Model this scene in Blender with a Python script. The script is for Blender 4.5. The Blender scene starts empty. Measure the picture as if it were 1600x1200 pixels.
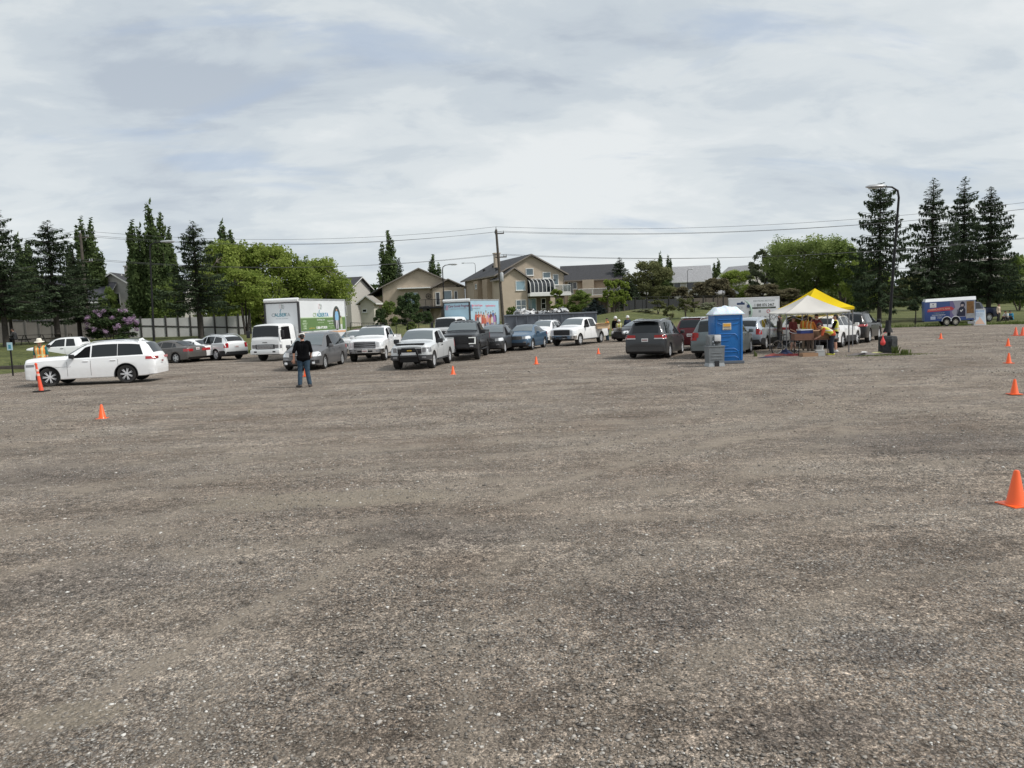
import bpy, bmesh, math, random
import numpy as np
from mathutils import Vector, Matrix
R_ = math.radians
random.seed(7); rng = np.random.default_rng(7)
scene = bpy.context.scene
COL = scene.collection

# ------------------------------------------------------------ camera
CAM_H, FPX, PITCH, ROLL = 2.36, 1156.0, R_(5.43), R_(2.1)
def _basis():
    f = Vector((0, math.cos(PITCH), -math.sin(PITCH)))
    r0 = Vector((1, 0, 0)); u0 = Vector((0, math.sin(PITCH), math.cos(PITCH)))
    return r0*math.cos(ROLL) - u0*math.sin(ROLL), r0*math.sin(ROLL) + u0*math.cos(ROLL), f
CR, CU, CF = _basis()
cam_data = bpy.data.cameras.new('camera'); cam = bpy.data.objects.new('camera', cam_data)
COL.objects.link(cam)
cam_data.sensor_width = 36.0; cam_data.lens = FPX/1600*36.0
cam_data.clip_start = 0.1; cam_data.clip_end = 3000
M = Matrix((( CR.x, CU.x, -CF.x, 0), (CR.y, CU.y, -CF.y, 0), (CR.z, CU.z, -CF.z, CAM_H), (0, 0, 0, 1)))
cam.matrix_world = M
scene.camera = cam
scene.cycles.diffuse_bounces = 6; scene.cycles.transmission_bounces = 8

# ------------------------------------------------------------ sun, sky, exposure
SUN_EL, SUN_AZ = R_(48), R_(108)       # azimuth from +Y (view direction) towards +X (right)
sd = bpy.data.lights.new('sun', 'SUN'); sun = bpy.data.objects.new('sun', sd); COL.objects.link(sun)
sd.energy = 2.5; sd.angle = R_(9); sd.color = (1.0, 0.965, 0.91)
sdir = Vector((math.sin(SUN_AZ)*math.cos(SUN_EL), math.cos(SUN_AZ)*math.cos(SUN_EL), math.sin(SUN_EL)))
sun.rotation_euler = sdir.to_track_quat('Z', 'Y').to_euler()
sun.location = (0, 0, 60)
scene.view_settings.view_transform = 'Standard'; scene.view_settings.look = 'None'
scene.view_settings.exposure = 0.25; scene.view_settings.gamma = 1.0
scene.view_settings.use_curve_mapping = False

world = bpy.data.worlds.new('World'); scene.world = world; world.use_nodes = True
def build_world():
    nt = world.node_tree; N = nt.nodes; Lk = nt.links; N.clear()
    out = N.new('ShaderNodeOutputWorld'); bg = N.new('ShaderNodeBackground'); bg.inputs['Strength'].default_value = 0.1
    Lk.new(bg.outputs[0], out.inputs[0])
    sky = N.new('ShaderNodeTexSky'); sky.sky_type = 'NISHITA'; sky.sun_disc = False
    sky.sun_elevation = SUN_EL; sky.sun_rotation = SUN_AZ; sky.air_density = 1.0; sky.dust_density = 1.5
    tc = N.new('ShaderNodeTexCoord'); sep = N.new('ShaderNodeSeparateXYZ'); Lk.new(tc.outputs['Generated'], sep.inputs[0])
    def math_(op, a, b=None, c=None):
        m = N.new('ShaderNodeMath'); m.operation = op
        for i, v in enumerate((a, b, c)):
            if v is None: continue
            if isinstance(v, (int, float)): m.inputs[i].default_value = v
            else: Lk.new(v, m.inputs[i])
        return m.outputs[0]
    zz = math_('ADD', math_('MAXIMUM', sep.outputs[2], 0.0), 0.30)
    px = math_('DIVIDE', sep.outputs[0], zz); py = math_('DIVIDE', sep.outputs[1], zz)
    cmb = N.new('ShaderNodeCombineXYZ'); Lk.new(px, cmb.inputs[0]); Lk.new(py, cmb.inputs[1]); cmb.inputs[2].default_value = 3.7
    def noise(scale, detail, rough, dist, off, stretch=(1, 1, 1), rot=0.0):
        mp = N.new('ShaderNodeMapping'); mp.inputs['Location'].default_value = off; mp.inputs['Scale'].default_value = stretch
        mp.inputs['Rotation'].default_value = (0, 0, rot)
        Lk.new(cmb.outputs[0], mp.inputs[0])
        n = N.new('ShaderNodeTexNoise'); n.inputs['Scale'].default_value = scale; n.inputs['Detail'].default_value = detail
        n.inputs['Roughness'].default_value = rough; n.inputs['Distortion'].default_value = dist
        Lk.new(mp.outputs[0], n.inputs['Vector']); return n.outputs[0]
    def ramp(fac, stops):
        r = N.new('ShaderNodeValToRGB'); Lk.new(fac, r.inputs[0]); e = r.color_ramp.elements
        while len(e) < len(stops): e.new(0.5)
        for el, (p, c) in zip(e, stops): el.position = p; el.color = (*c, 1)
        r.color_ramp.interpolation = 'EASE'
        return r.outputs[0]
    def mix(f, a, b, mode='MIX'):
        m = N.new('ShaderNodeMix'); m.data_type = 'RGBA'; m.blend_type = mode
        if isinstance(f, (int, float)): m.inputs[0].default_value = f
        else: Lk.new(f, m.inputs[0])
        for i, v in ((6, a), (7, b)):
            if isinstance(v, tuple): m.inputs[i].default_value = (*v, 1)
            else: Lk.new(v, m.inputs[i])
        return m.outputs[2]
    big = noise(1.15, 4, 0.42, 0.25, (4.3, 2.2, 0), (1.0, 1.25, 1), R_(-28))
    med = noise(3.4, 9, 0.58, 0.3, (1.0, 7.0, 0), (0.8, 1.35, 1), R_(-28))
    cloud = math_('ADD', math_('MULTIPLY', big, 0.52), math_('MULTIPLY', med, 0.48))
    c1 = ramp(cloud, [(0.37, (4.1, 4.6, 5.2)), (0.45, (5.1, 5.6, 6.0)), (0.51, (6.0, 6.4, 6.6)), (0.60, (7.0, 7.25, 7.3))])
    # a brighter band low over the far horizon, with thin blue-grey gaps
    hz = math_('SUBTRACT', 1.0, math_('MULTIPLY', math_('MAXIMUM', sep.outputs[2], 0.0), 3.2))
    hz = math_('MAXIMUM', hz, 0.0)
    c2 = mix(math_('MULTIPLY', hz, 0.30), c1, (7.0, 7.35, 7.55))
    gap = noise(2.2, 6, 0.55, 0.6, (9.1, 3.3, 0), (0.6, 1.7, 1), R_(-10))
    gm = ramp(gap, [(0.0, (0, 0, 0)), (0.56, (0, 0, 0)), (0.70, (1, 1, 1)), (1.0, (1, 1, 1))])
    g1 = N.new('ShaderNodeSeparateColor'); Lk.new(gm, g1.inputs[0])
    skymul = mix(1.0, sky.outputs[0], (1.0, 1.0, 1.0), 'MULTIPLY')
    blue = mix(0.82, skymul, (4.1, 4.9, 6.2))
    c3 = mix(math_('MULTIPLY', g1.outputs[0], 0.55), c2, blue)
    c4 = mix(0.06, c3, skymul)
    Lk.new(c4, bg.inputs['Color'])
build_world()

# ------------------------------------------------------------ pixel helpers (photograph coordinates, 1600x1200)
def ray(px, py):
    return (CF + CR*((px-800)/FPX) + CU*((600-py)/FPX))
def gnd(px, py, z=0.0):
    d = ray(px, py); t = (z - CAM_H)/d.z
    return Vector((d.x*t, d.y*t, z))
def atd(px, py, Y):
    d = ray(px, py); t = Y/d.y
    return Vector((d.x*t, Y, CAM_H + d.z*t))
def hor(px): return 490 - 0.0367*(px-800)

# ------------------------------------------------------------ terrain
def ss(t): t = np.clip(t, 0, 1); return t*t*(3-2*t)
_bx  = [-60, -48, -43, -38, -34, -26, -14, -4, 6, 12, 24, 36, 60, 90]
_edge = [40, 41.5, 46, 54, 57, 59, 66, 71, 70, 66, 68, 64, 61, 61]
_rise = [1.35, 1.35, 1.35, 1.35, 1.3, 1.25, 1.3, 1.5, 1.6, 2.3, 2.1, 0.9, 0.75, 0.75]
_len  = [17, 17, 14, 13, 13, 14, 20, 24, 26, 30, 40, 70, 80, 80]
def terr(x, y):
    a = np.asarray(x, float)*70.0/np.maximum(np.asarray(y, float), 30.0)
    e = np.interp(a, _bx, _edge); r = np.interp(a, _bx, _rise); l = np.interp(a, _bx, _len)
    yy = np.asarray(y, float)
    return -0.06 + (r+0.06)*ss((yy-e+1.5)/l) + 2.2*ss((yy-150)/300.0)

# ------------------------------------------------------------ tags, things, meshes
def tag(o, label=None, cat=None, group=None, kind=None):
    if label: o['label'] = label
    if cat: o['category'] = cat
    if group: o['group'] = group
    if kind: o['kind'] = kind
    return o
def thing(name, label, cat, group=None, loc=(0, 0, 0), rz=0.0):
    o = bpy.data.objects.new(name, None); o.empty_display_size = 0.3
    COL.objects.link(o); o.location = loc; o.rotation_euler = (0, 0, rz)
    return tag(o, label, cat, group)
def link(name, me, parent=None):
    o = bpy.data.objects.new(name, me); COL.objects.link(o)
    if parent is not None: o.parent = parent
    return o
def copy_tree(o, parent=None):
    c = o.copy(); COL.objects.link(c)
    if parent is not None: c.parent = parent
    for ch in [x for x in COL.objects if x.parent == o]:
        copy_tree(ch, c)
    return c

class MB:
    """collects shapes into one mesh"""
    def __init__(s): s.v = []; s.f = []; s.m = []
    def add(s, verts, faces, mi=0):
        n = len(s.v); s.v.extend([tuple(p) for p in verts])
        s.f.extend([tuple(i+n for i in f) for f in faces]); s.m.extend([mi]*len(faces)); return s
    def box(s, x0, x1, y0, y1, z0, z1, b=0.0, mi=0, mat=None):
        if x1 < x0: x0, x1 = x1, x0
        if y1 < y0: y0, y1 = y1, y0
        if z1 < z0: z0, z1 = z1, z0
        b = min(b, (x1-x0)*.45, (y1-y0)*.45, (z1-z0)*.45)
        if b <= 0:
            V = [(x, y, z) for z in (z0, z1) for (x, y) in ((x0, y0), (x1, y0), (x1, y1), (x0, y1))]
            F = [(3, 2, 1, 0), (4, 5, 6, 7), (0, 1, 5, 4), (1, 2, 6, 5), (2, 3, 7, 6), (3, 0, 4, 7)]
        else:
            bm = bmesh.new(); bmesh.ops.create_cube(bm, size=1.0)
            for v in bm.verts: v.co = Vector(((x0+x1)/2+v.co.x*(x1-x0), (y0+y1)/2+v.co.y*(y1-y0), (z0+z1)/2+v.co.z*(z1-z0)))
            bmesh.ops.bevel(bm, geom=bm.edges[:], offset=b, segments=2, affect='EDGES', profile=0.6)
            bm.verts.index_update(); V = [v.co[:] for v in bm.verts]; F = [tuple(v.index for v in f.verts) for f in bm.faces]; bm.free()
        if mat is not None: V = [mat @ Vector(p) for p in V]
        return s.add(V, F, mi)
    def tube(s, pts, r, n=8, mi=0, cap=True):
        pts = [Vector(p) for p in pts]; rs = r if isinstance(r, (list, tuple)) else [r]*len(pts)
        V = []; ref = None
        for i, p in enumerate(pts):
            t = (pts[min(i+1, len(pts)-1)] - pts[max(i-1, 0)])
            if t.length < 1e-9: t = Vector((0, 0, 1))
            t.normalize()
            if ref is None: ref = Vector((0, 0, 1)) if abs(t.z) < .9 else Vector((1, 0, 0))
            a = t.cross(ref).normalized(); b = t.cross(a).normalized(); ref = a.cross(t)
            for k in range(n):
                an = 2*math.pi*k/n; V.append(p + (a*math.cos(an)+b*math.sin(an))*rs[i])
        F = []
        for i in range(len(pts)-1):
            for k in range(n):
                k2 = (k+1) % n; F.append((i*n+k, i*n+k2, (i+1)*n+k2, (i+1)*n+k))
        if cap: F.append(tuple(range(n-1, -1, -1))); F.append(tuple((len(pts)-1)*n+k for k in range(n)))
        return s.add(V, F, mi)
    def lathe(s, prof, n=24, mi=0, mat=None, sx=1.0, sy=1.0):
        V = []; F = []
        for (r, z) in prof:
            for k in range(n):
                a = 2*math.pi*k/n; V.append((r*math.cos(a)*sx, r*math.sin(a)*sy, z))
        for i in range(len(prof)-1):
            for k in range(n):
                k2 = (k+1) % n; F.append((i*n+k, i*n+k2, (i+1)*n+k2, (i+1)*n+k))
        F.append(tuple(range(n-1, -1, -1))); F.append(tuple((len(prof)-1)*n+k for k in range(n)))
        if mat is not None: V = [mat @ Vector(p) for p in V]
        return s.add(V, F, mi)
    def prism(s, poly, d, mi=0, mat=None):
        """poly: points (x,z) extruded along y from 0 to d"""
        n = len(poly); V = [(x, 0, z) for x, z in poly] + [(x, d, z) for x, z in poly]
        F = [tuple(range(n)), tuple(range(2*n-1, n-1, -1))] + [(i, i+n, (i+1) % n+n, (i+1) % n) for i in range(n)]
        if mat is not None: V = [mat @ Vector(p) for p in V]
        return s.add(V, F, mi)
    def mesh(s, name, mats, smooth=None):
        me = bpy.data.meshes.new(name); me.from_pydata(s.v, [], s.f)
        if not isinstance(mats, (list, tuple)): mats = [mats]
        for m in mats: me.materials.append(m)
        me.polygons.foreach_set('material_index', s.m)
        bm = bmesh.new(); bm.from_mesh(me); bmesh.ops.recalc_face_normals(bm, faces=bm.faces); bm.to_mesh(me); bm.free()
        if smooth:
            me.polygons.foreach_set('use_smooth', [True]*len(me.polygons))
            me.set_sharp_from_angle(angle=R_(smooth))
        me.update(); return me
    def build(s, name, mats, parent=None, smooth=None):
        return link(name, s.mesh(name, mats, smooth), parent)

def np_mesh(name, V, F, mats, midx=None, smooth=False):
    """V (n,3) float, F (m,k) int"""
    me = bpy.data.meshes.new(name); V = np.asarray(V, np.float32); F = np.asarray(F, np.int32)
    me.vertices.add(len(V)); me.vertices.foreach_set('co', V.ravel())
    me.loops.add(F.size); me.loops.foreach_set('vertex_index', F.ravel())
    me.polygons.add(len(F)); me.polygons.foreach_set('loop_start', np.arange(0, F.size, F.shape[1], dtype=np.int32))
    if not isinstance(mats, (list, tuple)): mats = [mats]
    for m in mats: me.materials.append(m)
    if midx is not None: me.polygons.foreach_set('material_index', np.asarray(midx, np.int32))
    if smooth: me.polygons.foreach_set('use_smooth', np.ones(len(F), bool))
    me.update(calc_edges=True); me.validate(); return me
def quads(C, U, W):
    """leaf-like quads: centre C, half axes U and W"""
    V = np.stack([C-U, C-W*0.8, C+U, C+W*0.8], 1).reshape(-1, 3)
    F = np.arange(len(V)).reshape(-1, 4); return V, F

# ------------------------------------------------------------ materials
def mat(name, col, rough=0.6, metal=0.0, coat=0.0, spec=0.5, var=0.0, vscale=3.0, bump=0.0, bscale=40.0, emis=None, trans=0.0, dirt=0.0, alpha=1.0):
    m = bpy.data.materials.get(name)
    if m: return m
    m = bpy.data.materials.new(name); m.use_nodes = True; nt = m.node_tree; N = nt.nodes; Lk = nt.links
    b = N['Principled BSDF']; b.inputs['Base Color'].default_value = (*col, 1); b.inputs['Roughness'].default_value = rough
    b.inputs['Metallic'].default_value = metal; b.inputs['Coat Weight'].default_value = coat; b.inputs['Coat Roughness'].default_value = 0.06
    b.inputs['Specular IOR Level'].default_value = spec
    if alpha < 1: b.inputs['Alpha'].default_value = alpha
    if trans: b.inputs['Transmission Weight'].default_value = trans
    tc = N.new('ShaderNodeTexCoord')
    if var > 0:
        n = N.new('ShaderNodeTexNoise'); n.inputs['Scale'].default_value = vscale; n.inputs['Detail'].default_value = 6
        Lk.new(tc.outputs['Object'], n.inputs['Vector'])
        r = N.new('ShaderNodeValToRGB'); e = r.color_ramp.elements; e[0].position = .3; e[1].position = .7
        e[0].color = (*[c*(1-var) for c in col], 1); e[1].color = (*[min(1, c*(1+var)) for c in col], 1)
        Lk.new(n.outputs[0], r.inputs[0]); Lk.new(r.outputs[0], b.inputs['Base Color'])
    if dirt > 0:   # road dust thrown up on the lower flanks and sills
        sp = N.new('ShaderNodeSeparateXYZ'); Lk.new(tc.outputs['Object'], sp.inputs[0])
        n = N.new('ShaderNodeTexNoise'); n.inputs['Scale'].default_value = 5; n.inputs['Detail'].default_value = 8
        Lk.new(tc.outputs['Object'], n.inputs['Vector'])
        mr = N.new('ShaderNodeMapRange'); mr.inputs[1].default_value = 0.85; mr.inputs[2].default_value = 0.25; mr.inputs[3].default_value = 0; mr.inputs[4].default_value = dirt
        Lk.new(sp.outputs[2], mr.inputs[0])
        mu = N.new('ShaderNodeMath'); mu.operation = 'MULTIPLY'; Lk.new(mr.outputs[0], mu.inputs[0]); Lk.new(n.outputs[0], mu.inputs[1])
        mx = N.new('ShaderNodeMix'); mx.data_type = 'RGBA'; Lk.new(mu.outputs[0], mx.inputs[0])
        mx.inputs[6].default_value = (*col, 1); mx.inputs[7].default_value = (.20, .17, .14, 1)
        Lk.new(mx.outputs[2], b.inputs['Base Color'])
    if bump > 0:
        n = N.new('ShaderNodeTexNoise'); n.inputs['Scale'].default_value = bscale; n.inputs['Detail'].default_value = 5
        Lk.new(tc.outputs['Object'], n.inputs['Vector'])
        bp = N.new('ShaderNodeBump'); bp.inputs['Strength'].default_value = bump; bp.inputs['Distance'].default_value = 0.02
        Lk.new(n.outputs[0], bp.inputs['Height']); Lk.new(bp.outputs[0], b.inputs['Normal'])
    return m
def leaf_mat(name, c0, c1, transl=0.35, tc=None):
    m = bpy.data.materials.new(name); m.use_nodes = True; nt = m.node_tree; N = nt.nodes; Lk = nt.links; N.clear()
    out = N.new('ShaderNodeOutputMaterial'); d = N.new('ShaderNodeBsdfDiffuse'); t = N.new('ShaderNodeBsdfTranslucent'); mx = N.new('ShaderNodeMixShader')
    geo = N.new('ShaderNodeNewGeometry'); tcn = N.new('ShaderNodeTexCoord')
    n = N.new('ShaderNodeTexNoise'); n.inputs['Scale'].default_value = 0.55; n.inputs['Detail'].default_value = 3
    Lk.new(tcn.outputs['Object'], n.inputs['Vector'])
    ad = N.new('ShaderNodeMath'); ad.operation = 'MULTIPLY_ADD'; Lk.new(geo.outputs['Random Per Island'], ad.inputs[0]); ad.inputs[1].default_value = 0.55
    sb = N.new('ShaderNodeMath'); sb.operation = 'MULTIPLY_ADD'; Lk.new(n.outputs[0], sb.inputs[0]); sb.inputs[1].default_value = 1.6; sb.inputs[2].default_value = -0.58
    Lk.new(sb.outputs[0], ad.inputs[2])
    r = N.new('ShaderNodeValToRGB'); e = r.color_ramp.elements; e[0].position = .05; e[1].position = .95
    e[0].color = (*c0, 1); e[1].color = (*c1, 1); Lk.new(ad.outputs[0], r.inputs[0])
    Lk.new(r.outputs[0], d.inputs[0]); Lk.new(r.outputs[0], t.inputs[0]); mx.inputs[0].default_value = transl
    Lk.new(d.outputs[0], mx.inputs[1]); Lk.new(t.outputs[0], mx.inputs[2]); Lk.new(mx.outputs[0], out.inputs[0])
    return m

BLACKP = mat('black plastic', (.018, .018, .02), .55)
DARKP = mat('dark grey plastic', (.05, .05, .053), .6)
RUBBER = mat('tyre rubber', (.022, .021, .02), .85, bump=.2, bscale=60, var=.2)
GLASS = mat('car glass', (.012, .015, .017), .04, spec=.5)
GLASSL = mat('windscreen glass', (.10, .12, .125), .04, spec=1.0, coat=1.0)
CHROME = mat('chrome', (.75, .76, .78), .15, metal=1.0)
ALLOY = mat('alloy rim', (.66, .67, .69), .35, metal=.35)
ALLOYD = mat('dark alloy', (.07, .07, .075), .35, metal=.6)
LENS = mat('clear lamp lens', (.72, .74, .76), .08, coat=1.0, spec=.9)
LENSD = mat('smoked lamp lens', (.22, .22, .23), .08, coat=1.0)
REDL = mat('red lamp lens', (.42, .018, .022), .12, coat=1.0)
PLATE = mat('licence plate', (.75, .75, .74), .5)
AMBER = mat('amber lens', (.7, .25, .03), .2, coat=.6)
STEEL = mat('galvanised steel', (.40, .41, .42), .45, metal=.3, var=.15)
BLKMET = mat('black painted metal', (.012, .012, .013), .6, spec=.3)
def paint(name, c, metal=0.0, rough=.38, dirt=.5):
    dark = max(c) < .2
    return mat('paint '+name, c, rough, metal=metal, coat=.4 if dark else .9, spec=.25 if dark else .5, dirt=dirt*(.55 if dark else 1))
# ------------------------------------------------------------ ground
def grass_mat():
    m = bpy.data.materials.new('mown grass'); m.use_nodes = True; N = m.node_tree.nodes; Lk = m.node_tree.links
    b = N['Principled BSDF']; b.inputs['Roughness'].default_value = .9; b.inputs['Specular IOR Level'].default_value = .15
    tc = N.new('ShaderNodeTexCoord')
    def noise(s, d=5):
        n = N.new('ShaderNodeTexNoise'); n.inputs['Scale'].default_value = s; n.inputs['Detail'].default_value = d; n.inputs['Roughness'].default_value = .65
        Lk.new(tc.outputs['Object'], n.inputs['Vector']); return n.outputs[0]
    r = N.new('ShaderNodeValToRGB'); e = r.color_ramp.elements
    e[0].position = .32; e[0].color = (.07, .085, .036, 1); e[1].position = .72; e[1].color = (.19, .175, .09, 1)
    x = e.new(.52); x.color = (.115, .13, .055, 1)
    Lk.new(noise(.16, 8), r.inputs[0])
    r2 = N.new('ShaderNodeValToRGB'); r2.color_ramp.elements[0].color = (.55, .55, .55, 1); r2.color_ramp.elements[1].color = (1.5, 1.45, 1.3, 1)
    r2.color_ramp.elements[0].position = .3; r2.color_ramp.elements[1].position = .7
    Lk.new(noise(3.5, 9), r2.inputs[0])
    mx = N.new('ShaderNodeMix'); mx.data_type = 'RGBA'; mx.blend_type = 'MULTIPLY'; mx.inputs[0].default_value = 1
    Lk.new(r.outputs[0], mx.inputs[6]); Lk.new(r2.outputs[0], mx.inputs[7]); Lk.new(mx.outputs[2], b.inputs['Base Color'])
    bp = N.new('ShaderNodeBump'); bp.inputs['Distance'].default_value = .12; bp.inputs['Strength'].default_value = .8
    Lk.new(noise(9, 6), bp.inputs['Height']); Lk.new(bp.outputs[0], b.inputs['Normal'])
    return m
GRASS = grass_mat()
xs = np.concatenate([np.linspace(-900, -130, 14), np.linspace(-120, 120, 161), np.linspace(130, 900, 14)])
ys = np.concatenate([[-60, 0, 20, 38], np.linspace(42, 150, 109), np.linspace(155, 1500, 40)])
X, Y = np.meshgrid(xs, ys); Z = terr(X, Y) + 0.05*np.sin(X*.41+Y*.23)*np.sin(Y*.37)*(Y > 60)
V = np.stack([X.ravel(), Y.ravel(), Z.ravel()], 1); nx = len(xs)
ii = (np.arange(len(ys)-1)[:, None]*nx + np.arange(nx-1)[None, :]).ravel()
F = np.stack([ii, ii+1, ii+nx+1, ii+nx], 1)
tag(link('grass_field', np_mesh('grass_field', V, F, GRASS, smooth=True)), kind='structure')

def _circ(a, b, c):
    a, b, c = gnd(*a), gnd(*b), gnd(*c); d = 2*(a.x*(b.y-c.y)+b.x*(c.y-a.y)+c.x*(a.y-b.y)); A, B, C_ = a.length_squared, b.length_squared, c.length_squared
    ux = (A*(b.y-c.y)+B*(c.y-a.y)+C_*(a.y-b.y))/d; uy = (A*(c.x-b.x)+B*(a.x-c.x)+C_*(b.x-a.x))/d; return ux, uy, math.hypot(a.x-ux, a.y-uy)
TRACKS = [(*_circ(*q), w, s) for q, w, s in ((((60, 1140), (330, 990), (620, 850)), .19, 1.0), (((0, 860), (700, 800), (1500, 745)), .35, .6), (((0, 745), (600, 715), (1200, 640)), .40, .7), (((200, 690), (900, 672), (1560, 600)), .45, .6),
          (((700, 1190), (1020, 950), (1600, 830)), .28, .45), (((980, 592), (1250, 640), (1120, 720)), .35, .7), (((0, 640), (500, 632), (1100, 585)), .5, .7), (((500, 1190), (640, 900), (1200, 700)), .28, .4))]
PATCHES = [(*gnd(1070, 955).xy, 1.0, .62, 1), (*gnd(1400, 1010).xy, .6, .35, 1), (*gnd(700, 830).xy, 1.5, .9, 1), (*gnd(160, 900).xy, 1.2, .7, 1), (*gnd(120, 1115).xy, .42, .2, 0), (*gnd(1280, 1140).xy, .7, .25, 1), (*gnd(520, 780).xy, 1.8, .5, 0), (*gnd(1500, 690).xy, 3.0, 1.5, 1), (*gnd(60, 740).xy, 2.0, 1.2, 1)]
def gravel_mat():
    m = bpy.data.materials.new('dusty gravel'); m.use_nodes = True; N = m.node_tree.nodes; Lk = m.node_tree.links
    b = N['Principled BSDF']; b.inputs['Roughness'].default_value = .92; b.inputs['Specular IOR Level'].default_value = .2
    tc = N.new('ShaderNodeTexCoord')
    def noise(s, d=4, rough=.5, sc=(1, 1, 1), rot=0.0, dist=0.0, loc=(0, 0, 0)):
        mp = N.new('ShaderNodeMapping'); mp.inputs['Scale'].default_value = sc; mp.inputs['Rotation'].default_value = (0, 0, rot); mp.inputs['Location'].default_value = loc
        Lk.new(tc.outputs['Object'], mp.inputs[0])
        n = N.new('ShaderNodeTexNoise'); n.inputs['Scale'].default_value = s; n.inputs['Detail'].default_value = d
        n.inputs['Roughness'].default_value = rough; n.inputs['Distortion'].default_value = dist
        Lk.new(mp.outputs[0], n.inputs['Vector']); return n.outputs[0]
    def vor(s, feat='F1', rnd=1.0):
        v = N.new('ShaderNodeTexVoronoi'); v.feature = feat; v.inputs['Scale'].default_value = s; v.inputs['Randomness'].default_value = rnd
        Lk.new(tc.outputs['Object'], v.inputs['Vector']); return v
    def ramp(f, stops, interp='LINEAR'):
        r = N.new('ShaderNodeValToRGB'); r.color_ramp.interpolation = interp; e = r.color_ramp.elements
        while len(e) < len(stops): e.new(.5)
        for el, (p, c) in zip(e, stops): el.position = p; el.color = (*(c if isinstance(c, tuple) else (c, c, c)), 1)
        Lk.new(f, r.inputs[0]); return r.outputs[0]
    def mix(f, a, b_, mode='MIX'):
        x = N.new('ShaderNodeMix'); x.data_type = 'RGBA'; x.blend_type = mode
        for i, v in ((0, f), (6, a), (7, b_)):
            if isinstance(v, (int, float)): x.inputs[i].default_value = v
            elif isinstance(v, tuple): x.inputs[i].default_value = (*v, 1)
            else: Lk.new(v, x.inputs[i])
        return x.outputs[2]
    # dusty soil, brown-grey, with broad patches and wheel-worn streaks running across the lot
    soil = ramp(noise(.33, 7, .55, (1, 1.6, 1), R_(8)), [(.3, (.142, .112, .088)), (.5, (.200, .165, .133)), (.72, (.262, .225, .186))])
    streak = ramp(noise(1.0, 6, .6, (.10, 1.15, 1), R_(9), .5), [(.34, .80), (.5, 1.0), (.68, 1.15)])
    c = mix(1.0, soil, streak, 'MULTIPLY')
    str2 = ramp(noise(1.0, 5, .55, (.16, 2.3, 1), R_(-22), .35, (3, 8, 0)), [(.36, .88), (.52, 1.0), (.70, 1.08)])
    c = mix(.8, c, str2, 'MULTIPLY')
    str3 = ramp(noise(1.0, 6, .6, (.35, 5.0, 1), R_(4), .4, (9, 2, 0)), [(.34, .86), (.5, 1.0), (.68, 1.1)])
    c = mix(.75, c, str3, 'MULTIPLY')
    # fine grit everywhere
    gr = ramp(noise(70, 3, .7), [(.3, .62), (.5, 1.0), (.72, 1.38)])
    c = mix(.9, c, gr, 'MULTIPLY')
    # clods, pebbles and hoof-sized lumps: contrast at every scale from a few centimetres up
    for fr, lo_, hi_, l_ in ((.9, .94, 1.06, (1, 1, 0)), (2.6, .90, 1.10, (4, 2, 0)), (7.5, .85, 1.16, (8, 3, 0)), (22, .78, 1.27, (3, 5, 0)), (55, .68, 1.40, (2, 7, 0)), (120, .68, 1.36, (6, 6, 0))):
        c = mix(1.0, c, ramp(noise(fr, 2, .6, loc=l_), [(.30, lo_*lo_), (.42, lo_), (.5, 1.0), (.58, hi_), (.70, hi_*hi_)]), 'MULTIPLY')
    # loose stones of two sizes, denser in patches
    patch = ramp(noise(.62, 6, .6, (.7, 1.3, 1), R_(12), .3, (5, 1, 0)), [(.36, 0.06), (.5, .55), (.64, 1.0)])
    for sc, lim, amt in ((34, .34, 1.0), (62, .40, .9), (16, .28, .5)):
        v = vor(sc)
        sep = N.new('ShaderNodeSeparateColor'); Lk.new(v.outputs['Color'], sep.inputs[0])
        inside = ramp(v.outputs['Distance'], [(0.0, 1.0), (lim, 1.0), (lim+.1, 0.0), (1.0, 0.0)])
        pick = ramp(sep.outputs[1], [(0.0, 0.0), (.55 if sc > 20 else .93, 0.0), (.60 if sc > 20 else .95, 1.0), (1, 1)])
        col = ramp(sep.outputs[0], [(0, (.085, .08, .078)), (.25, (.16, .15, .14)), (.62, (.27, .25, .225)), (.86, (.38, .36, .33)), (1, (.58, .56, .52))])
        k = mix(1.0, inside, pick, 'MULTIPLY'); k = mix(1.0, k, patch, 'MULTIPLY')
        k2 = N.new('ShaderNodeMath'); k2.operation = 'MULTIPLY'; Lk.new(k, k2.inputs[0]); k2.inputs[1].default_value = amt
        c = mix(k2.outputs[0], c, col)
    # wheel tracks and bare or coarse patches left by traffic
    sepp = N.new('ShaderNodeSeparateXYZ'); Lk.new(tc.outputs['Object'], sepp.inputs[0])
    def mt(op, a, b2=None, c2=None):
        q = N.new('ShaderNodeMath'); q.operation = op
        for i, v in enumerate((a, b2, c2)):
            if v is None: continue
            if isinstance(v, (int, float)): q.inputs[i].default_value = v
            else: Lk.new(v, q.inputs[i])
        return q.outputs[0]
    def rad(cx, cy, ex=1.0, ey=1.0):
        dx = mt('DIVIDE', mt('SUBTRACT', sepp.outputs[0], cx), ex); dy = mt('DIVIDE', mt('SUBTRACT', sepp.outputs[1], cy), ey)
        return mt('SQRT', mt('ADD', mt('MULTIPLY', dx, dx), mt('MULTIPLY', dy, dy)))
    wob = noise(.8, 5, .6, loc=(1, 9, 0)); brk = ramp(noise(1.1, 6, .7, loc=(7, 2, 0)), [(.38, 0.0), (.6, 1.0)])
    total = None
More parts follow.
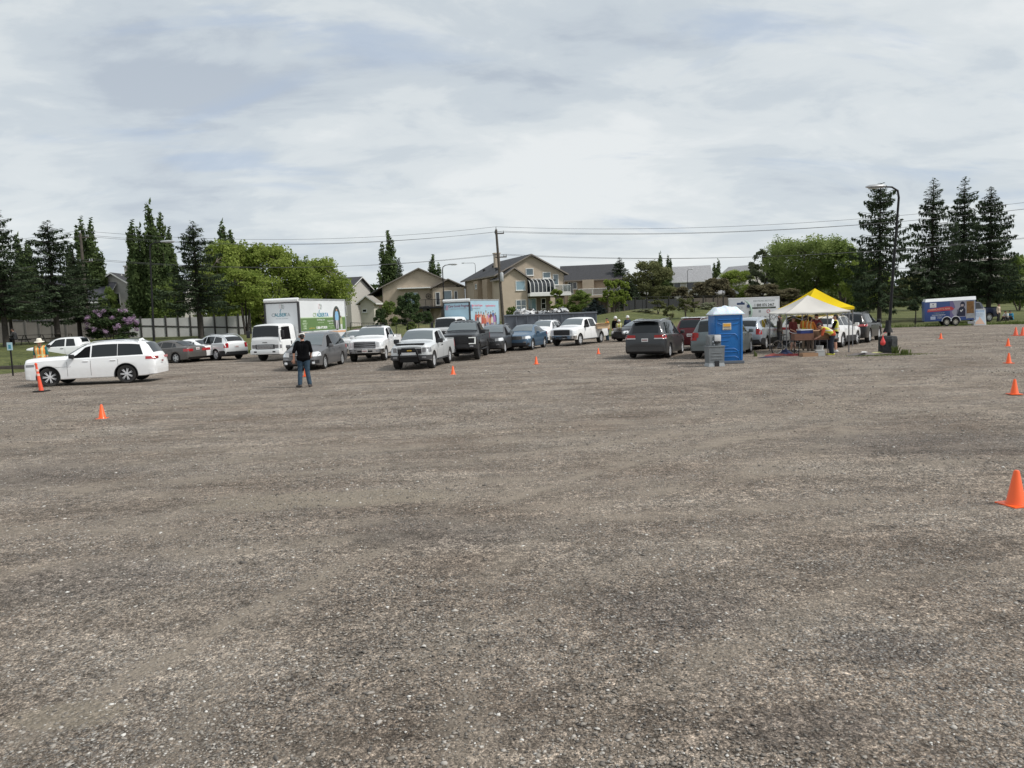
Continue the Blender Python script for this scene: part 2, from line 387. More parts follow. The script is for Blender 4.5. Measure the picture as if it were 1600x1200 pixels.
    for (ax, ay, r0, w, st) in TRACKS:
        d0 = mt('ADD', rad(ax, ay), mt('MULTIPLY', mt('SUBTRACT', wob, .5), .5))
        for off in ((-.8, .8) if w > .2 else (0,)):
            g = mt('ABSOLUTE', mt('SUBTRACT', d0, r0+off)); g = mt('MULTIPLY', mt('MAXIMUM', mt('SUBTRACT', 1.0, mt('DIVIDE', g, w)), 0.0), st)
            total = g if total is None else mt('MAXIMUM', total, g)
    tf = mt('MULTIPLY', total, brk)
    c = mix(mt('MINIMUM', mt('MULTIPLY', tf, 1.25), .92), c, (.285, .243, .196))
    for (ax, ay, ex, ey, dark) in PATCHES:
        g = mt('MAXIMUM', mt('SUBTRACT', 1.0, mt('ADD', rad(ax, ay, ex, ey), mt('MULTIPLY', mt('SUBTRACT', wob, .5), 1.6))), 0.0)
        g = mt('MINIMUM', mt('MULTIPLY', g, 1.6), .8 if dark else .45)
        c = mix(g, c, mix(1.0, c, (.70, .71, .74), 'MULTIPLY') if dark else (.30, .26, .20))
    Lk.new(c, b.inputs['Base Color'])
    # bumps: stones, grit and shallow ruts
    def bump(h, dist, st, prev=None):
        q = N.new('ShaderNodeBump'); q.inputs['Distance'].default_value = dist; q.inputs['Strength'].default_value = st
        Lk.new(h, q.inputs['Height'])
        if prev: Lk.new(prev, q.inputs['Normal'])
        return q.outputs[0]
    n1 = bump(noise(1.0, 7, .62, (.25, 1.6, 1), R_(7), .3), .10, .55)
    vv = vor(34); inv = N.new('ShaderNodeMath'); inv.operation = 'SUBTRACT'; inv.inputs[0].default_value = 1; Lk.new(vv.outputs['Distance'], inv.inputs[1])
    n2 = bump(inv.outputs[0], .02, .75, n1)
    n3 = bump(noise(38, 5, .7), .028, .75, n2)
    Lk.new(n3, b.inputs['Normal'])
    return m
GRAVEL = gravel_mat()
# gravel lot: a sheet with a wavering far edge where the grass begins, gently uneven
bx = np.linspace(-160, 160, 161)
def lot_edge(a): return np.interp(a, _bx, _edge) + .5*np.sin(a*.9) + .35*np.sin(a*2.3+1) + .25*np.sin(a*5.1)
ny = 60; rows = []
for j in range(ny):
    t = j/(ny-1); t2 = t**1.6
    if j == 0: yv = np.full_like(bx, -40.0)
    else:
        # solve edge: y such that point lies on the edge curve for its bearing
        ye = np.array([60.0]*len(bx))
        for _ in range(12): ye = .5*ye + .5*lot_edge(bx*70/np.maximum(ye, 30))
        yv = 2 + (ye-2)*t2 if j > 1 else np.full_like(bx, 2.0)
    zz_ = np.maximum(0.0, 0*yv) + (0.02*np.sin(bx*.7+yv*.33)*np.sin(yv*.21+.4))*(1 if 1 < j < ny-1 else 0)
    if j == ny-1: zz_ = terr(bx, yv) - 0.02
    rows.append(np.stack([bx, yv, zz_], 1))
V = np.concatenate(rows); nx = len(bx)
ii = (np.arange(ny-1)[:, None]*nx + np.arange(nx-1)[None, :]).ravel()
F = np.stack([ii, ii+1, ii+nx+1, ii+nx], 1)
tag(link('gravel_lot', np_mesh('gravel_lot', V, F, GRAVEL, smooth=True)), kind='structure')

# loose stones lying on the near part of the lot
def stones():
    base = []; ph = (1+5**.5)/2
    bm = bmesh.new(); bmesh.ops.create_icosphere(bm, subdivisions=1, radius=1)
    bv = np.array([v.co[:] for v in bm.verts]); bf = np.array([[v.index for v in f.verts] for f in bm.faces]); bm.free()
    n = 190000
    y = 3.4 + 48*rng.random(n)**2.0; x = (rng.random(n)*2-1)*(y*.78+1.2)
    # clumped: keep more stones inside patches
    dens = .5 + .5*np.sin(x*.9+1.3*np.sin(y*.7))*np.sin(y*1.1+.8*np.sin(x*.5)) + .35*np.sin(x*2.3+y*1.7)
    keep = rng.random(n) < np.clip(.25+.75*dens, .12, 1); x = x[keep]; y = y[keep]; n = len(x)
    s = np.clip(.0046*np.exp(.42*rng.standard_normal(n)), .003, .015)*(1+.045*np.minimum(y, 30))
    big = rng.random(n) < .002; s[big] *= 1.7
    jit = 1 + .30*rng.standard_normal((n, len(bv), 1))
    sc = np.stack([1+.6*rng.random(n), .8+.4*rng.random(n), .35+.3*rng.random(n)], 1)[:, None, :]
    P = bv[None]*jit*sc*s[:, None, None]
    a = rng.random(n)*6.283; ca, sa = np.cos(a)[:, None], np.sin(a)[:, None]
    Q = np.stack([P[..., 0]*ca-P[..., 1]*sa, P[..., 0]*sa+P[..., 1]*ca, P[..., 2]], -1)
    Q[..., 0] += x[:, None]; Q[..., 1] += y[:, None]
    gz = 0.02*np.sin(x*.7+y*.33)*np.sin(y*.21+.4)
    Q[..., 2] += (gz + s*.12)[:, None]
    V = Q.reshape(-1, 3); F = (bf[None]+(np.arange(n)*len(bv))[:, None, None]).reshape(-1, 3)
    m = bpy.data.materials.new('loose stone'); m.use_nodes = True; N = m.node_tree.nodes; Lk = m.node_tree.links
    b = N['Principled BSDF']; b.inputs['Roughness'].default_value = .85; b.inputs['Specular IOR Level'].default_value = .3
    g = N.new('ShaderNodeNewGeometry'); r = N.new('ShaderNodeValToRGB'); e = r.color_ramp.elements
    st = [(0, (.07, .064, .06)), (.18, (.15, .135, .12)), (.55, (.24, .215, .185)), (.82, (.34, .31, .275)), (.95, (.48, .45, .41)), (1, (.68, .66, .62))]
    while len(e) < len(st): e.new(.5)
    for el, (p, c) in zip(e, st): el.position = p; el.color = (*c, 1)
    Lk.new(g.outputs['Random Per Island'], r.inputs[0]); Lk.new(r.outputs[0], b.inputs['Base Color'])
    tag(link('loose_stones', np_mesh('loose_stones', V, F, m)), 'small grey and pale stones scattered loose over the near gravel', 'stones', kind='stuff')
stones()

# rough grass blades along the far edge of the lot and weeds at the lamp foot
def blades(name, pts, hmin, hmax, label, mat_, wid=.02, cat='grass'):
    n = len(pts); C = np.array(pts, float); a = rng.random(n)*6.283; h = hmin+(hmax-hmin)*rng.random(n)
    w = wid*(.6+.8*rng.random(n)); lean = .5*rng.random(n)*h
    d = np.stack([np.cos(a), np.sin(a), 0*a], 1); t = np.stack([-np.sin(a), np.cos(a), 0*a], 1)
    up = np.stack([0*a, 0*a, h], 1)
    V = np.stack([C-t*w[:, None], C+t*w[:, None], C+up*.6+d*lean[:, None]*.4+t*w[:, None]*.7, C+up+d*lean[:, None]], 1).reshape(-1, 3)
    F = np.arange(len(V)).reshape(-1, 4)
    return tag(link(name, np_mesh(name, V, F, mat_)), label, cat, kind='stuff')
BLADE = leaf_mat('grass blade', (.06, .10, .025), (.17, .20, .07), .3)
pts = []
ex = rng.uniform(-75, 75, 16000)
for x in ex:
    y = 58.0
    for _ in range(8): y = .5*y + .5*float(lot_edge(x*70/max(y, 30)))
    y += abs(rng.normal(0, 1.6))-.3
    pts.append((x, y, float(terr(x, y))-.02))
blades('rough_grass', pts, .08, .30, 'rough uncut grass along the far edge of the gravel lot', BLADE, .03)
# ------------------------------------------------------------ vehicles
def chaikin(K, n=2):
    K = [np.array(k, float) for k in K]
    for _ in range(n):
        out = [K[0]]
        for a, b in zip(K[:-1], K[1:]): out += [a*.75+b*.25, a*.25+b*.75]
        out.append(K[-1]); K = [out[0]] + out[1:-1] + [out[-1]]
    return np.array(K)

class Shell:
    """car body lofted from keypoints (s, z_bottom, z_belt, z_top, half width, half width at top); s runs from the nose back"""
    def __init__(S, K, axles, R, bed=None, clad=None, crown=.035, wellw=.30, sharp=()):
        S.k = chaikin(K, 2); S.L = K[-1][0]; S.axles = axles; S.R = R; S.bed = bed; S.clad = clad; S.crown = crown
        S.W = max(k[4] for k in K); S.Ra = R*1.17; S.wellw = wellw
    def at(S, s): return [float(np.interp(s, S.k[:, 0], S.k[:, i])) for i in range(1, 6)]
    def arch(S, s):
        for a in S.axles:
            if abs(s-a) < S.Ra: return S.R*.98 + math.sqrt(max(S.Ra**2-(s-a)**2, 0))
        return None
    def sect(S, s):
        zb, zt0, zt, w, wt = S.at(s)
        za = S.arch(s); wi = w-S.wellw
        zt = max(zt, zt0+.012)
        e = min(.075, (zt-zt0)*.55); cr = S.crown*min(1, (zt-zt0)/.35+.45)
        lo = zb+.015 if za is None else za
        lo2 = lo+.03 if za is None else za+.004
        zm1 = max(lo2+.05, zb+(zt0-zb)*.42); zm2 = max(zm1+.03, zb+(zt0-zb)*.72)
        p = [(0, zb), (wi, zb), (wi, max(lo, zb)), (w*.965, lo), (w*.992, lo2), (w*1.0, min(zm1, zt0-.06)), (w*.997, min(zm2, zt0-.04)), (w*.972, zt0-.018), (w*.945, zt0)]
        if S.bed and S.bed[0] <= s <= S.bed[1]:
            p += [(wt, zt-.01), (wt-.02, zt), (wt-.07, zt), (wt-.075, zt-.48), (0, zt-.48)]
        else:
            p += [(wt, zt-e), (wt-.035, zt-e*.42), (wt-.10, zt-e*.1+cr*.12), (wt*.5, zt+cr*.72), (0, zt+cr)]
        return p
    def y(S, s, z):
        p = S.sect(s)[4:11]
        if z <= p[0][1]: return p[0][0]
        for (y0, z0), (y1, z1) in zip(p[:-1], p[1:]):
            if z0 <= z <= z1: return y0+(y1-y0)*(z-z0)/max(z1-z0, 1e-6)
        return p[-1][0]
    def ztop(S, s, y):
        zb, zt0, zt, w, wt = S.at(s); cr = S.crown*min(1, (zt-zt0)/.35+.45)
        return zt+cr*(1-min(1, abs(y)/max(wt, .01))**2)
    def X(S, s): return S.L/2 - s
    def mesh(S, name, paintm):
        st = set(np.round(np.linspace(0, S.L, int(S.L/.09)), 4)) | set(np.round(S.k[:, 0], 4))
        for a in S.axles:
            for t in np.linspace(0, math.pi, 17): st.add(round(a+S.Ra*.9995*math.cos(t), 4))
            st.add(round(a-S.Ra-.001, 4)); st.add(round(a+S.Ra+.001, 4))
        if S.bed:
            for e in S.bed: st.add(round(e-.0015, 4)); st.add(round(e, 4)); st.add(round(e+.0015, 4))
        st = sorted(x for x in st if 0 <= x <= S.L); st2 = [st[0]]
        for x in st[1:]:
            if x-st2[-1] > .0008: st2.append(x)
        V = []; F = []; Mi = []; ring = None
        for i, s in enumerate(st2):
            h = S.sect(s); full = [(-y, z) for y, z in h[:0:-1]] ; full = [(y, z) for y, z in h] + [(-y, z) for y, z in h[-2:0:-1]]
            n = len(full); V += [(S.X(s), y, z) for y, z in full]
            if i:
                for k in range(n):
                    k2 = (k+1) % n; a = (i-1)*n
                    F.append((a+k, a+k2, a+n+k2, a+n+k))
                    q = k if k < len(h)-1 else n-1-k
                    zc = (full[k][1]+full[k2][1])/2
                    black = q <= 2 or (S.clad and zc < S.clad and q <= 6) or (S.bed and S.bed[0] <= s <= S.bed[1] and q >= len(h)-3)
                    Mi.append(1 if black else 0)
        F.append(tuple(range(n))); Mi.append(0); F.append(tuple(reversed([(len(st2)-1)*n+k for k in range(n)]))); Mi.append(0)
        mb = MB(); mb.v = V; mb.f = F; mb.m = Mi
        return mb.mesh(name, [paintm, BLACKP], smooth=32)

def slab(grid, nrm, name, m, parent, off=.005, th=.03, smooth=40):
    """grid[i][j] of points, pushed out along nrm(p) and given thickness"""
    nu = len(grid); nv = len(grid[0]); mb = MB()
    O = [[Vector(p)+nrm(Vector(p))*off for p in r] for r in grid]; I = [[Vector(p)-nrm(Vector(p))*th for p in r] for r in grid]
    V = [p for r in O for p in r] + [p for r in I for p in r]; n0 = nu*nv; F = []
    for i in range(nu-1):
        for j in range(nv-1):
            a = i*nv+j; F.append((a, a+nv, a+nv+1, a+1)); F.append((n0+a, n0+a+1, n0+a+nv+1, n0+a+nv))
    bd = [i*nv for i in range(nu)] + [(nu-1)*nv+j for j in range(1, nv)] + [i*nv+nv-1 for i in range(nu-2, -1, -1)] + [j for j in range(nv-2, 0, -1)]
    for a, b in zip(bd, bd[1:]+bd[:1]): F.append((a, b, n0+b, n0+a))
    mb.add(V, F); return mb.build(name, m, parent, smooth)

def side_window(S, sb, st, side, name, parent, m=GLASS, zlo=.03, zhi=.10, nu=10, nv=4, off=.005):
    grid = []
    for i in range(nu+1):
        u = i/nu; row = []
        for j in range(nv+1):
            v = j/nv
            s = (sb[0]+(sb[1]-sb[0])*u)*(1-v) + (st[0]+(st[1]-st[0])*u)*v
            _, b0, t0, w, wt = S.at(s); z0 = b0+zlo; z1 = max(t0-zhi, z0+.02)
            z = z0+(z1-z0)*v
            row.append((S.X(s), side*S.y(s, z), z))
        grid.append(row)
    return slab(grid, lambda p: Vector((0, side*.93, .36)), name, m, parent, off, .02)
def top_window(S, s0, s1, k0, k1, name, parent, m=GLASSL, nu=10, nv=6, off=.008, front=True):
    grid = []
    for i in range(nu+1):
        u = -1+2*i/nu; row = []
        for j in range(nv+1):
            s = s0+(s1-s0)*j/nv; kk = k0+(k1-k0)*j/nv; y = u*S.at(s)[4]*kk
            row.append((S.X(s), y, S.ztop(s, y)))
        grid.append(row)
    a = Vector(grid[nu//2][0]); b = Vector(grid[nu//2][-1]); d = (b-a).normalized(); n = Vector((-d.z, 0, d.x))
    if n.z < 0: n = -n
    if abs(n.z) < .05: n = Vector((1 if front else -1, 0, 0))
    return slab(grid, lambda p: n, name, m, parent, off, .02)
def wrap(S, z0, z1, y_in, s_out, name, parent, m, end='front', side=1, dz_out=(0, 0), off=.012, th=.04, n=5, bulge=0.0):
    """patch that wraps from the nose or tail face round the corner; side=0 spans the full width"""
    L = S.L; e = 0.0 if end == 'front' else L; sg = 1 if end == 'front' else -1
    def path(sd, t, z):     # t in 0..1 from inner face point to outer side point
        wend = S.at(e)[3]*.93
        if t <= .5:
            y = y_in+(wend-y_in)*(t/.5); return Vector((S.X(e)+sg*.0, sd*y, z))
        s = e+sg*s_out*((t-.5)/.5); return Vector((S.X(s), sd*S.y(max(.001, min(L-.001, s)), z), z))
    sides = [side] if side else [1, -1]
    ts = [i/(2*n) for i in range(2*n+1)]
    def col(sd, t):
        k = max(0, (t-.5)*2); a = z0+dz_out[0]*t; b = z1+dz_out[1]*t
        return [path(sd, t, a+(b-a)*q) for q in (0, .33, .67, 1)]
    if side: grid = [col(side, t) for t in ts]
    else: grid = [col(1, t) for t in reversed(ts)] + [col(-1, t) for t in ts[(1 if y_in <= 0 else 0):]]
    cx = S.X(e)-sg*.35
    def nr(p):
        v = Vector((p.x-cx, p.y*.55, 0)); 
        if sg*(p.x-cx) > .349: v = Vector((sg, .25*math.copysign(1, p.y) if abs(p.y) > y_in+.05 else 0, 0))
        else: v = Vector((sg*.2*max(0, 1-abs(p.x-S.X(e))/.15), math.copysign(1, p.y), 0))
        return v.normalized()
    return slab(grid, nr, name, m, parent, off, th)

_wheels = {}
def wheel_mesh(R, wd, rim, style, rimm):
    key = (R, wd, rim, style, rimm.name)
    if key in _wheels: return _wheels[key]
    rot = Matrix.Rotation(-math.pi/2, 4, 'X')    # lathe axis z -> +y (outer face at +y)
    t = MB(); w2 = wd/2
    t.lathe([(rim*.98, -w2*.92), (R*.93, -w2), (R*.985, -w2*.8), (R, -w2*.35), (R, w2*.35), (R*.985, w2*.8), (R*.93, w2), (rim*1.02, w2*.94), (rim*.97, w2*.7), (rim*.93, -w2*.5)], 28, mat=rot)
    tm = t.mesh('wheel', RUBBER, smooth=40)
    r = MB()
    r.lathe([(rim*.99, w2*.2), (rim*1.0, w2*.86), (rim*.93, w2*.9), (rim*.90, w2*.55), (rim*.88, w2*.2)], 28, mat=rot, mi=1 if style == 'twin' else 0)
    r.lathe([(rim*.9, w2*.05), (rim*.9, w2*.22), (.03, w2*.22), (.03, w2*.05)], 24, mat=rot, mi=1)
    r.lathe([(.075, w2*.2), (.07, w2*.8), (.03, w2*.86), (.01, w2*.86)], 14, mat=rot)
    ns, sw, dbl = {'five': (5, .075, 0), 'ten': (10, .036, 0), 'six': (6, .07, 0), 'twin': (7, .026, .11), 'multi': (7, .045, .10), 'steel': (8, .05, 0)}[style]
    for k in range(ns):
        for dd in ((-dbl, dbl) if dbl else (0,)):
            a = 2*math.pi*k/ns+dd; A = Matrix.Rotation(a, 4, 'Y')
            V = [A @ Vector(p) for p in ((.045, w2*.55, -sw*.8), (.045, w2*.82, -sw*.6), (.045, w2*.82, sw*.6), (.045, w2*.55, sw*.8),
                                         (rim*.95, w2*.45, -sw*.55), (rim*.95, w2*.8, -sw*.4), (rim*.95, w2*.8, sw*.4), (rim*.95, w2*.45, sw*.55))]
            r.add(V, [(0, 1, 2, 3), (7, 6, 5, 4), (1, 5, 6, 2), (0, 4, 5, 1), (3, 2, 6, 7), (0, 3, 7, 4)], 0)
    rm = r.mesh('rim', [rimm, BLACKP], smooth=35)
    _wheels[key] = (tm, rm); return tm, rm
def put_wheels(S_or, root, axles, track, R, wd=.24, rim=None, style='five', rimm=None, steer=0.0, x_of=None):
    tm, rm = wheel_mesh(R, wd, rim or R*.66, style, rimm or ALLOY)
    for i, s in enumerate(axles):
        for sd in (1, -1):
            o = link('wheel', tm, root); o.location = (x_of(s), sd*(track-wd/2), R)
            o.rotation_euler = (0, 0, (0 if sd > 0 else math.pi)+(steer if i == 0 else 0))
            link('rim', rm, o)

def mirror_part(S, s, z, side, m, root, size=1.0):
    y = S.y(s, z); mb = MB(); x = S.X(s)
    mb.box(x-.09*size, x+.09*size, side*(y+.04), side*(y+.24*size), z+.02, z+.19*size, .035)
    mb.box(x-.03, x+.03, side*(y-.02), side*(y+.08), z, z+.06, .01)
    return mb.build('mirror', m, root, 40)
def handles(S, ss_, z, m, root, sides=(1, -1)):
    for sd in sides:
        for s in ss_:
            y = S.y(s, z); MB().box(S.X(s)-.11, S.X(s)+.11, sd*(y-.005), sd*(y+.03), z-.018, z+.018, .01).build('door_handle', m, root, 40)
def seams(S, ss_, zlo, root, zhi_fn=None):
    for sd in (1, -1):
        for s in ss_:
            mb = MB(); _, b0, t0, w, wt = S.at(s)
            zs = np.linspace(zlo, b0-.005, 7)
            for a, b in zip(zs[:-1], zs[1:]):
                ya = sd*(S.y(s, a)); yb = sd*(S.y(s, b)); o = sd*.0025
                mb.add([(S.X(s)-.006, ya+o, a), (S.X(s)+.006, ya+o, a), (S.X(s)+.006, yb+o, b), (S.X(s)-.006, yb+o, b)], [(0, 1, 2, 3)])
            mb.build('door_seam', BLACKP, root)
def plate(S, z, root, end='rear', y=0, dz=.0):
    x = S.X(S.L)-.02 if end == 'rear' else S.X(0)+.02
    mb = MB(); mb.box(x-.012, x+.012, y-.155, y+.155, z, z+.155, .008, mi=0)
    q = -.0135 if end == 'rear' else .0135
    for k in range(6):
        mb.box(x+q*.95, x+q*1.3, y-.12+k*.042, y-.12+k*.042+.026, z+.05, z+.11, 0, mi=1)
    return mb.build('licence_plate', [PLATE, mat('plate lettering', (.25, .03, .04), .5)], root)

def scaleK(K, fl, fw, fh, zb=None):
    return [(k[0]*fl, (zb if zb is not None else k[1]), k[2]*fh, k[3]*fh, k[4]*fw, k[5]*fw) for k in K]

K_SUV = [(0, .48, .92, 1.09, .86, .76), (.02, .32, 1.00, 1.15, .95, .84), (.20, .26, 1.07, 1.19, .98, .86), (.95, .26, 1.11, 1.215, .99, .87), (1.62, .26, 1.13, 1.24, .99, .86),
         (1.95, .27, 1.12, 1.46, .99, .76), (2.38, .27, 1.13, 1.71, .99, .70), (2.9, .27, 1.14, 1.79, .99, .715), (4.0, .27, 1.16, 1.79, .99, .705), (4.65, .28, 1.17, 1.73, .985, .68),
         (4.85, .29, 1.17, 1.66, .98, .67), (5.0, .32, 1.17, 1.38, .97, .72), (5.12, .38, 1.12, 1.20, .94, .78), (5.20, .48, .78, .98, .90, .80)]
K_VAN = [(0, .32, .60, .72, .70, .56), (.08, .22, .70, .83, .84, .70), (.4, .19, .84, .96, .94, .80), (.8, .19, .94, 1.06, .98, .82), (1.15, .19, 1.0, 1.16, .985, .80),
         (1.75, .19, 1.04, 1.52, .99, .72), (2.15, .19, 1.06, 1.70, .99, .69), (2.7, .19, 1.08, 1.77, .99, .70), (4.1, .19, 1.11, 1.77, .985, .69), (4.62, .21, 1.12, 1.71, .975, .67),
         (4.80, .23, 1.12, 1.60, .97, .68), (4.95, .27, 1.11, 1.22, .96, .75), (5.03, .30, 1.0, 1.08, .94, .78), (5.08, .40, .72, .80, .90, .78)]
K_SED = [(0, .30, .55, .64, .64, .52), (.1, .20, .64, .72, .78, .62), (.5, .17, .78, .85, .86, .70), (1.2, .17, .90, .98, .89, .71), (1.65, .17, .92, 1.20, .89, .64), (2.1, .17, .93, 1.38, .89, .57),
         (2.7, .17, .94, 1.44, .89, .575), (3.3, .17, .96, 1.37, .89, .56), (3.75, .17, .98, 1.17, .89, .58), (4.05, .18, .99, 1.05, .885, .66), (4.45, .2, .99, 1.05, .86, .69), (4.58, .26, .90, .98, .83, .69), (4.63, .38, .66, .74, .79, .68)]
K_CUV = [(0, .44, .68, .84, .74, .62), (.06, .30, .78, .94, .84, .72), (.4, .23, .93, 1.04, .91, .78), (.9, .23, 1.0, 1.11, .925, .78), (1.2, .23, 1.02, 1.18, .93, .76), (1.75, .23, 1.05, 1.50, .93, .66),
         (2.1, .23, 1.06, 1.62, .93, .63), (2.6, .23, 1.08, 1.67, .93, .64), (3.6, .23, 1.11, 1.63, .93, .62), (4.05, .24, 1.13, 1.54, .92, .60), (4.30, .27, 1.13, 1.36, .91, .64), (4.45, .3, 1.10, 1.18, .89, .70), (4.53, .34, .96, 1.04, .86, .72), (4.57, .46, .70, .80, .82, .72)]
K_CPE = [(0, .40, .66, .80, .74, .62), (.06, .26, .76, .90, .84, .72), (.4, .21, .90, 1.0, .92, .78), (.95, .21, .98, 1.08, .935, .78), (1.25, .21, 1.0, 1.16, .935, .76), (1.8, .21, 1.03, 1.44, .935, .66),
         (2.15, .21, 1.04, 1.56, .935, .63), (2.6, .21, 1.06, 1.595, .935, .63), (3.3, .21, 1.09, 1.52, .935, .61), (3.9, .22, 1.12, 1.34, .925, .62), (4.2, .24, 1.12, 1.20, .91, .68), (4.36, .28, 1.05, 1.12, .89, .72), (4.44, .42, .70, .8, .84, .74)]
K_PU = [(0, .56, .92, 1.12, .84, .76), (.05, .44, 1.0, 1.19, .93, .84), (.4, .40, 1.14, 1.27, .99, .88), (1.0, .40, 1.19, 1.31, 1.01, .89), (1.45, .40, 1.20, 1.36, 1.01, .86),
        (1.8, .40, 1.21, 1.62, 1.01, .79), (2.15, .40, 1.22, 1.84, 1.01, .735), (2.6, .40, 1.23, 1.92, 1.01, .735), (3.55, .40, 1.24, 1.92, 1.01, .73), (3.82, .40, 1.25, 1.87, 1.01, .73),
        (3.95, .42, 1.25, 1.75, 1.01, .75), (4.03, .42, 1.26, 1.36, 1.01, .93), (4.08, .42, 1.28, 1.36, 1.01, .985), (5.70, .44, 1.28, 1.36, 1.01, .985), (5.86, .46, 1.26, 1.35, 1.0, .975), (5.90, .50, 1.2, 1.33, .99, .965)]

def base_vehicle(name, label, cat, group, K, axles, R, col, track=None, wd=.24, style='five', rimm=None, clad=None, bed=None, steer=0, rim=None, crown=.035, bodyname='body'):
    root = thing(name, label, cat, group)
    S = Shell(K, axles, R, bed=bed, clad=clad, crown=crown)
    link(bodyname, S.mesh(name+'_body', col), root)
    put_wheels(S, root, axles, (track or S.W-.02), R, wd, rim, style, rimm, steer, S.X)
    u = MB(); u.box(S.X(S.L*.93), S.X(S.L*.08), -S.W*.55, S.W*.55, .24 if R < .38 else .34, .42, .03)
    for a in axles: u.tube([(S.X(a), -S.W*.8, R), (S.X(a), S.W*.8, R)], .05)
    u.build('underbody', BLACKP, root)
    return root, S
def arch_trims(S, root, m=BLACKP, w=.055):
    for a in S.axles:
        for sd in (1, -1):
            mb = MB(); V = []; F = []; n = 22
            for i in range(n+1):
                t = -.35+(math.pi+.7)*i/n
                for (rr, oy) in ((S.Ra-.004, -.02), (S.Ra-.004, .012), (S.Ra+w, .012), (S.Ra+w, -.02)):
                    s = a+rr*math.cos(t); z = S.R*.98+rr*math.sin(t)
                    zc = max(z, .26); y = S.y(min(max(s, .05), S.L-.05), zc)
                    V.append((S.X(s), sd*(y+oy), zc))
            for i in range(n):
                for k in range(4): F.append((i*4+k, i*4+(k+1) % 4, i*4+4+(k+1) % 4, i*4+4+k))
            mb.add(V, F); mb.build('wheel_arch_trim', m, root, 40)
def roof_rails(S, s0, s1, root, m=CHROME, h=.055):
    for sd in (1, -1):
        mb = MB(); P = []
        for i in range(11):
            s = s0+(s1-s0)*i/10; _, b0, t0, w, wt = S.at(s); P.append((S.X(s), sd*(wt-.05), t0+(h if 0 < i < 10 else -.01)))
        mb.tube(P, .017, 6); mb.build('roof_rail', m, root, 60)

def lamps(S, root, z0, z1, yin, sout, m, end='front', name=None, dz=(0, 0), **k):
    for sd in (1, -1): wrap(S, z0, z1, yin, sout, name or ('headlight' if end == 'front' else 'taillight'), root, m, end, sd, dz, **k)
def grille_bars(S, z0, z1, hw, n, root, m, mbar, name='grille', x=.018, barth=.012, frame=None):
    mb = MB(); X0 = S.X(0); mb.box(X0-.02, X0+x, -hw, hw, z0, z1, .012, mi=0)
    for k in range(n):
        z = z0+(k+.5)*(z1-z0)/n; mb.box(X0+x*.6, X0+x+.012, -hw*.97, hw*.97, z-barth, z+barth, .004, mi=1)
    if frame:
        for (a, b, c, d) in ((-hw, hw, z0-.02, z0), (-hw, hw, z1, z1+.02)): mb.box(X0-.01, X0+x+.016, a, b, c, d, .004, mi=2)
        for (a, b) in ((-hw-.02, -hw), (hw, hw+.02)): mb.box(X0-.01, X0+x+.016, a, b, z0-.02, z1+.02, .004, mi=2)
    return mb.build(name, [m, mbar, frame or mbar], root, 40)

def suv(name, label, col, f=(1, 1, 1), group=None, open_front=False, style='ten', clad=None, rimm=None, rails=True, K=K_SUV, cat='SUV', rear='wide', steer=0, pil=None, grm=CHROME, glassm=GLASS, lampm=LENS, axle=(.93, 4.02), R=.385, rearwin=(4.78, 5.08), ws=(1.62, 2.40), side_w=None, third=True, archtrim=False, tailz=(.98, 1.14), hl=(.78, .94), fbump=None):
    fl, fw, fh = f; K2 = scaleK(K, fl, fw, fh)
    ax = [a*fl for a in axle]
    root, S = base_vehicle(name, label, cat, group, K2, ax, R, col, style=style, clad=clad, rimm=rimm, steer=steer, rim=R*.70)
    top_window(S, ws[0]*fl, ws[1]*fl, .97, .90, 'windscreen', root)
    top_window(S, rearwin[0]*fl, rearwin[1]*fl, .86, .82, 'rear_window', root, m=glassm, front=False)
    side_w = side_w or [((1.72, 2.62), (2.35, 2.62)), ((2.70, 3.62), (2.70, 3.60)), ((3.70, 4.72), (3.68, 4.50))]
    for sd in (1, -1):
        for i, (a, b) in enumerate(side_w):
            side_window(S, (a[0]*fl, a[1]*fl), (b[0]*fl, b[1]*fl), sd, 'side_window', root, m=glassm)
        mirror_part(S, side_w[0][0][0]*fl+.22, S.at(side_w[0][0][0]*fl)[1]+.0, sd, BLACKP if pil else col, root)
    seams(S, [side_w[0][0][0]*fl-.02, side_w[0][0][1]*fl+.03, side_w[1][0][1]*fl+.03], .40*fh, root)
    handles(S, [side_w[0][0][1]*fl-.16, side_w[1][0][1]*fl-.16], S.at(2.5*fl)[1]-.12, col, root)
    lamps(S, root, hl[0]*fh, hl[1]*fh, S.W*.50, .42, lampm, dz=(.02, .03))
    grille_bars(S, .70*fh, .93*fh, S.W*.46, 3, root, BLACKP, grm)
    wrap(S, .34*fh, .50*fh, 0, .22, 'bumper', root, fbump or BLACKP, 'front', 0)
    for sd in (1, -1): MB().box(S.X(0)-.02, S.X(0)+.02, sd*S.W*.55, sd*S.W*.78, .50*fh, .58*fh, .01).build('fog_lamp', LENSD, root, 40)
    zt0, zt1 = tailz
    if rear == 'wide': lamps(S, root, zt0*fh, zt1*fh-.02, S.W*.46, .36, REDL, 'rear', dz=(.0, .02))
    elif rear == 'tall': lamps(S, root, .82*fh, 1.12*fh, S.W*.66, .12, REDL, 'rear')
    wrap(S, .36*fh, .56*fh, 0, .25, 'rear_bumper', root, BLACKP if clad else col, 'rear', 0)
    plate(S, .80*fh, root)
    if rails: roof_rails(S, 2.5*fl, 4.5*fl, root, BLACKP if rails == 'black' else CHROME)
    if archtrim: arch_trims(S, root)
    return root, S
K_CRV = scaleK(K_CUV, 1, 1, 1.0)
SW_CUV = [((1.32, 2.28), (2.02, 2.28)), ((2.36, 3.22), (2.36, 3.18)), ((3.30, 4.22), (3.26, 3.92))]
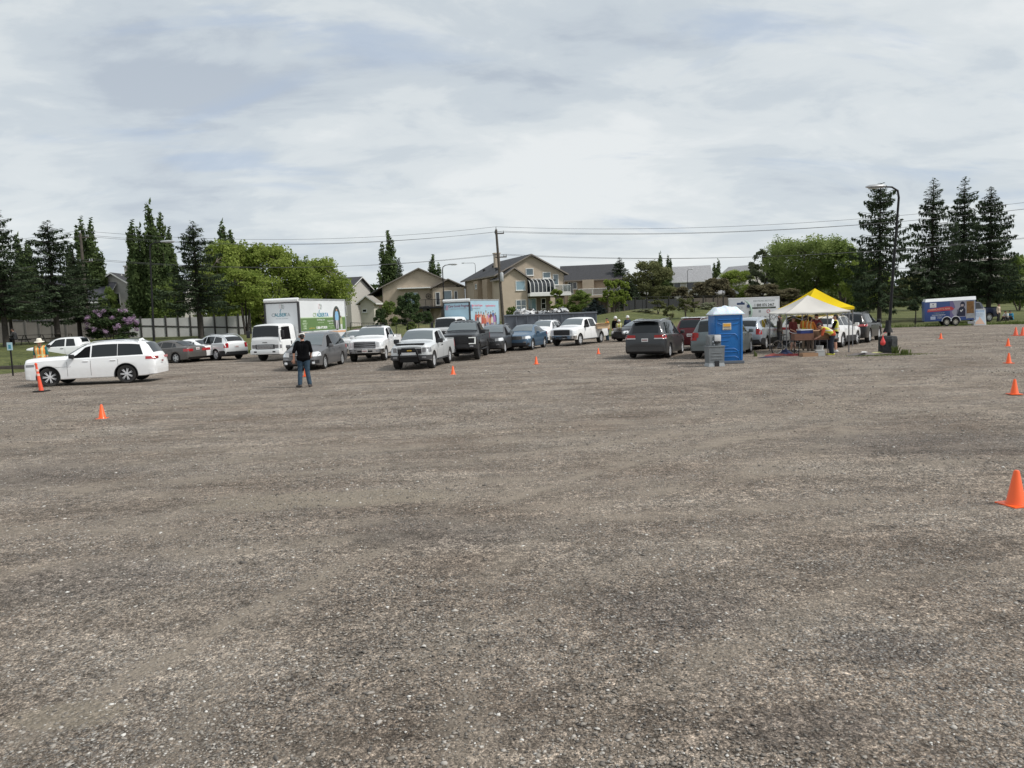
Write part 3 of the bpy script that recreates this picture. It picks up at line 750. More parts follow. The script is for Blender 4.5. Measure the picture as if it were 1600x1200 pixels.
def cuv(name, label, col, **k):
    d = dict(K=K_CUV, axle=(.88, 3.52), R=.345, rearwin=(4.10, 4.42), ws=(1.25, 2.12), side_w=SW_CUV, style='five', tailz=(.9, 1.08), hl=(.74, .90))
    d.update(k); return suv(name, label, col, **d)
def van(name, label, col, **k):
    d = dict(K=K_VAN, axle=(.95, 3.98), R=.335, rearwin=(4.70, 4.97), ws=(1.12, 2.12), side_w=[((1.42, 2.48), (2.10, 2.48)), ((2.56, 3.72), (2.56, 3.70)), ((3.80, 4.78), (3.78, 4.58))],
             style='five', tailz=(.88, 1.06), hl=(.62, .80), cat='minivan')
    d.update(k); return suv(name, label, col, **d)
def sedan(name, label, col, rear_open=None, **k):
    d = dict(K=K_SED, axle=(.92, 3.62), R=.315, rearwin=(3.38, 4.02), ws=(1.22, 2.14), side_w=[((1.38, 2.36), (2.06, 2.36)), ((2.44, 3.30), (2.44, 3.22)), ((3.34, 3.66), (3.28, 3.42))],
             style='five', rails=False, cat='sedan', tailz=(.72, .90), hl=(.56, .72))
    d.update(k); return suv(name, label, col, **d)

def pickup(name, label, col, f=(1, 1, 1), group=None, grm=CHROME, grd=BLACKP, style='six', rimm=None, bump=None, R=.40, lift=0.0, arch=False, cab=4.03, cap=False, hood=False, lampm=LENS, face='bars', steer=0, extcab=False, plate_f=False, dz=0, bullbar=False):
    fl, fw, fh = f; K2 = scaleK(K_PU, fl, fw, fh)
    if lift: K2 = [(k[0], k[1]+lift, k[2]+lift, k[3]+lift, k[4], k[5]) for k in K2]
    ax = [.93*fl, 4.62*fl]
    root, S = base_vehicle(name, label, 'pickup truck', group, K2, ax, R, col, style=style, rimm=rimm, bed=(4.14*fl, 5.80*fl), wd=.27, steer=steer, rim=R*.62)
    h = fh; l = lift
    top_window(S, 1.50*fl, 2.16*fl, .97, .91, 'windscreen', root)
    top_window(S, 3.84*fl, 4.0*fl, .80, .66, 'rear_window', root, front=False, m=GLASS)
    wins = [((1.60, 2.66), (2.14, 2.66)), ((2.76, 3.72), (2.76, 3.64))] if not extcab else [((1.60, 2.86), (2.14, 2.86)), ((2.96, 3.66), (2.96, 3.50))]
    for sd in (1, -1):
        for a, b in wins: side_window(S, (a[0]*fl, a[1]*fl), (b[0]*fl, b[1]*fl), sd, 'side_window', root)
        mirror_part(S, 1.78*fl, S.at(1.78*fl)[1], sd, BLACKP if not (grm is CHROME and not extcab) else col, root, 1.15)
    sl = [1.56*fl, wins[0][0][1]*fl+.04, 3.80*fl, 4.08*fl]
    seams(S, sl, .5*h+l, root)
    handles(S, [wins[0][0][1]*fl-.16]+([3.60*fl] if not extcab else []), S.at(2.5*fl)[1]-.12, BLACKP if extcab else col, root)
    if face != 'none':
        grille_bars(S, .78*h+l, 1.10*h+l, S.W*.58, {'bars': 3, 'honey': 5, 'bow': 1}[face], root, grd, grm, frame=grm if face != 'bow' else None)
        if face == 'bow':
            MB().box(S.X(0)+.02, S.X(0)+.045, -.11, .11, .91*h, .98*h, .012).build('badge', mat('gold badge', (.75, .52, .12), .25, metal=.8), root, 40)
        lamps(S, root, .86*h+l, 1.08*h+l, S.W*.62, .36, lampm)
    wrap(S, .50*h+l, .72*h+l, 0, .30, 'bumper', root, bump or CHROME, 'front', 0, off=.05)
    MB().box(S.X(0)+.02, S.X(0)+.062, -S.W*.42, S.W*.42, .54*h+l, .64*h+l, .01).build('bumper_intake', BLACKP, root)
    for sd in (1, -1): MB().box(S.X(0)+.02, S.X(0)+.068, sd*S.W*.60, sd*S.W*.80, .56*h+l, .65*h+l, .015).build('fog_lamp', LENSD, root, 40)
    lamps(S, root, .86*h+l, 1.22*h+l, S.W*.80, .10, REDL, 'rear')
    wrap(S, .52*h+l, .70*h+l, 0, .15, 'rear_bumper', root, bump or CHROME, 'rear', 0, off=.06)
    plate(S, .56*h+l, root)
    if plate_f: plate(S, .53*h+l, root, 'front').location = (.055, 0, 0)
    for sd in (1, -1): MB().box(S.X(4.05*fl), S.X(1.55*fl), sd*(S.W-.06), sd*(S.W+.07), .40*h+l*.6, .45*h+l*.6, .02).build('running_board', BLACKP, root, 40)
    if arch: arch_trims(S, root, w=.07)
    return root, S
def place(root, px, py, heading, z=0.0, rollx=0.0):
    p = gnd(px, py); root.location = (p.x, p.y, z); root.rotation_euler = (rollx, 0, R_(heading)); return root

def _pts(root):
    P = []
    def walk(o, Mx):
        for c in o.children:
            M2 = Mx @ c.matrix_basis
            if c.type == 'MESH' and c.name.split('.')[0] in ('body', 'wheel', 'cab', 'cargo_box', 'bumper', 'rear_bumper', 'cabin', 'skid', 'trailer_body', 'canopy_cloth', 'leg', 'tank', 'foot'):
                n = len(c.data.vertices); a = np.empty(n*3); c.data.vertices.foreach_get('co', a); a = a.reshape(-1, 3)
                A = np.array(M2); P.append(a @ A[:3, :3].T + A[:3, 3])
            walk(c, M2)
    walk(root, Matrix.Identity(4)); return np.concatenate(P)
def fit(root, heading, bottom, x0=None, x1=None, Y=None):
    """stand a vehicle on the lot with the given heading so that its nearest tyre and its flank fall where the photograph has them"""
    P = _pts(root); sc = np.array(root.scale); a = R_(heading); P = P*sc
    Rm = np.array([[math.cos(a), -math.sin(a), 0], [math.sin(a), math.cos(a), 0], [0, 0, 1]]); P = P @ Rm.T
    c = gnd(((x0 or x1)+(x1 or x0))/2, bottom-6); loc = np.array([c.x, Y or c.y, 0.0])
    for _ in range(14):
        Q = P+loc-np.array([0, 0, CAM_H]); d = Q @ np.array(CF); u = 800+FPX*(Q @ np.array(CR))/d; v = 600-FPX*(Q @ np.array(CU))/d
        low = P[:, 2] < .12
        e = bottom-v[low].max() if Y is None else 0; k = loc[1]**2/(FPX*CAM_H)
        if x0 is not None and x1 is not None: ex = (x0+x1)/2-(u.min()+u.max())/2
        elif x0 is not None: ex = x0-u.min()
        else: ex = x1-u.max()
        f = loc[1]; loc[1] -= e*k*.9; loc[0] = loc[0]*loc[1]/f + ex*loc[1]/FPX*.95
    root.location = loc; root.rotation_euler = (0, 0, a); return root

# lettering as mesh
def text(body, size, m, parent, mat4, name='lettering', bold=0.0, sx=1.0, align='CENTER'):
    cu = bpy.data.curves.new(name, 'FONT'); cu.body = body; cu.size = size; cu.align_x = align; cu.align_y = 'CENTER'; cu.extrude = .002; cu.offset = bold
    cu.resolution_u = 2
    o = bpy.data.objects.new('tmp', cu); COL.objects.link(o)
    dg = bpy.context.evaluated_depsgraph_get(); me = bpy.data.meshes.new_from_object(o.evaluated_get(dg))
    COL.objects.unlink(o); bpy.data.objects.remove(o); me.transform(mat4 @ Matrix.Diagonal((sx, 1, 1, 1)))
    me.materials.clear(); me.materials.append(m)
    return link(name, me, parent)
def face_mat(origin, right, up):
    r = Vector(right).normalized(); u = Vector(up).normalized(); n = r.cross(u)
    return Matrix(((r.x, u.x, n.x, origin[0]), (r.y, u.y, n.y, origin[1]), (r.z, u.z, n.z, origin[2]), (0, 0, 0, 1)))
# ------------------------------------------------------------ the vehicles themselves
WHITE = paint('white', (.86, .865, .87), dirt=.3); PEARL = paint('pearl white', (.70, .71, .71), dirt=.4)
SILVER = paint('silver', (.46, .47, .48), .35, dirt=.35); LTSILV = paint('pale silver', (.68, .70, .71), .12, dirt=.35)
GREY = paint('mid grey', (.17, .17, .175), .45, dirt=.45); TAUPE = paint('taupe grey', (.145, .137, .13), .45, dirt=.4)
CHAR = paint('charcoal', (.055, .058, .062), .4, dirt=.55); BLACK = paint('black', (.012, .012, .013), .1, dirt=.55)
BLUE = paint('steel blue', (.055, .12, .20), .35, dirt=.35); NAVY = paint('navy', (.008, .013, .035), 0)
MAROON = paint('maroon', (.10, .012, .016), .25, dirt=.4); GREENG = paint('grey green', (.15, .175, .18), .45, dirt=.45)
TWHITE = mat('truck white', (.82, .83, .83), .4, coat=.4, var=.05, vscale=.8)
W_ALL = ALLOY

# white three-row SUV in front at left, its front wheels steered towards the viewer, driver window open
r, S = suv('large_suv', 'long white three-row SUV side-on behind the orange delineator post, driver window open', WHITE, group=None, rails=True, steer=R_(22), style='twin', rimm=ALLOY, R=.395, archtrim=False, fbump=WHITE, pil=True, side_w=[((1.72, 2.60), (2.37, 2.60)), ((2.66, 3.69), (2.66, 3.67)), ((3.71, 4.74), (3.69, 4.56))], rear='wide', grm=BLACKP, lampm=LENSD, hl=(.84, .93), tailz=(1.0, 1.12))
arch_trims(S, r, BLACKP, .02)
mb = MB()
for k in range(16): mb.box(.75+k*.045, .775+k*.045, S.W+.002, S.W+.008, .80, .815)
mb.build('model_badge', CHROME, r)
mb = MB(); mb.box(-2.1, 1.0, .68, .72, 1.115, 1.128); mb.build('beltline_trim', CHROME, r)
mb = MB(); mb.tube([(-1.75, 0, 1.80), (-1.88, 0, 1.85), (-1.95, 0, 1.80)], [.06, .05, .02], 8); mb.build('antenna', WHITE, r, 50)
# driver's side opening
sw = [c for c in r.children if c.name.startswith('side_window')]
fit(r, 188.5, 604, 41, 261); SUVROOT = r

def first_side(root, side=1):
    best = None
    for c in root.children:
        if c.name.startswith('side_window'):
            xs_ = [v.co.x for v in c.data.vertices]; ys_ = [v.co.y for v in c.data.vertices]
            if (sum(ys_) > 0) == (side > 0) and (best is None or sum(xs_)/len(xs_) > best[0]): best = (sum(xs_)/len(xs_), c)
    return best[1]
INSHADE = mat('painted inside shade', (.008, .008, .009), .9, spec=.1)  # near-black colour stands for shade inside cabins and wells that are not hollow
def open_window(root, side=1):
    c = first_side(root, side); me = c.data.copy(); me.materials.clear(); me.materials.append(INSHADE); c.data = me; c.name = 'open_window'; c['label'] = 'wound-down front window with the cabin shade painted black'
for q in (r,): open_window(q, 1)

r, S = pickup('pickup_truck', 'white regular pickup facing left behind the long white SUV, beside the marshal', WHITE, f=(.93, .97, .95), style='steel', R=.37, extcab=True, grd=BLACKP)
fit(r, 187, 569, 40)
r, S = sedan('sedan', 'taupe grey sedan seen from behind, between the long white SUV and a white sedan', TAUPE, style='five', rimm=LTSILV, R=.32)
fit(r, 161, 568, None, 323)
r, S = sedan('sedan', 'white sedan parked between the taupe sedan and the silver crossover at left', WHITE, style='five', rimm=ALLOYD)
MB().box(S.X(4.6), S.X(4.35), -.66, .66, 1.09, 1.12, .01).build('spoiler', BLACKP, r)
fit(r, 155, 564.5, None, 351)
r, S = cuv('crossover', 'pale silver crossover with tall red tail lamps, parked just left of the tall box truck', LTSILV, rear='tall', clad=.50, style='five', R=.36)
fit(r, 144, 563, None, 388)

# --- box trucks
K_CAB = [(0, .48, 1.12, 1.28, .94, .90), (.02, .42, 1.20, 1.36, 1.01, .96), (.06, .40, 1.24, 1.42, 1.03, .97), (.11, .40, 1.26, 1.74, 1.04, .95), (.17, .40, 1.27, 2.08, 1.04, .92), (.26, .40, 1.28, 2.24, 1.04, .90), (1.7, .40, 1.28, 2.27, 1.04, .86), (1.86, .42, 1.28, 2.2, 1.03, .86), (1.92, .5, 1.27, 2.1, 1.0, .85)]
def box_truck(label, BL, BH, facecol, sidecol, cabm):
    root = thing('box_truck', label, 'box truck')
    S = Shell(K_CAB, [1.05], .40, crown=.04)
    link('cab', S.mesh('cab', cabm), root)
    top_window(S, .065, .20, .95, .95, 'windscreen', root, m=GLASS)
    for sd in (1, -1):
        side_window(S, (.26, 1.30), (.40, 1.30), sd, 'side_window', root, m=INSHADE, zhi=.16)
        mb = MB(); mb.tube([(S.X(.15), sd*.9, 2.0), (S.X(.05), sd*1.16, 2.0), (S.X(.05), sd*1.2, 1.55)], .015, 6); mb.box(S.X(.12), S.X(.03), sd*1.08, sd*1.30, 1.45, 1.88, .03); mb.build('mirror', BLACKP, root, 50)
        wrap(S, .80, 1.02, .62, .16, 'headlight', root, LENSD, 'front', sd, off=.012)
        MB().box(S.X(1.28), S.X(1.20), sd*1.0, sd*1.06, .98, 1.2, .01).build('door_handle', BLACKP, root)
    seams(S, [.22, 1.42], .62, root)
    mb = MB(); X0 = S.X(0); mb.box(X0, X0+.03, -.66, .66, .76, 1.04, .02, mi=0)
    for k in range(3): mb.box(X0+.02, X0+.045, -.58, .58, .80+k*.075, .835+k*.075, .01, mi=1)
    mb.build('grille', [BLACKP, CHROME], root)
    mb = MB(); mb.box(X0-.12, X0+.10, -1.02, 1.02, .44, .72, .04); mb.build('bumper', cabm, root, 40)
    mb = MB()
    for sd in (1, -1): mb.box(X0+.09, X0+.108, sd*.55, sd*.75, .55, .64, .01)
    mb.build('fog_lamp', BLACKP, root)
    MB().box(X0+.015, X0+.03, -.16, .16, 1.14, 1.18).build('lettering', DARKP, root)
    bx1 = S.X(1.98); bx0 = bx1-BL; bt = BH; bb = 1.0; hw = 1.22
    mb = MB(); mb.box(bx0, bx1, -hw, hw, bb, bt-.02, .02); mb.build('cargo_box', facecol, root)
    # white corner radius cap over the front, dark gaskets
    mb = MB(); mb.tube([(bx1-.04, -hw-.0, bt-.06), (bx1-.04, hw, bt-.06)], .13, 12); mb.build('front_cap', TWHITE, root, 60)
    mb = MB()
    for sd in (1, -1): mb.box(bx1-.10, bx1+.03, sd*(hw-.09), sd*(hw+.03), bb, bt-.18, .01, mi=0)
    mb.box(bx1, bx1+.028, -hw+.1, hw-.1, bt-.25, bt-.19, .005, mi=0)
    mb.build('corner_post', DARKP, root)
    mb = MB()
    for sd in (1, -1):
        mb.box(bx0-.01, bx1-.1, sd*(hw-.02), sd*(hw+.02), bt-.10, bt+.01, .01); mb.box(bx0-.02, bx0+.10, sd*(hw-.05), sd*(hw+.025), bb, bt-.1, .01)
        mb.box(bx0-.01, bx1-.1, sd*(hw-.02), sd*(hw+.02), bb-.04, bb+.10, .01)
    mb.build('edge_rail', STEEL, root)
    mb = MB()
    for sd in (1, -1): mb.box(bx0, S.X(.4), sd*.38, sd*.46, .72, .98, .01)
    mb.box(bx0, bx0+.12, -1.1, 1.1, .45, .6, .02); mb.box(S.X(2.9), S.X(2.2), .5, 1.0, .5, .9, .05)
    mb.build('chassis', BLACKP, root)
    tm, rm = wheel_mesh(.40, .26, .25, 'steel', STEEL)
    for x, yy in ((S.X(1.05), .90), (bx0+1.7, .98), (bx0+1.7, .70)):
        for sd in (1, -1):
            o = link('wheel', tm, root); o.location = (x, sd*yy, .40); o.rotation_euler = (0, 0, 0 if sd > 0 else math.pi); link('rim', rm, o)
    return root, S, bx0, bx1, bb, bt, hw
def flatmat(n, c, r=.5): return mat('print '+n, c, r)
def rect_on(origin, right, up, x0, x1, z0, z1, m, parent, name='printed_panel', off=.004, poly=None):
    Mx = face_mat(origin, right, up); mb = MB()
    P = poly or [(x0, z0), (x1, z0), (x1, z1), (x0, z1)]
    n = len(P); mb.add([Mx @ Vector((x, z, off)) for x, z in P]+[Mx @ Vector((x, z, 0)) for x, z in P], [tuple(range(n)), tuple(range(2*n-1, n-1, -1))]+[(i, i+n, (i+1) % n+n, (i+1) % n) for i in range(n)])
    return mb.build(name, m, parent)
def ellipse(cx, cz, rx, rz, n=20): return [(cx+rx*math.cos(2*math.pi*k/n), cz+rz*math.sin(2*math.pi*k/n)) for k in range(n)]
def figure_print(o, rgt, up, cx, z0, h, shirt, legs, skin, hair, parent, off, name='printed_figure'):
    """a person in a printed picture, in five small flat shapes"""
    mb = MB(); Mx = face_mat(o, rgt, up)
    def poly(P, mi, dz):
        n = len(P); mb.add([Mx @ Vector((cx+x*h, z0+z*h, off+dz)) for x, z in P], [tuple(range(n))], mi)
    poly([(-.10, 0), (-.03, 0), (.0, .42), (.02, .42), (.05, 0), (.12, 0), (.12, .5), (-.11, .5)], 1, 0)
    poly([(-.15, .42), (.15, .42), (.18, .62), (.13, .83), (.04, .86), (-.04, .86), (-.13, .83), (-.18, .62)], 0, .001)
    poly(ellipse(0, .93, .055, .07, 10), 2, .002); poly([(-.06, .93), (-.055, .99), (0, 1.02), (.055, .99), (.06, .93), (0, .97)], 3, .003)
    return mb.build(name, [shirt, legs, skin, hair], parent)
SKIN_P = flatmat('skin', (.55, .33, .24)); SKIN_P2 = flatmat('brown skin', (.22, .11, .07)); HAIR_P = flatmat('dark hair', (.03, .02, .018)); WH_P = flatmat('white', (.8, .8, .8))
PGREEN = flatmat('leaf green', (.115, .20, .065)); PTEAL = flatmat('teal', (.06, .26, .34)); PBLUE = flatmat('blue', (.05, .22, .42)); PNAVY = flatmat('navy', (.03, .06, .14))
PORG = flatmat('orange', (.75, .33, .12)); PPALEG = flatmat('pale green', (.5, .62, .42)); PYEL = flatmat('ochre', (.55, .40, .08)); PGREY = flatmat('grey', (.33, .36, .37)); PDARK = flatmat('dark picture', (.06, .07, .06))
PPINK = flatmat('pink', (.75, .28, .36)); PRED = flatmat('red', (.55, .06, .07)); PGRNL = flatmat('mid green', (.16, .40, .18))
def logo(o, rgt, up, cx, cz, s, parent, off=.006):
    """butterfly-like loops and a blue swoosh over the name"""
    Mx = face_mat(o, rgt, up)
    for (P, m) in ((ellipse(cx-.10*s, cz+.62*s, .13*s, .20*s, 16), flatmat('rose outline', (.66, .50, .52))), (ellipse(cx+.22*s, cz+.58*s, .10*s, .19*s, 16), PGREY), (ellipse(cx+.07*s, cz+.62*s, .04*s, .22*s, 12), flatmat('sage', (.42, .5, .44)))):
        MB().tube([Mx @ Vector((x, z, off)) for x, z in P+[P[0]]], .016*s, 5, cap=False).build('emblem', m, parent)
    P = [(cx+.02*s, cz+.34*s), (cx-.10*s, cz+.30*s), (cx-.16*s, cz+.14*s), (cx-.13*s, cz-.02*s)]
    MB().tube([Mx @ Vector((x, z, off)) for x, z in P], [.012*s, .028*s, .03*s, .02*s], 6).build('emblem', PTEAL, parent)

PANEL = mat('white aluminium panel', (.72, .74, .75), .45, coat=.2, var=.04, vscale=.6)
r, S, bx0, bx1, bb, bt, hw = box_truck('tall white box truck with green and white side print, parked behind the grey minivan', 6.0, 3.78, PANEL, PANEL, TWHITE)
# front face of the box
o = (bx1+.004, 0, 0); rg = (0, 1, 0); up = (0, 0, 1)
logo(o, rg, up, 0, 2.95, .62, r)
for tx, m_, c_ in (('CP', PGREY, -.56), ('ALBER', PTEAL, -.10), ('TA', PGREY, .41)): text(tx, .30, m_, r, face_mat((bx1+.006, c_, 2.80), rg, up), bold=.006)
text('Give. Grow. Get involved.', .085, PGREY, r, face_mat((bx1+.006, 0, 2.58), rg, up))
# left flank (faces the camera side): local +y ; right direction of the reader is -x
o = (bx1, hw+.004, 0); rg = (-1, 0, 0)
L_ = 6.0
rect_on(o, rg, up, .15, L_-.12, 1.72, 2.55, PGREEN, r)
rect_on(o, rg, up, .15, L_-.12, 1.52, 1.64, flatmat('orange stripe', (.72, .42, .24)), r)
rect_on(o, rg, up, .15, L_-.12, 2.545, 2.60, PPALEG, r, off=.005)
logo(o, rg, up, 2.55, 2.80, .80, r)
for tx, m_, c_ in (('CP', flatmat('moss', (.3, .42, .25)), 1.85), ('ALBER', PTEAL, 2.62), ('TA', PBLUE, 3.38)): text(tx, .36, m_, r, face_mat((bx1-c_, hw+.008, 2.73), rg, up), bold=.008)
text('NEED\nGENTLY\nUSED\nITEMS', .155, PPALEG, r, face_mat((bx1-.62, hw+.01, 2.12), rg, up), bold=.003)
text('cpalberta.ca', .15, PYEL, r, face_mat((bx1-1.45, hw+.01, 1.90), rg, up))
text('On Pickup Line', .16, WH_P, r, face_mat((bx1-2.6, hw+.01, 2.42), rg, up)); text('call or book online', .10, PPALEG, r, face_mat((bx1-2.6, hw+.01, 2.24), rg, up))
text('1.888.477.8030', .23, WH_P, r, face_mat((bx1-2.65, hw+.01, 1.90), rg, up), bold=.006)
text('Donate  Here', .14, WH_P, r, face_mat((bx1-3.85, hw+.01, 2.32), rg, up)); text('thank you for', .10, WH_P, r, face_mat((bx1-3.9, hw+.01, 2.15), rg, up)); text('helping local families', .09, PPALEG, r, face_mat((bx1-3.9, hw+.01, 1.98), rg, up)); text('to thrive', .09, PPALEG, r, face_mat((bx1-3.9, hw+.01, 1.85), rg, up))
rect_on(o, rg, up, 0, 0, 0, 0, PDARK, r, name='printed_picture', off=.007, poly=ellipse(4.72, 2.50, .52, .82, 28))
figure_print(o, rg, up, 4.72, 1.76, 1.40, flatmat('sky shirt', (.22, .42, .62)), flatmat('pale trousers', (.55, .52, .56)), SKIN_P, HAIR_P, r, .010)
figure_print(o, rg, up, 5.30, 1.66, .98, flatmat('olive shirt', (.34, .38, .18)), WH_P, SKIN_P, HAIR_P, r, .010)
fit(r, 254, 563.5, 388, 545)

# second truck further back, pale blue box
PB = mat('pale blue printed panel', (.40, .58, .68), .45, coat=.2, var=.12, vscale=.35)
r, S, bx0, bx1, bb, bt, hw = box_truck('pale blue box truck with a printed row of people, standing behind the black pickup', 5.2, 3.62, PB, PB, TWHITE)
rg = (0, 1, 0)
text('Care Goods Program', .27, flatmat('dark maroon', (.22, .05, .10)), r, face_mat((bx1+.006, .22, 3.12), rg, up), bold=.005, sx=.82)
text('supporting communities together', .11, PGREY, r, face_mat((bx1+.006, .2, 2.90), rg, up))
for (dy, dz, m_) in ((-.10, .09, PBLUE), (.10, .09, PPINK), (-.10, -.09, PGREY), (.10, -.09, PPINK)):
    Mx = face_mat((bx1+.006, -.98, 3.02), rg, up); MB().tube([Mx @ Vector((dy+x, dz+z, .004)) for x, z in ellipse(0, 0, .085, .085, 10)+[(.085, 0)]], .022, 5, cap=False).build('emblem', m_, r)
o = (bx1, hw+.004, 0); rg = (-1, 0, 0)
text('Care Goods Program', .24, PPINK, r, face_mat((bx1-1.25, hw+.01, 3.13), rg, up), sx=.85, bold=.004); text('supporting communities', .12, PGREY, r, face_mat((bx1-1.15, hw+.01, 2.9), rg, up))
text('togetherweshare.ca', .26, PPINK, r, face_mat((bx1-3.6, hw+.01, 3.10), rg, up), sx=.85, bold=.004)
for (dy, dz, m_) in ((-.10, .10, PBLUE), (.08, .10, PPINK), (-.10, -.16, PBLUE), (.08, -.16, PGREY)):
    Mx = face_mat((bx1-.32, hw+.008, 2.98), rg, up); MB().tube([Mx @ Vector((dy+x, dz+z, .004)) for x, z in ellipse(0, 0, .075, .11, 10)+[(.075, 0)]], .02, 5, cap=False).build('emblem', m_, r)
shirts = [(.45, .10, .07), (.10, .13, .3), (.6, .56, .5), (.5, .14, .08), (.09, .1, .12), (.38, .2, .42), (.65, .3, .25), (.6, .6, .62), (.2, .06, .05), (.5, .22, .12)]
for row, (zz0, n_, hh) in enumerate(((1.30, 9, 1.30), (1.15, 8, 1.18))):
    for k in range(n_):
        c = shirts[(k*3+row*4) % 10]; c2 = shirts[(k*7+row+2) % 10]
        figure_print(o, rg, up, 1.0+(k+row*.5)*.43, zz0+.05*math.sin(k*2.1), hh*(1+.05*math.sin(k*3.7)), flatmat('shirt%d' % ((k*3+row*4) % 10), c), flatmat('shirt%d' % ((k*7+row+2) % 10), c2), SKIN_P if (k+row) % 3 else SKIN_P2, HAIR_P, r, .006+row*.006)
fit(r, 244, 540, None, 781, Y=59)

# --- queue of vehicles facing the viewer
r, S = van('minivan', 'mid grey minivan facing the viewer behind the standing man in the black T-shirt', GREY, style='five', rimm=STEEL, grm=CHROME, hl=(.66, .86))
open_window(r, 1)
for sd in (1, -1): MB().box(S.X(-.005)-.01, S.X(-.03), sd*.60, sd*.74, .30, .42, .02).build('fog_lamp', LENS, r, 40)
fit(r, 267, 578, 441, 544)
r, S = pickup('pickup_truck', 'white crew-cab pickup with chrome grille and sunroof, between the minivan and the silver bull-bar pickup', WHITE, f=(1, 1, 1.0), plate_f=True, style='six', face='bars', grd=DARKP)
MB().box(S.X(3.0), S.X(2.3), -.5, .5, 1.955, 1.985, .012).build('sunroof', GLASSL, r)
open_window(r, 1); fit(r, 268, 565, 545, 628)
r, S = pickup('pickup_truck', 'silver pickup with black bull bar and gold badge, nearest of the trucks facing the viewer', LTSILV, f=(.92, .94, .93), grm=BLACKP, bump=DARKP, face='bow', extcab=True, style='six', R=.39, lampm=LENSD)
mb = MB(); X0 = S.X(0)+.12
mb.tube([(X0-.05, .46, .42), (X0+.10, .44, .60), (X0+.08, .38, .88), (X0+.06, .30, .96), (X0+.06, -.30, .96), (X0+.08, -.38, .88), (X0+.10, -.44, .60), (X0-.05, -.46, .42)], .04, 10)
mb.tube([(X0+.10, .44, .60), (X0+.10, -.44, .60)], .035, 8); mb.box(X0-.02, X0+.05, -.42, .42, .36, .60, .03)
mb.build('bull_bar', BLKMET, r, 50)
MB().box(X0+.02, X0+.06, -.33, .33, .68, .80, .01).build('light_bar', LENS, r)
MB().box(S.X(.22), S.X(.02), -.66, .66, 1.135, 1.20, .02).build('bonnet_deflector', BLACKP, r, 40)
MB().box(S.X(-.02)-.02, S.X(-.02), -.60, .60, .965, 1.0, .01).build('grille_trim', PEARL, r, 40)
open_window(r, 1); fit(r, 262.5, 577, 612, 710)
r, S = pickup('pickup_truck', 'lifted matt black pickup with bright C-shaped headlamps, in front of the pale blue box truck', BLACK, f=(1.0, 1.0, .98), lift=.16, grm=BLACKP, bump=BLACKP, face='honey', style='six', rimm=ALLOYD, R=.44, arch=True, lampm=BLACKP)
for sd in (1, -1):
    mb = MB(); X0 = S.X(0)+.035; y0, y1 = sd*.56, sd*.90
    mb.box(X0-.05, X0+.02, y0, y1, 1.17, 1.22, .01); mb.box(X0-.05, X0+.02, y0, y1, .86, .91, .01); mb.box(X0-.10, X0+.01, sd*.86, sd*.92, .86, 1.22, .01)
    mb.build('headlight', mat('lit lamp strip', (.95, .97, .95), .3, emis=None), r)
mb = MB()
for k in range(5): mb.box(S.X(2.35), S.X(2.22), -.50+k*.22, -.36+k*.22, 2.07, 2.12, .02)
mb.build('roof_marker', BLACKP, r)
open_window(r, 1); fit(r, 265, 563, None, 767)
r, S = cuv('crossover', 'dark grey crossover between the lifted black pickup and the blue coupe crossover', CHAR, f=(1, 1, 1.02), rimm=ALLOY, style='ten', clad=.36)
open_window(r, 1); fit(r, 259, 552.5, None, 806)
r, S = cuv('crossover', 'steel blue coupe-backed crossover facing the viewer, ahead of the white rear pickup', BLUE, K=K_CPE, axle=(.88, 3.58), R=.35, f=(1, 1.0, 1.0), ws=(1.3, 2.18), rearwin=(3.3, 4.05), side_w=[((1.42, 2.36), (2.08, 2.36)), ((2.44, 3.24), (2.44, 3.16)), ((3.32, 3.85), (3.26, 3.50))], clad=.36, style='twin', rails=False, third=False)
fit(r, 251, 547.5, None, 856)
r, S = cuv('crossover', 'white crossover half hidden behind the blue coupe crossover and the last white pickup', WHITE, f=(1.03, 1.02, 1.05), clad=.4)
fit(r, 250, 537.5, None, 882)
r, S = pickup('pickup_truck', 'white crew-cab pickup with dark mesh grille, last of the trucks facing the viewer', WHITE, f=(1, 1, .99), face='honey', grm=DARKP, style='six', bump=CHROME)
r2 = r; open_window(r, 1); fit(r, 240, 540, 860, 950)
r, S = sedan('sedan', 'black sedan facing left, mostly hidden by the charcoal minivan', BLACK, f=(1.05, 1.03, 1.10))
fit(r, 216, 533.5, 955)
r, S = sedan('hatchback', 'dark red car far back between the tall box truck and the chrome-grilled pickup', MAROON, f=(.95, 1, 1.05), cat='hatchback')
r.location = atd(553, 520, 66).xy.to_3d(); r.rotation_euler = (0, 0, R_(200))
r, S = suv('parked_suv', 'white SUV just showing behind the chrome-grilled pickup, below the dark red car', WHITE, f=(.9, .95, .9), rails=False)
r.location = atd(556, 540, 50.5).xy.to_3d(); r.rotation_euler = (0, 0, R_(262))

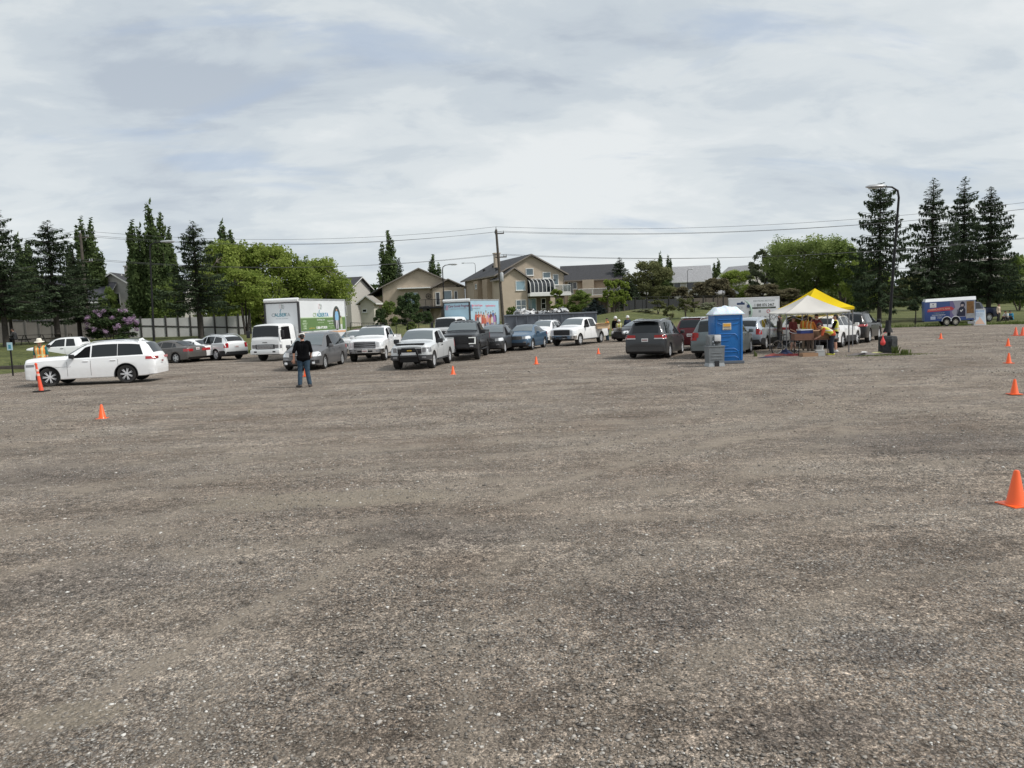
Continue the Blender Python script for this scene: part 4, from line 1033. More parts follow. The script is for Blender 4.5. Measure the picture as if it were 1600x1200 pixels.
# --- queue driving away on the right
r, S = van('minivan', 'charcoal minivan seen from behind, left of the blue portable toilet', CHAR, f=(1, 1, 1.02), rimm=ALLOY, style='five', rails=True, tailz=(.92, 1.12))
wrap(S, .94, .99, S.W*.45, .20, 'reversing_light', r, LENS, 'rear', 1, off=.02); wrap(S, .94, .99, S.W*.45, .20, 'reversing_light', r, LENS, 'rear', -1, off=.02)
MB().box(S.X(4.98), S.X(4.62), -.58, .58, 1.76, 1.80, .015).build('spoiler', CHAR, r, 40)
fit(r, 66, 559, 975, 1071)
r, S = suv('parked_suv', 'dark red SUV with its roof reflection painted white, between the charcoal minivan and the grey-green minivan', MAROON, f=(.92, .97, .98), rails=True, tailz=(1.0, 1.1), rear='wide')
MB().box(S.X(4.6*.92), S.X(2.45*.92), -.62, .62, 1.765, 1.80, .02).build('painted_roof_reflection', WHITE, r, 40)  # white slab paints the reflection on the maroon roof
fit(r, 62, 547, 1052)
r, S = van('minivan', 'grey-green minivan seen from behind, partly hidden by the blue portable toilet', GREENG, f=(1, 1, 1.01), rimm=ALLOY, rear='tall', tailz=(.9, 1.1))
lamps(S, r, .96, 1.18, S.W*.58, .30, REDL, 'rear', dz=(0, .02)); fit(r, 61, 558, 1078, 1177)
mb = MB(); mb.box(S.X(4.86), S.X(4.855), -.32, -.12, 1.28, 1.52); mb.build('window_sticker', flatmat('pale sticker', (.6, .62, .5)), r)
r, S = cuv('crossover', 'pale silver-blue crossover with tall red lamps, between the blue toilet and the white canopy', paint('ice silver', (.33, .37, .42), .35), rear='tall', clad=.5, f=(1, 1.02, 1.01))
fit(r, 57, 546, None, 1221)
r, S = suv('parked_suv', 'white SUV standing behind the red-shirted person under the canopy', WHITE, f=(.9, .95, .95), rails=False)
fit(r, 56, 540, 1218)
r, S = cuv('crossover', 'white crossover with bright twin-spoke wheels, standing behind the people in vests at the canopy', WHITE, f=(1.0, 1.0, 1.0), style='twin', clad=.45, R=.37)
fit(r, 50, 542.5, None, 1345)
r, S = suv('parked_suv', 'black SUV at the head of the right-hand row, left of the black lamp post', BLACK, f=(.92, .97, .95), style='ten', rails='black', tailz=(1.0, 1.14))
fit(r, 54, 535.5, None, 1378)
r, S = pickup('pickup_truck', 'navy pickup parked on the grass behind the blue trailer and the sandwich board', NAVY, f=(.95, 1, 1), style='steel')
fit(r, 192, 505, None, 1564, Y=70); r.location.z = float(terr(r.location.x, 70))

# --- trailers, dumpster
def simple_wheel(parent, x, y, R, side, rimm=STEEL, style='steel'):
    tm, rm = wheel_mesh(R, .2, R*.62, style, rimm); o = link('wheel', tm, parent); o.location = (x, y, R); o.rotation_euler = (0, 0, 0 if side > 0 else math.pi); link('rim', rm, o)
r = thing('cargo_trailer', 'white cargo trailer lettered for electronic recycling, rising behind the blue portable toilet', 'trailer')
mb = MB(); mb.box(-2.7, 2.7, -1.1, 1.1, .55, 3.0, .08); mb.build('trailer_body', PANEL, r, 40)
mb = MB(); mb.box(2.62, 2.73, -1.0, -.0, .6, 2.8, .01); mb.build('open_door', BLACKP, r)
mb = MB()
for sd in (1, -1): mb.box(-2.7, 2.75, sd*1.08, sd*1.13, 2.92, 3.03, .01); mb.box(-2.7, 2.72, sd*1.08, sd*1.12, .5, .62, .01)
mb.box(2.66, 2.75, -1.1, -1.04, .55, 2.95, .01); mb.build('edge_rail', TWHITE, r)
o = (0, -1.104, 0); rg = (1, 0, 0)
text('ELECTRONIC RECYCLING', .20, PGREY, r, face_mat((1.1, -1.11, 2.70), rg, up), bold=.004); text('1 888 876 2467', .34, PDARK, r, face_mat((1.1, -1.11, 2.33), rg, up), bold=.006)
rect_on(o, rg, up, -.20, 2.35, 2.02, 2.17, PDARK, r); text('www.electronicrecyclingservice.ca', .10, PPALEG, r, face_mat((1.1, -1.115, 2.09), rg, up))
text('RCY', .30, PGREY, r, face_mat((-1.5, -1.11, 2.15), rg, up), bold=.003)
rect_on(o, rg, up, -1.85, -1.0, 2.42, 2.60, PNAVY, r); rect_on(o, rg, up, -1.42, -1.2, 2.58, 2.70, PNAVY, r)
Mx = face_mat((-1.25, -1.108, 1.85), rg, up)
MB().tube([Mx @ Vector((.95*math.cos(t), .95*math.sin(t), 0)) for t in np.linspace(-1.3, 1.35, 16)], [.02, .06, .08, .1, .12, .14, .15, .16, .15, .14, .12, .1, .08, .06, .04, .02], 6).build('emblem', flatmat('soft green', (.33, .45, .38)), r)
rect_on(o, rg, up, 0, 0, 0, 0, PNAVY, r, poly=ellipse(-.62, 2.28, .17, .15, 16), name='emblem', off=.13); rect_on(o, rg, up, -.55, -.30, 1.55, 1.85, PDARK, r, name='emblem', off=.13)
MB().tube([Vector((1.55+.16*math.cos(t), -1.108, 1.78+.14*math.sin(t))) for t in np.linspace(0, 6.28, 14)], .03, 5).build('emblem', PRED, r); rect_on(o, rg, up, .5, .75, 1.7, 1.9, PGREY, r)
text('No such thing as waste', .12, PDARK, r, face_mat((1.2, -1.11, 1.36), rg, up))
for x in (-.5, .5):
    for sd in (1, -1): simple_wheel(r, x, sd*1.0, .36, sd)
mb = MB(); mb.tube([(-2.7, -.8, .5), (-4.0, 0, .5)], .05, 6); mb.tube([(-2.7, .8, .5), (-4.0, 0, .5)], .05, 6); mb.tube([(-3.8, 0, 0), (-3.8, 0, .8)], .04, 6); mb.build('drawbar', BLKMET, r)
r.scale = (.76, .9, .99); fit(r, -14, 520, 1138, 1217, Y=65)

r = thing('event_trailer', 'blue printed event trailer with white roof and wooden hatch, standing at the grass edge', 'trailer')
EB = mat('printed blue panel', (.035, .08, .26), .4, coat=.3, var=.15, vscale=.6)
mb = MB(); mb.box(-2.35, 2.35, -1.0, 1.0, .45, 2.2, .04); mb.build('trailer_body', EB, r, 40)
mb = MB(); V = [(-2.3, -1.03, 2.16), (2.38, -1.03, 2.16), (2.38, -.85, 2.46), (-2.2, -.85, 2.42)]; V2 = [(x, -y, z) for x, y, z in V]
mb.add(V+V2, [(0, 1, 2, 3), (4, 7, 6, 5), (3, 2, 6, 7), (0, 3, 7, 4), (1, 5, 6, 2), (0, 4, 5, 1)]); mb.build('roof', TWHITE, r)
o = (0, -1.003, 0); rg = (1, 0, 0)
rect_on(o, rg, up, .10, 1.50, .75, 2.14, flatmat('grey fade', (.36, .35, .42)), r, name='printed_picture', off=.004)
rect_on(o, rg, up, 0, 0, 0, 0, flatmat('mauve fade', (.18, .15, .30)), r, name='printed_picture', off=.006, poly=[(.0, .75), (.45, .75), (.15, 1.2), (.50, 1.6), (.28, 2.14), (.0, 2.14)])
rect_on(o, rg, up, 0, 0, 0, 0, PRED, r, off=.008, poly=[(-2.1, 1.28), (.20, 1.36), (.42, 1.48), (.15, 1.66), (-.25, 1.70), (-2.05, 1.52)])
text("COMMUNITY'S RINK", .22, flatmat('salmon', (.75, .45, .36)), r, face_mat((-.98, -1.016, 1.48), (1, 0, .035), (-.035, 0, 1)), bold=.004)
rect_on(o, rg, up, -1.85, -1.25, 1.66, 2.06, WH_P, r); rect_on(o, rg, up, -1.6, -1.5, 1.88, 1.98, PNAVY, r, off=.006, name='emblem'); text('Community', .08, PDARK, r, face_mat((-1.55, -1.01, 1.76), rg, up))
text('A community project', .12, PPALEG, r, face_mat((-1.0, -1.01, 1.17), rg, up)); text('www.communityproject.ca', .115, WH_P, r, face_mat((-1.05, -1.01, 1.00), rg, up), bold=.003)
rect_on(o, rg, up, -1.80, -1.34, .62, .88, flatmat('pale blue', (.55, .62, .78)), r); text('PARTNERS', .07, PNAVY, r, face_mat((-1.57, -1.012, .75), rg, up)); text('Thank you to our\nlocal sponsors\nand volunteers', .075, WH_P, r, face_mat((-.95, -1.01, .78), rg, up))
# hockey player in the picture: helmet, cage, shoulders, stick
def pl(P, m, off): rect_on(o, rg, up, 0, 0, 0, 0, m, r, name='printed_figure', off=off, poly=P)
pl([(.62, .80), (1.40, .80), (1.42, 1.35), (1.28, 1.62), (.98, 1.64), (.80, 1.45), (.72, 1.1)], flatmat('dark navy', (.02, .022, .05)), .008)
pl(ellipse(1.16, 1.80, .22, .26, 16), flatmat('dark navy', (.02, .022, .05)), .010); pl([(1.02, 1.64), (1.24, 1.64), (1.26, 1.82), (1.00, 1.82)], flatmat('pale face', (.5, .42, .42)), .012)
pl([(.92, 1.28), (1.02, 1.16), (1.2, 1.34), (1.16, 1.40), (1.02, 1.26), (.95, 1.36)], WH_P, .012); pl([(.60, .8), (.66, .8), (.72, 1.4), (.67, 1.4)], flatmat('dark navy', (.02, .022, .05)), .008)
mb = MB(); mb.box(1.52, 2.18, -1.03, -.99, 1.02, 2.06, .01, mi=0); mb.box(1.52, 2.18, -1.03, -.99, .60, .98, .01, mi=1)
for (a, b, c, d) in ((1.48, 1.52, .56, 2.1), (2.18, 2.30, .5, 2.14), (1.48, 2.2, .98, 1.02), (1.48, 2.2, 2.06, 2.10)): mb.box(a, b, -1.035, -.99, c, d, .005, mi=1)
mb.build('serving_hatch', [mat('plywood', (.23, .12, .045), .7, var=.25, vscale=5), STEEL], r)
for xa in (-.30, .52):
    mb = MB(); mb.tube([(xa+.44*math.cos(t), -1.02, .42+.40*math.sin(t)) for t in np.linspace(0, math.pi, 13)], .035, 6); mb.build('mudguard', TWHITE, r, 60)
    for sd in (1, -1): simple_wheel(r, xa, sd*.97, .34, sd, mat('cream rim', (.6, .57, .48), .5))
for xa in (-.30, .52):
    mb = MB(); V = [(xa+.36*math.cos(t), -1.004, .42+.36*math.sin(t)) for t in np.linspace(0, 6.28, 20)[:-1]]; mb.add(V, [tuple(range(len(V)))]); mb.build('painted_well_shade', INSHADE, r)  # flat black disc paints the shade of a wheel well
mb = MB(); mb.tube([(-2.35, -.7, .45), (-3.3, 0, .45)], .04, 6); mb.tube([(-2.35, .7, .45), (-3.3, 0, .45)], .04, 6); mb.tube([(-3.15, 0, .05), (-3.15, 0, .75)], .035, 6); mb.box(-3.25, -3.05, -.1, .1, 0, .06); mb.build('drawbar', BLKMET, r)
mb = MB(); mb.box(1.6, 2.25, -1.25, -1.0, .12, .30, .02); mb.box(1.6, 2.25, -.98, -.5, .30, .34); mb.build('step', STEEL, r)
r.scale = (.78, .85, .95); fit(r, -22, 510, 1440, 1526); r.rotation_euler = (0, R_(-1.2), R_(-22)); r.location.z = .03

r = thing('roll_off_dumpster', 'long grey roll-off dumpster heaped with white scrap, behind the queue below the beige houses', 'dumpster')
DG = mat('dumpster grey paint', (.115, .13, .155), .55, var=.25, vscale=1.2, bump=.2)
Lh, Wh, Hh = 3.9, 1.2, 2.15
mb = MB(); mb.box(-Lh, Lh, -Wh, -Wh+.06, .2, Hh); mb.box(-Lh, Lh, Wh-.06, Wh, .2, Hh); mb.box(-Lh, -Lh+.06, -Wh, Wh, .2, Hh); mb.box(Lh-.06, Lh, -Wh, Wh, .2, Hh); mb.box(-Lh, Lh, -Wh, Wh, .15, .25); mb.build('container', DG, r)
mb = MB()
for k in range(9): x = -Lh+.05+k*(2*Lh-.1)/8; mb.box(x-.06, x+.06, -Wh-.09, -Wh-.002, .2, Hh-.05, .01); mb.box(x-.06, x+.06, Wh+.002, Wh+.09, .2, Hh-.05, .01)
mb.build('rib', DG, r)
mb = MB(); mb.box(-Lh-.05, Lh+.05, -Wh-.11, -Wh+.06, Hh, Hh+.12, .02); mb.box(-Lh-.05, Lh+.05, Wh-.06, Wh+.11, Hh, Hh+.12, .02); mb.build('top_rail', mat('dumpster rail', (.17, .185, .21), .5, var=.2), r)
q = atd(861, 500, 63); r.location = (q.x, 64, 0); r.rotation_euler = (0, 0, R_(-3))
DUMP = r
# scrap on top: one heap nobody could count
mb = MB(); random.seed(5)
for k in range(150):
    x = random.uniform(-2.9, 1.3); y = random.uniform(-.9, .9); z = Hh+random.uniform(-.1, .34)+.12*math.sin(x*2)
    A = Matrix.Translation((x, y, z)) @ Matrix.Rotation(random.uniform(0, 6), 4, 'Z') @ Matrix.Rotation(random.uniform(-.9, .9), 4, 'X') @ Matrix.Rotation(random.uniform(-.6, .6), 4, 'Y')
    a, b, c = random.choice([(.3, .2, .02), (.45, .03, .03), (.18, .15, .12), (.35, .25, .015)])
    mb.box(-a, a, -b, b, -c, c, 0, mat=A, mi=random.choice([0, 0, 0, 1, 2]))
mb.box(-3.4, 1.7, -1.1, 1.1, 1.2, Hh-.05, mi=2)
h = mb.build('scrap_heap', [mat('white scrap', (.66, .66, .66), .5, var=.2), mat('grey scrap', (.3, .31, .32), .4, metal=.5), mat('dark scrap', (.06, .055, .05), .7)])
h.location = (DUMP.location.x, 64, 0); h.rotation_euler = DUMP.rotation_euler
tag(h, 'jumbled white and grey scrap piled on top of the grey dumpster', 'scrap', kind='stuff')
# ------------------------------------------------------------ trees
BARK = mat('grey bark', (.10, .085, .07), .9, var=.3, vscale=6, bump=.5, bscale=14)
BARKD = mat('dark bark', (.045, .038, .032), .9, var=.3, vscale=6, bump=.5, bscale=14)
L_SPR = leaf_mat('spruce needles', (.032, .048, .028), (.10, .132, .075), .2)
L_SPR2 = leaf_mat('yellowish spruce needles', (.055, .07, .025), (.16, .18, .07), .2)
L_BLU = leaf_mat('blue spruce needles', (.06, .08, .08), (.17, .21, .20), .15)
L_POP = leaf_mat('poplar leaves', (.050, .080, .032), (.16, .21, .085), .35)
L_GRN = leaf_mat('fresh green leaves', (.13, .19, .035), (.40, .47, .13), .5)
L_MID = leaf_mat('mid green leaves', (.10, .15, .04), (.30, .38, .12), .5)
L_OLV = leaf_mat('olive leaves', (.09, .10, .045), (.26, .27, .13), .4)
L_DRK = leaf_mat('dark shrub leaves', (.035, .06, .03), (.13, .18, .08), .3)
L_PUR = leaf_mat('purple brown leaves', (.10, .092, .058), (.27, .24, .15), .4)
L_LIL = leaf_mat('lilac blossom', (.32, .20, .34), (.62, .48, .62), .3)
L_SIL = leaf_mat('pale willow leaves', (.18, .20, .13), (.46, .48, .33), .35)

def spruce_mesh(H, Rb, seed, z0=.10, dens=.8, droop=.35, lm=L_SPR, ragged=.3, topfat=0.0, pw=.85):
    g = np.random.default_rng(seed); C = []; U = []; W = []; tb = MB()
    tb.tube([(0, 0, 0), (.03, 0, H*.3), (0, .03, H*.7), (0, 0, H*.97)], [H*.018, H*.013, H*.007, H*.002], 8)
    z = H*z0; sect = g.uniform(.65, 1.15, 12)
    while z < H*.985:
        t = z/H
        prof = (min((1-t)**pw, (1-t)*2.1))*(1 if t > z0+.12 else .75+.25*(t-z0)/.12)+.012+topfat*math.exp(-((t-.9)/.06)**2)
        nb = int((7 if t < .85 else 5)*dens)+1
        a0 = g.uniform(0, 6.28)
        for k in range(nb):
            a = a0+6.283*k/nb+g.normal(0, .18)
            lobe = 1+ragged*.55*math.sin(a*2+t*9+seed)+ragged*.45*math.sin(a*3-t*17+seed*2)
            ln = Rb*1.42*prof*g.uniform(1-ragged*.95, 1+ragged*.40)*lobe
            if g.random() < .10: ln *= .45
            if g.random() < .04: ln *= 1.25
            ln = max(ln, .12)
            ca, sa = math.cos(a), math.sin(a)
            up = .75*(t-.35)      # lower branches hang, upper ones rise
            n = max(2, int(ln*8.5))
            zz = z+g.normal(0, .08)
            if ln > .5: tb.tube([(0, 0, zz), (ca*ln*.5, sa*ln*.5, zz+ln*(up*.35-droop*.20)), (ca*ln*.9, sa*ln*.9, zz+ln*(up*.8-droop*.3))], [.035, .02, .006], 4, cap=False)
            for j in range(n):
                f = (j+.6)/n; f = f**.8
                r = ln*f; hz = zz+ln*(up*f*.8 - droop*math.sin(f*math.pi*.75)*.42)
                wdt = (.10+.22*math.sin(math.pi*min(1, f*.9+.1)))*min(1, .4+ln*.4)
                for sgn in (-1, 0, 1):
                    off = sgn*wdt*g.uniform(.25, .9)
                    c = (ca*r-sa*off+g.normal(0, .03), sa*r+ca*off+g.normal(0, .03), hz-abs(off)*.22-.06+g.normal(0, .05))
                    l2 = g.uniform(.13, .26)*(1 if ln > .8 else .62); w2 = g.uniform(.045, .095)*(1 if ln > .8 else .8)
                    dirv = np.array([ca*.8-sa*sgn*.7, sa*.8+ca*sgn*.7, -.35+up*.5+g.normal(0, .18)]); dirv /= np.linalg.norm(dirv)
                    sv = np.array([-dirv[1], dirv[0], g.normal(0, .5)]); sv /= np.linalg.norm(sv)
                    C.append(c); U.append(dirv*l2); W.append(sv*w2)
                    if ln > .8 and g.random() < .42:   # hanging sprays
                        C.append((c[0], c[1], c[2]-.10)); U.append(np.array([g.normal(0, .05), g.normal(0, .05), -g.uniform(.12, .24)])); W.append(np.array([ca, sa, 0])*w2*1.1)
        z += H*(.031 if t < .8 else .020)*g.uniform(.7, 1.3)
    V, F = quads(np.array(C), np.array(U), np.array(W))
    return tb.mesh('trunk', BARKD, smooth=60), np_mesh('crown', V, F, lm)

def leafcloud(cl, n, size, g, flat=.6):
    """cl: list of (centre, (rx,ry,rz)); n leaves spread near the surface of each clump"""
    cen = np.array([c for c, r in cl]); rad = np.array([r for c, r in cl]); vol = (rad.prod(1))**.66; p = vol/vol.sum()
    idx = g.choice(len(cl), n, p=p); d = g.normal(size=(n, 3)); d /= np.linalg.norm(d, axis=1)[:, None]
    rr = np.clip(g.normal(.80, .24, n), .1, 1.28)[:, None]
    C = cen[idx]+d*rad[idx]*rr
    U = g.normal(size=(n, 3)); U[:, 2] *= flat; U /= np.linalg.norm(U, axis=1)[:, None]; T = g.normal(size=(n, 3)); W = np.cross(U, T); W /= np.linalg.norm(W, axis=1)[:, None]
    s = size*g.uniform(.55, 1.3, n)[:, None]
    return C, U*s, W*s*.75

def poplar_mesh(H, R, seed, plumes=5, lm=L_POP, n=12000, leaf=.17):
    g = np.random.default_rng(seed); tb = MB(); cl = []
    tb.tube([(0, 0, 0), (0, 0, H*.3), (.1, 0, H*.7)], [H*.014, H*.011, H*.004], 8)
    for k in range(plumes):
        a = 6.283*k/plumes+g.uniform(-.4, .4); r = 0 if k == 0 else R*g.uniform(.35, .62); top = H*(1 if k == 0 else g.uniform(.62, .97)); z0 = H*g.uniform(.06, .16)
        bx_, by_ = r*math.cos(a), r*math.sin(a); m = 15; pts_ = []
        for j in range(m):
            t = j/(m-1); z = z0+(top-z0)*t; rad = R*(.60 if k else .66)*math.sin(math.pi*min(1, .18+t*.82))**.65*(1-.35*t)+.06
            x = bx_*(.55+.6*t)+g.normal(0, .06*R); y = by_*(.55+.6*t)+g.normal(0, .06*R)
            pts_.append((x, y, z)); cl.append(((x, y, z), (rad, rad, (top-z0)/m*(.95 if j < m-1 else .3))))
            if g.random() < .5 and j < m-2:
                cl.append(((x+g.normal(0, rad*.8), y+g.normal(0, rad*.8), z+.2), (rad*.4, rad*.4, (top-z0)/m*1.1)))
        tb.tube([(0, 0, z0*.6)]+pts_[1::3], .05, 4, cap=False)
    C, U, W = leafcloud(cl, n, leaf, g); U[:, 2] = np.abs(U[:, 2])*1.8
    # wispy tips
    V, F = quads(C, U, W)
    return tb.mesh('trunk', BARK, smooth=60), np_mesh('crown', V, F, lm)

def broad_mesh(H, R, seed, lm=L_GRN, n=9000, leaf=.17, z0=.12, stems=4, clumps=46, bark=BARK, flat=1.0, wisp=.35, weep=0.0, vase=False):
    g = np.random.default_rng(seed); tb = MB(); cl = []; tips = []
    for k in range(stems):
        a = 6.283*k/stems+g.uniform(-.5, .5); sp = g.uniform(.45, .95) if stems > 1 else .05
        p0 = (0, 0, 0) if stems < 3 else (.12*math.cos(a), .12*math.sin(a), 0)
        p1 = (R*.22*sp*math.cos(a), R*.22*sp*math.sin(a), H*z0*1.3); p2 = (R*.55*sp*math.cos(a+.2), R*.55*sp*math.sin(a+.2), H*.5); p3 = (R*.78*sp*math.cos(a+.3), R*.78*sp*math.sin(a+.3), H*.8)
        r0 = H*(.022 if stems < 3 else .014)
        tb.tube([p0, p1, p2, p3], [r0, r0*.8, r0*.45, r0*.15], 7); tips += [p1, p2, p3]
    for k in range(clumps):
        a = g.uniform(0, 6.283); ph = g.uniform(0, 1)
        t = g.uniform(0, 1)**.8; z = H*(z0+(1-z0)*t)
        if vase: env = R*(.35+.75*min(1, t*1.6))*(1 if t < .8 else math.sqrt(max(.05, 1-((t-.8)/.22)**2)))
        else: env = R*math.sqrt(max(.04, 1-((t-.42)/.62)**2))
        r = env*math.sqrt(g.uniform(.15, 1))*.86
        cr = R*g.uniform(.13, .27)
        c = (r*math.cos(a), r*math.sin(a), min(z, H-cr*.5)); cl.append((c, (cr, cr, cr*g.uniform(.6, .95)*flat)))
        b = min(tips, key=lambda q: (q[0]-c[0])**2+(q[1]-c[1])**2+(q[2]-c[2])**2)
        tb.tube([b, ((b[0]+c[0])/2, (b[1]+c[1])/2, (b[2]+c[2])/2+.1), c], [H*.005, H*.0035, H*.001], 4, cap=False)
        if g.random() < wisp: cl.append(((c[0]*1.12+g.normal(0, .2), c[1]*1.12+g.normal(0, .2), c[2]+cr*g.uniform(.2, 1.0)), (cr*.35, cr*.35, cr*.5)))
        if weep: cl.append(((c[0]*1.05, c[1]*1.05, c[2]-cr*1.2), (cr*.5, cr*.5, cr*1.3*weep)))
    C, U, W = leafcloud(cl, n, leaf, g); C[:, 2] = np.maximum(C[:, 2], .08)
    V, F = quads(C, U, W)
    return tb.mesh('trunk', bark, smooth=60), np_mesh('crown', V, F, lm)

def tree(name, label, cat, meshes, px, Y, top, z=None, wscale=None, group=None, rz=None, base_h=None, dz=0.0, lean=0):
    """stand a tree of meshes on the terrain; top = photo row its tip reaches, wscale = width factor"""
    q = atd(px, 600, Y); x = q.x; zb = float(terr(x, Y)) if z is None else z
    # walk to the base column: the tip row gives the height
    t = atd(px, top, Y); h = t.z - zb; x = t.x
    tr, cr = meshes; H0 = base_h
    r = thing(name, label, cat, group, (x, Y, zb-.05+dz), random.uniform(0, 6.28) if rz is None else rz)
    s = h/H0; ws = wscale if wscale is not None else s
    r.scale = (ws, ws, s)
    if lean: r.rotation_euler = (0, lean, 0)
    link('trunk', tr, r); link('crown', cr, r)
    return r

SPL = [spruce_mesh(12, 3.0, 11, z0=.27, ragged=.42, pw=.75), spruce_mesh(12, 3.0, 12, z0=.25, ragged=.40, pw=.75)]
SP = [spruce_mesh(12, 3.0, 13, z0=.20, ragged=.38), spruce_mesh(12, 2.9, 23, z0=.16, ragged=.30, droop=.45, topfat=.12, pw=.62), spruce_mesh(12, 2.9, 37, z0=.19, ragged=.26, dens=.9, droop=.3), spruce_mesh(12, 2.8, 51, z0=.19, ragged=.34, droop=.3)]
SPS = spruce_mesh(5, 1.4, 61, z0=.04, dens=.8, ragged=.25); SPB = spruce_mesh(3, 1.2, 71, z0=.02, dens=.8, lm=L_BLU, ragged=.2)
SPY = spruce_mesh(12, 4.2, 81, z0=.36, ragged=.3, droop=.3, lm=L_SPR2)
PO = [poplar_mesh(13, 1.5, 5, 5), poplar_mesh(13, 1.35, 6, 4), poplar_mesh(13, 1.6, 8, 7), poplar_mesh(13, 1.0, 9, 3, n=7500)]
BR = [broad_mesh(8, 4.2, 101, stems=5, n=26000, clumps=110, leaf=.13), broad_mesh(8, 3.9, 102, stems=4, n=22000, clumps=95, leaf=.13), broad_mesh(7, 2.8, 103, stems=3, n=14000, lm=L_MID, leaf=.13, clumps=60)]
BRH = broad_mesh(7, 3.0, 113, stems=4, n=14000, leaf=.13, clumps=55, z0=.42, bark=BARKD)
BIGW = broad_mesh(11, 6.2, 104, lm=leaf_mat('willow leaves', (.12, .17, .05), (.36, .43, .16), .5), stems=7, n=34000, clumps=190, vase=True, leaf=.15, z0=.18)
OLV = broad_mesh(9, 4.0, 105, lm=L_OLV, stems=3, n=13000, clumps=60, z0=.2, bark=BARKD)
PUR = broad_mesh(5, 2.4, 106, lm=L_PUR, stems=4, n=8000, z0=.05)
BSH = broad_mesh(2.6, 1.3, 107, lm=L_MID, stems=5, n=4500, leaf=.10, z0=.02, clumps=28)
BSHD = broad_mesh(4.2, 2.1, 108, lm=L_DRK, stems=5, n=9000, leaf=.12, z0=.0, clumps=44)
BSHS = broad_mesh(2.2, 1.2, 109, lm=L_SIL, stems=5, n=3500, leaf=.09, z0=.02, clumps=24)
BIR = broad_mesh(5, 1.1, 110, lm=L_GRN, stems=1, n=4500, leaf=.12, z0=.16, clumps=30, flat=1.3)
YNG = broad_mesh(2.6, 1.0, 111, lm=L_OLV, stems=2, n=2600, leaf=.09, z0=.3, clumps=20)
ASP = broad_mesh(9, 2.4, 112, lm=leaf_mat('aspen leaves', (.07, .09, .05), (.24, .27, .17), .35), stems=2, n=8000, leaf=.15, z0=.2, clumps=44, wisp=.9)

G1 = 'big spruces along the left lawn'; G2 = 'poplars behind the left houses'
tree('spruce_tree', 'huge spruce cut off by the left edge of the view', 'spruce', SPL[1], -12, 55, 322, base_h=12, wscale=1.05, rz=.5, group=G1)
tree('spruce_tree', 'large dark spruce with bare lower trunk, behind the picnic tables at left', 'spruce', SPL[0], 73, 60, 342, base_h=12, wscale=1.12, rz=2.0, group=G1)
tree('spruce_tree', 'shorter dark spruce just right of the large spruce with picnic tables', 'spruce', SPL[1], 113, 66, 392, base_h=12, wscale=.98, rz=1.1, group=G1)
tree('spruce_tree', 'yellow-green spreading spruce low at the left edge', 'spruce', SPY, 8, 60, 415, base_h=12, wscale=.72, rz=3.0, group=G1)
tree('spruce_tree', 'dark open spruce in front of the light green trees left of the box truck', 'spruce', SPL[0], 300, 68, 343, base_h=12, wscale=1.12, rz=4.3, group=G1)
for (px, Y, top, ms, ws, lb) in ((27, 84, 366, PO[1], .75, 'poplar rising just right of the edge spruce'), (43, 86, 375, PO[3], .8, 'slim poplar left of the large picnic-table spruce'),
        (110, 88, 380, PO[3], .95, 'slim poplar showing right behind the large picnic-table spruce'), (127, 88, 339, PO[3], 1.0, 'left one of the tall split poplar pair behind the lilac'), (141, 88, 341, PO[3], 1.0, 'right one of the tall split poplar pair behind the lilac'),
        (155, 88, 390, PO[1], .9, 'lower poplar right of the tall split pair'), (206, 86, 344, PO[3], 1.05, 'leftmost poplar of the tall dense row behind the left street lamp'), (216, 84, 352, PO[1], .85, 'second poplar of the tall dense row, lower than its neighbours'), (232, 84, 315, PO[1], 1.0, 'tallest poplar, with a wispy split top, beside the left street lamp'),
        (243, 83, 356, PO[0], .75, 'blunt-topped poplar right against the tallest one'), (263, 86, 355, PO[3], 1.0, 'poplar behind the left street lamp head'),
        (347, 100, 345, PO[1], 1.15, 'dark poplar standing up behind the light green trees'), (607, 130, 358, PO[0], 1.20, 'tall ragged poplar behind the left beige house'),
        (675, 135, 396, PO[0], 1.0, 'round-topped poplar behind the gable of the left beige house'), (1031, 150, 394, PO[1], .85, 'dark poplar behind the olive tree, left of its twin'), (1043, 150, 398, PO[3], .9, 'thinner twin poplar right of the dark poplar behind the olive tree'),
        (1122, 160, 405, PO[1], .85, 'lone poplar above the shrubs right of the pale far houses'), (1214, 132, 375, PO[3], 1.1, 'dark poplar behind the left shoulder of the big willow'), (1347, 92, 398, PO[3], .8, 'bare-looking poplar just left of the lamp-post spruce')):
    tree('poplar_tree', lb, 'poplar', ms, px, Y, top, base_h=13, wscale=ws*1.22, group=G2 if px < 300 else None)
G3 = 'spruces at the right edge of the lot'
tree('spruce_tree', 'dark flat-topped spruce behind the black lamp post', 'spruce', SP[1], 1376, 76, 281, base_h=12, wscale=1.05, rz=.2, group=G3)
tree('spruce_tree', 'leftmost of the three spruces behind the blue trailer, with wide ragged arms', 'spruce', SP[0], 1459, 77, 275, base_h=12, wscale=1.15, rz=1.7, group=G3)
tree('spruce_tree', 'middle and tallest of the three spruces behind the blue trailer, thin forked top', 'spruce', SP[3], 1508, 82, 272, base_h=12, wscale=1.12, rz=3.3, group=G3)
tree('spruce_tree', 'rightmost of the three spruces behind the blue trailer, neat pointed top', 'spruce', SP[2], 1549, 76, 287, base_h=12, wscale=1.15, rz=5.0, group=G3)
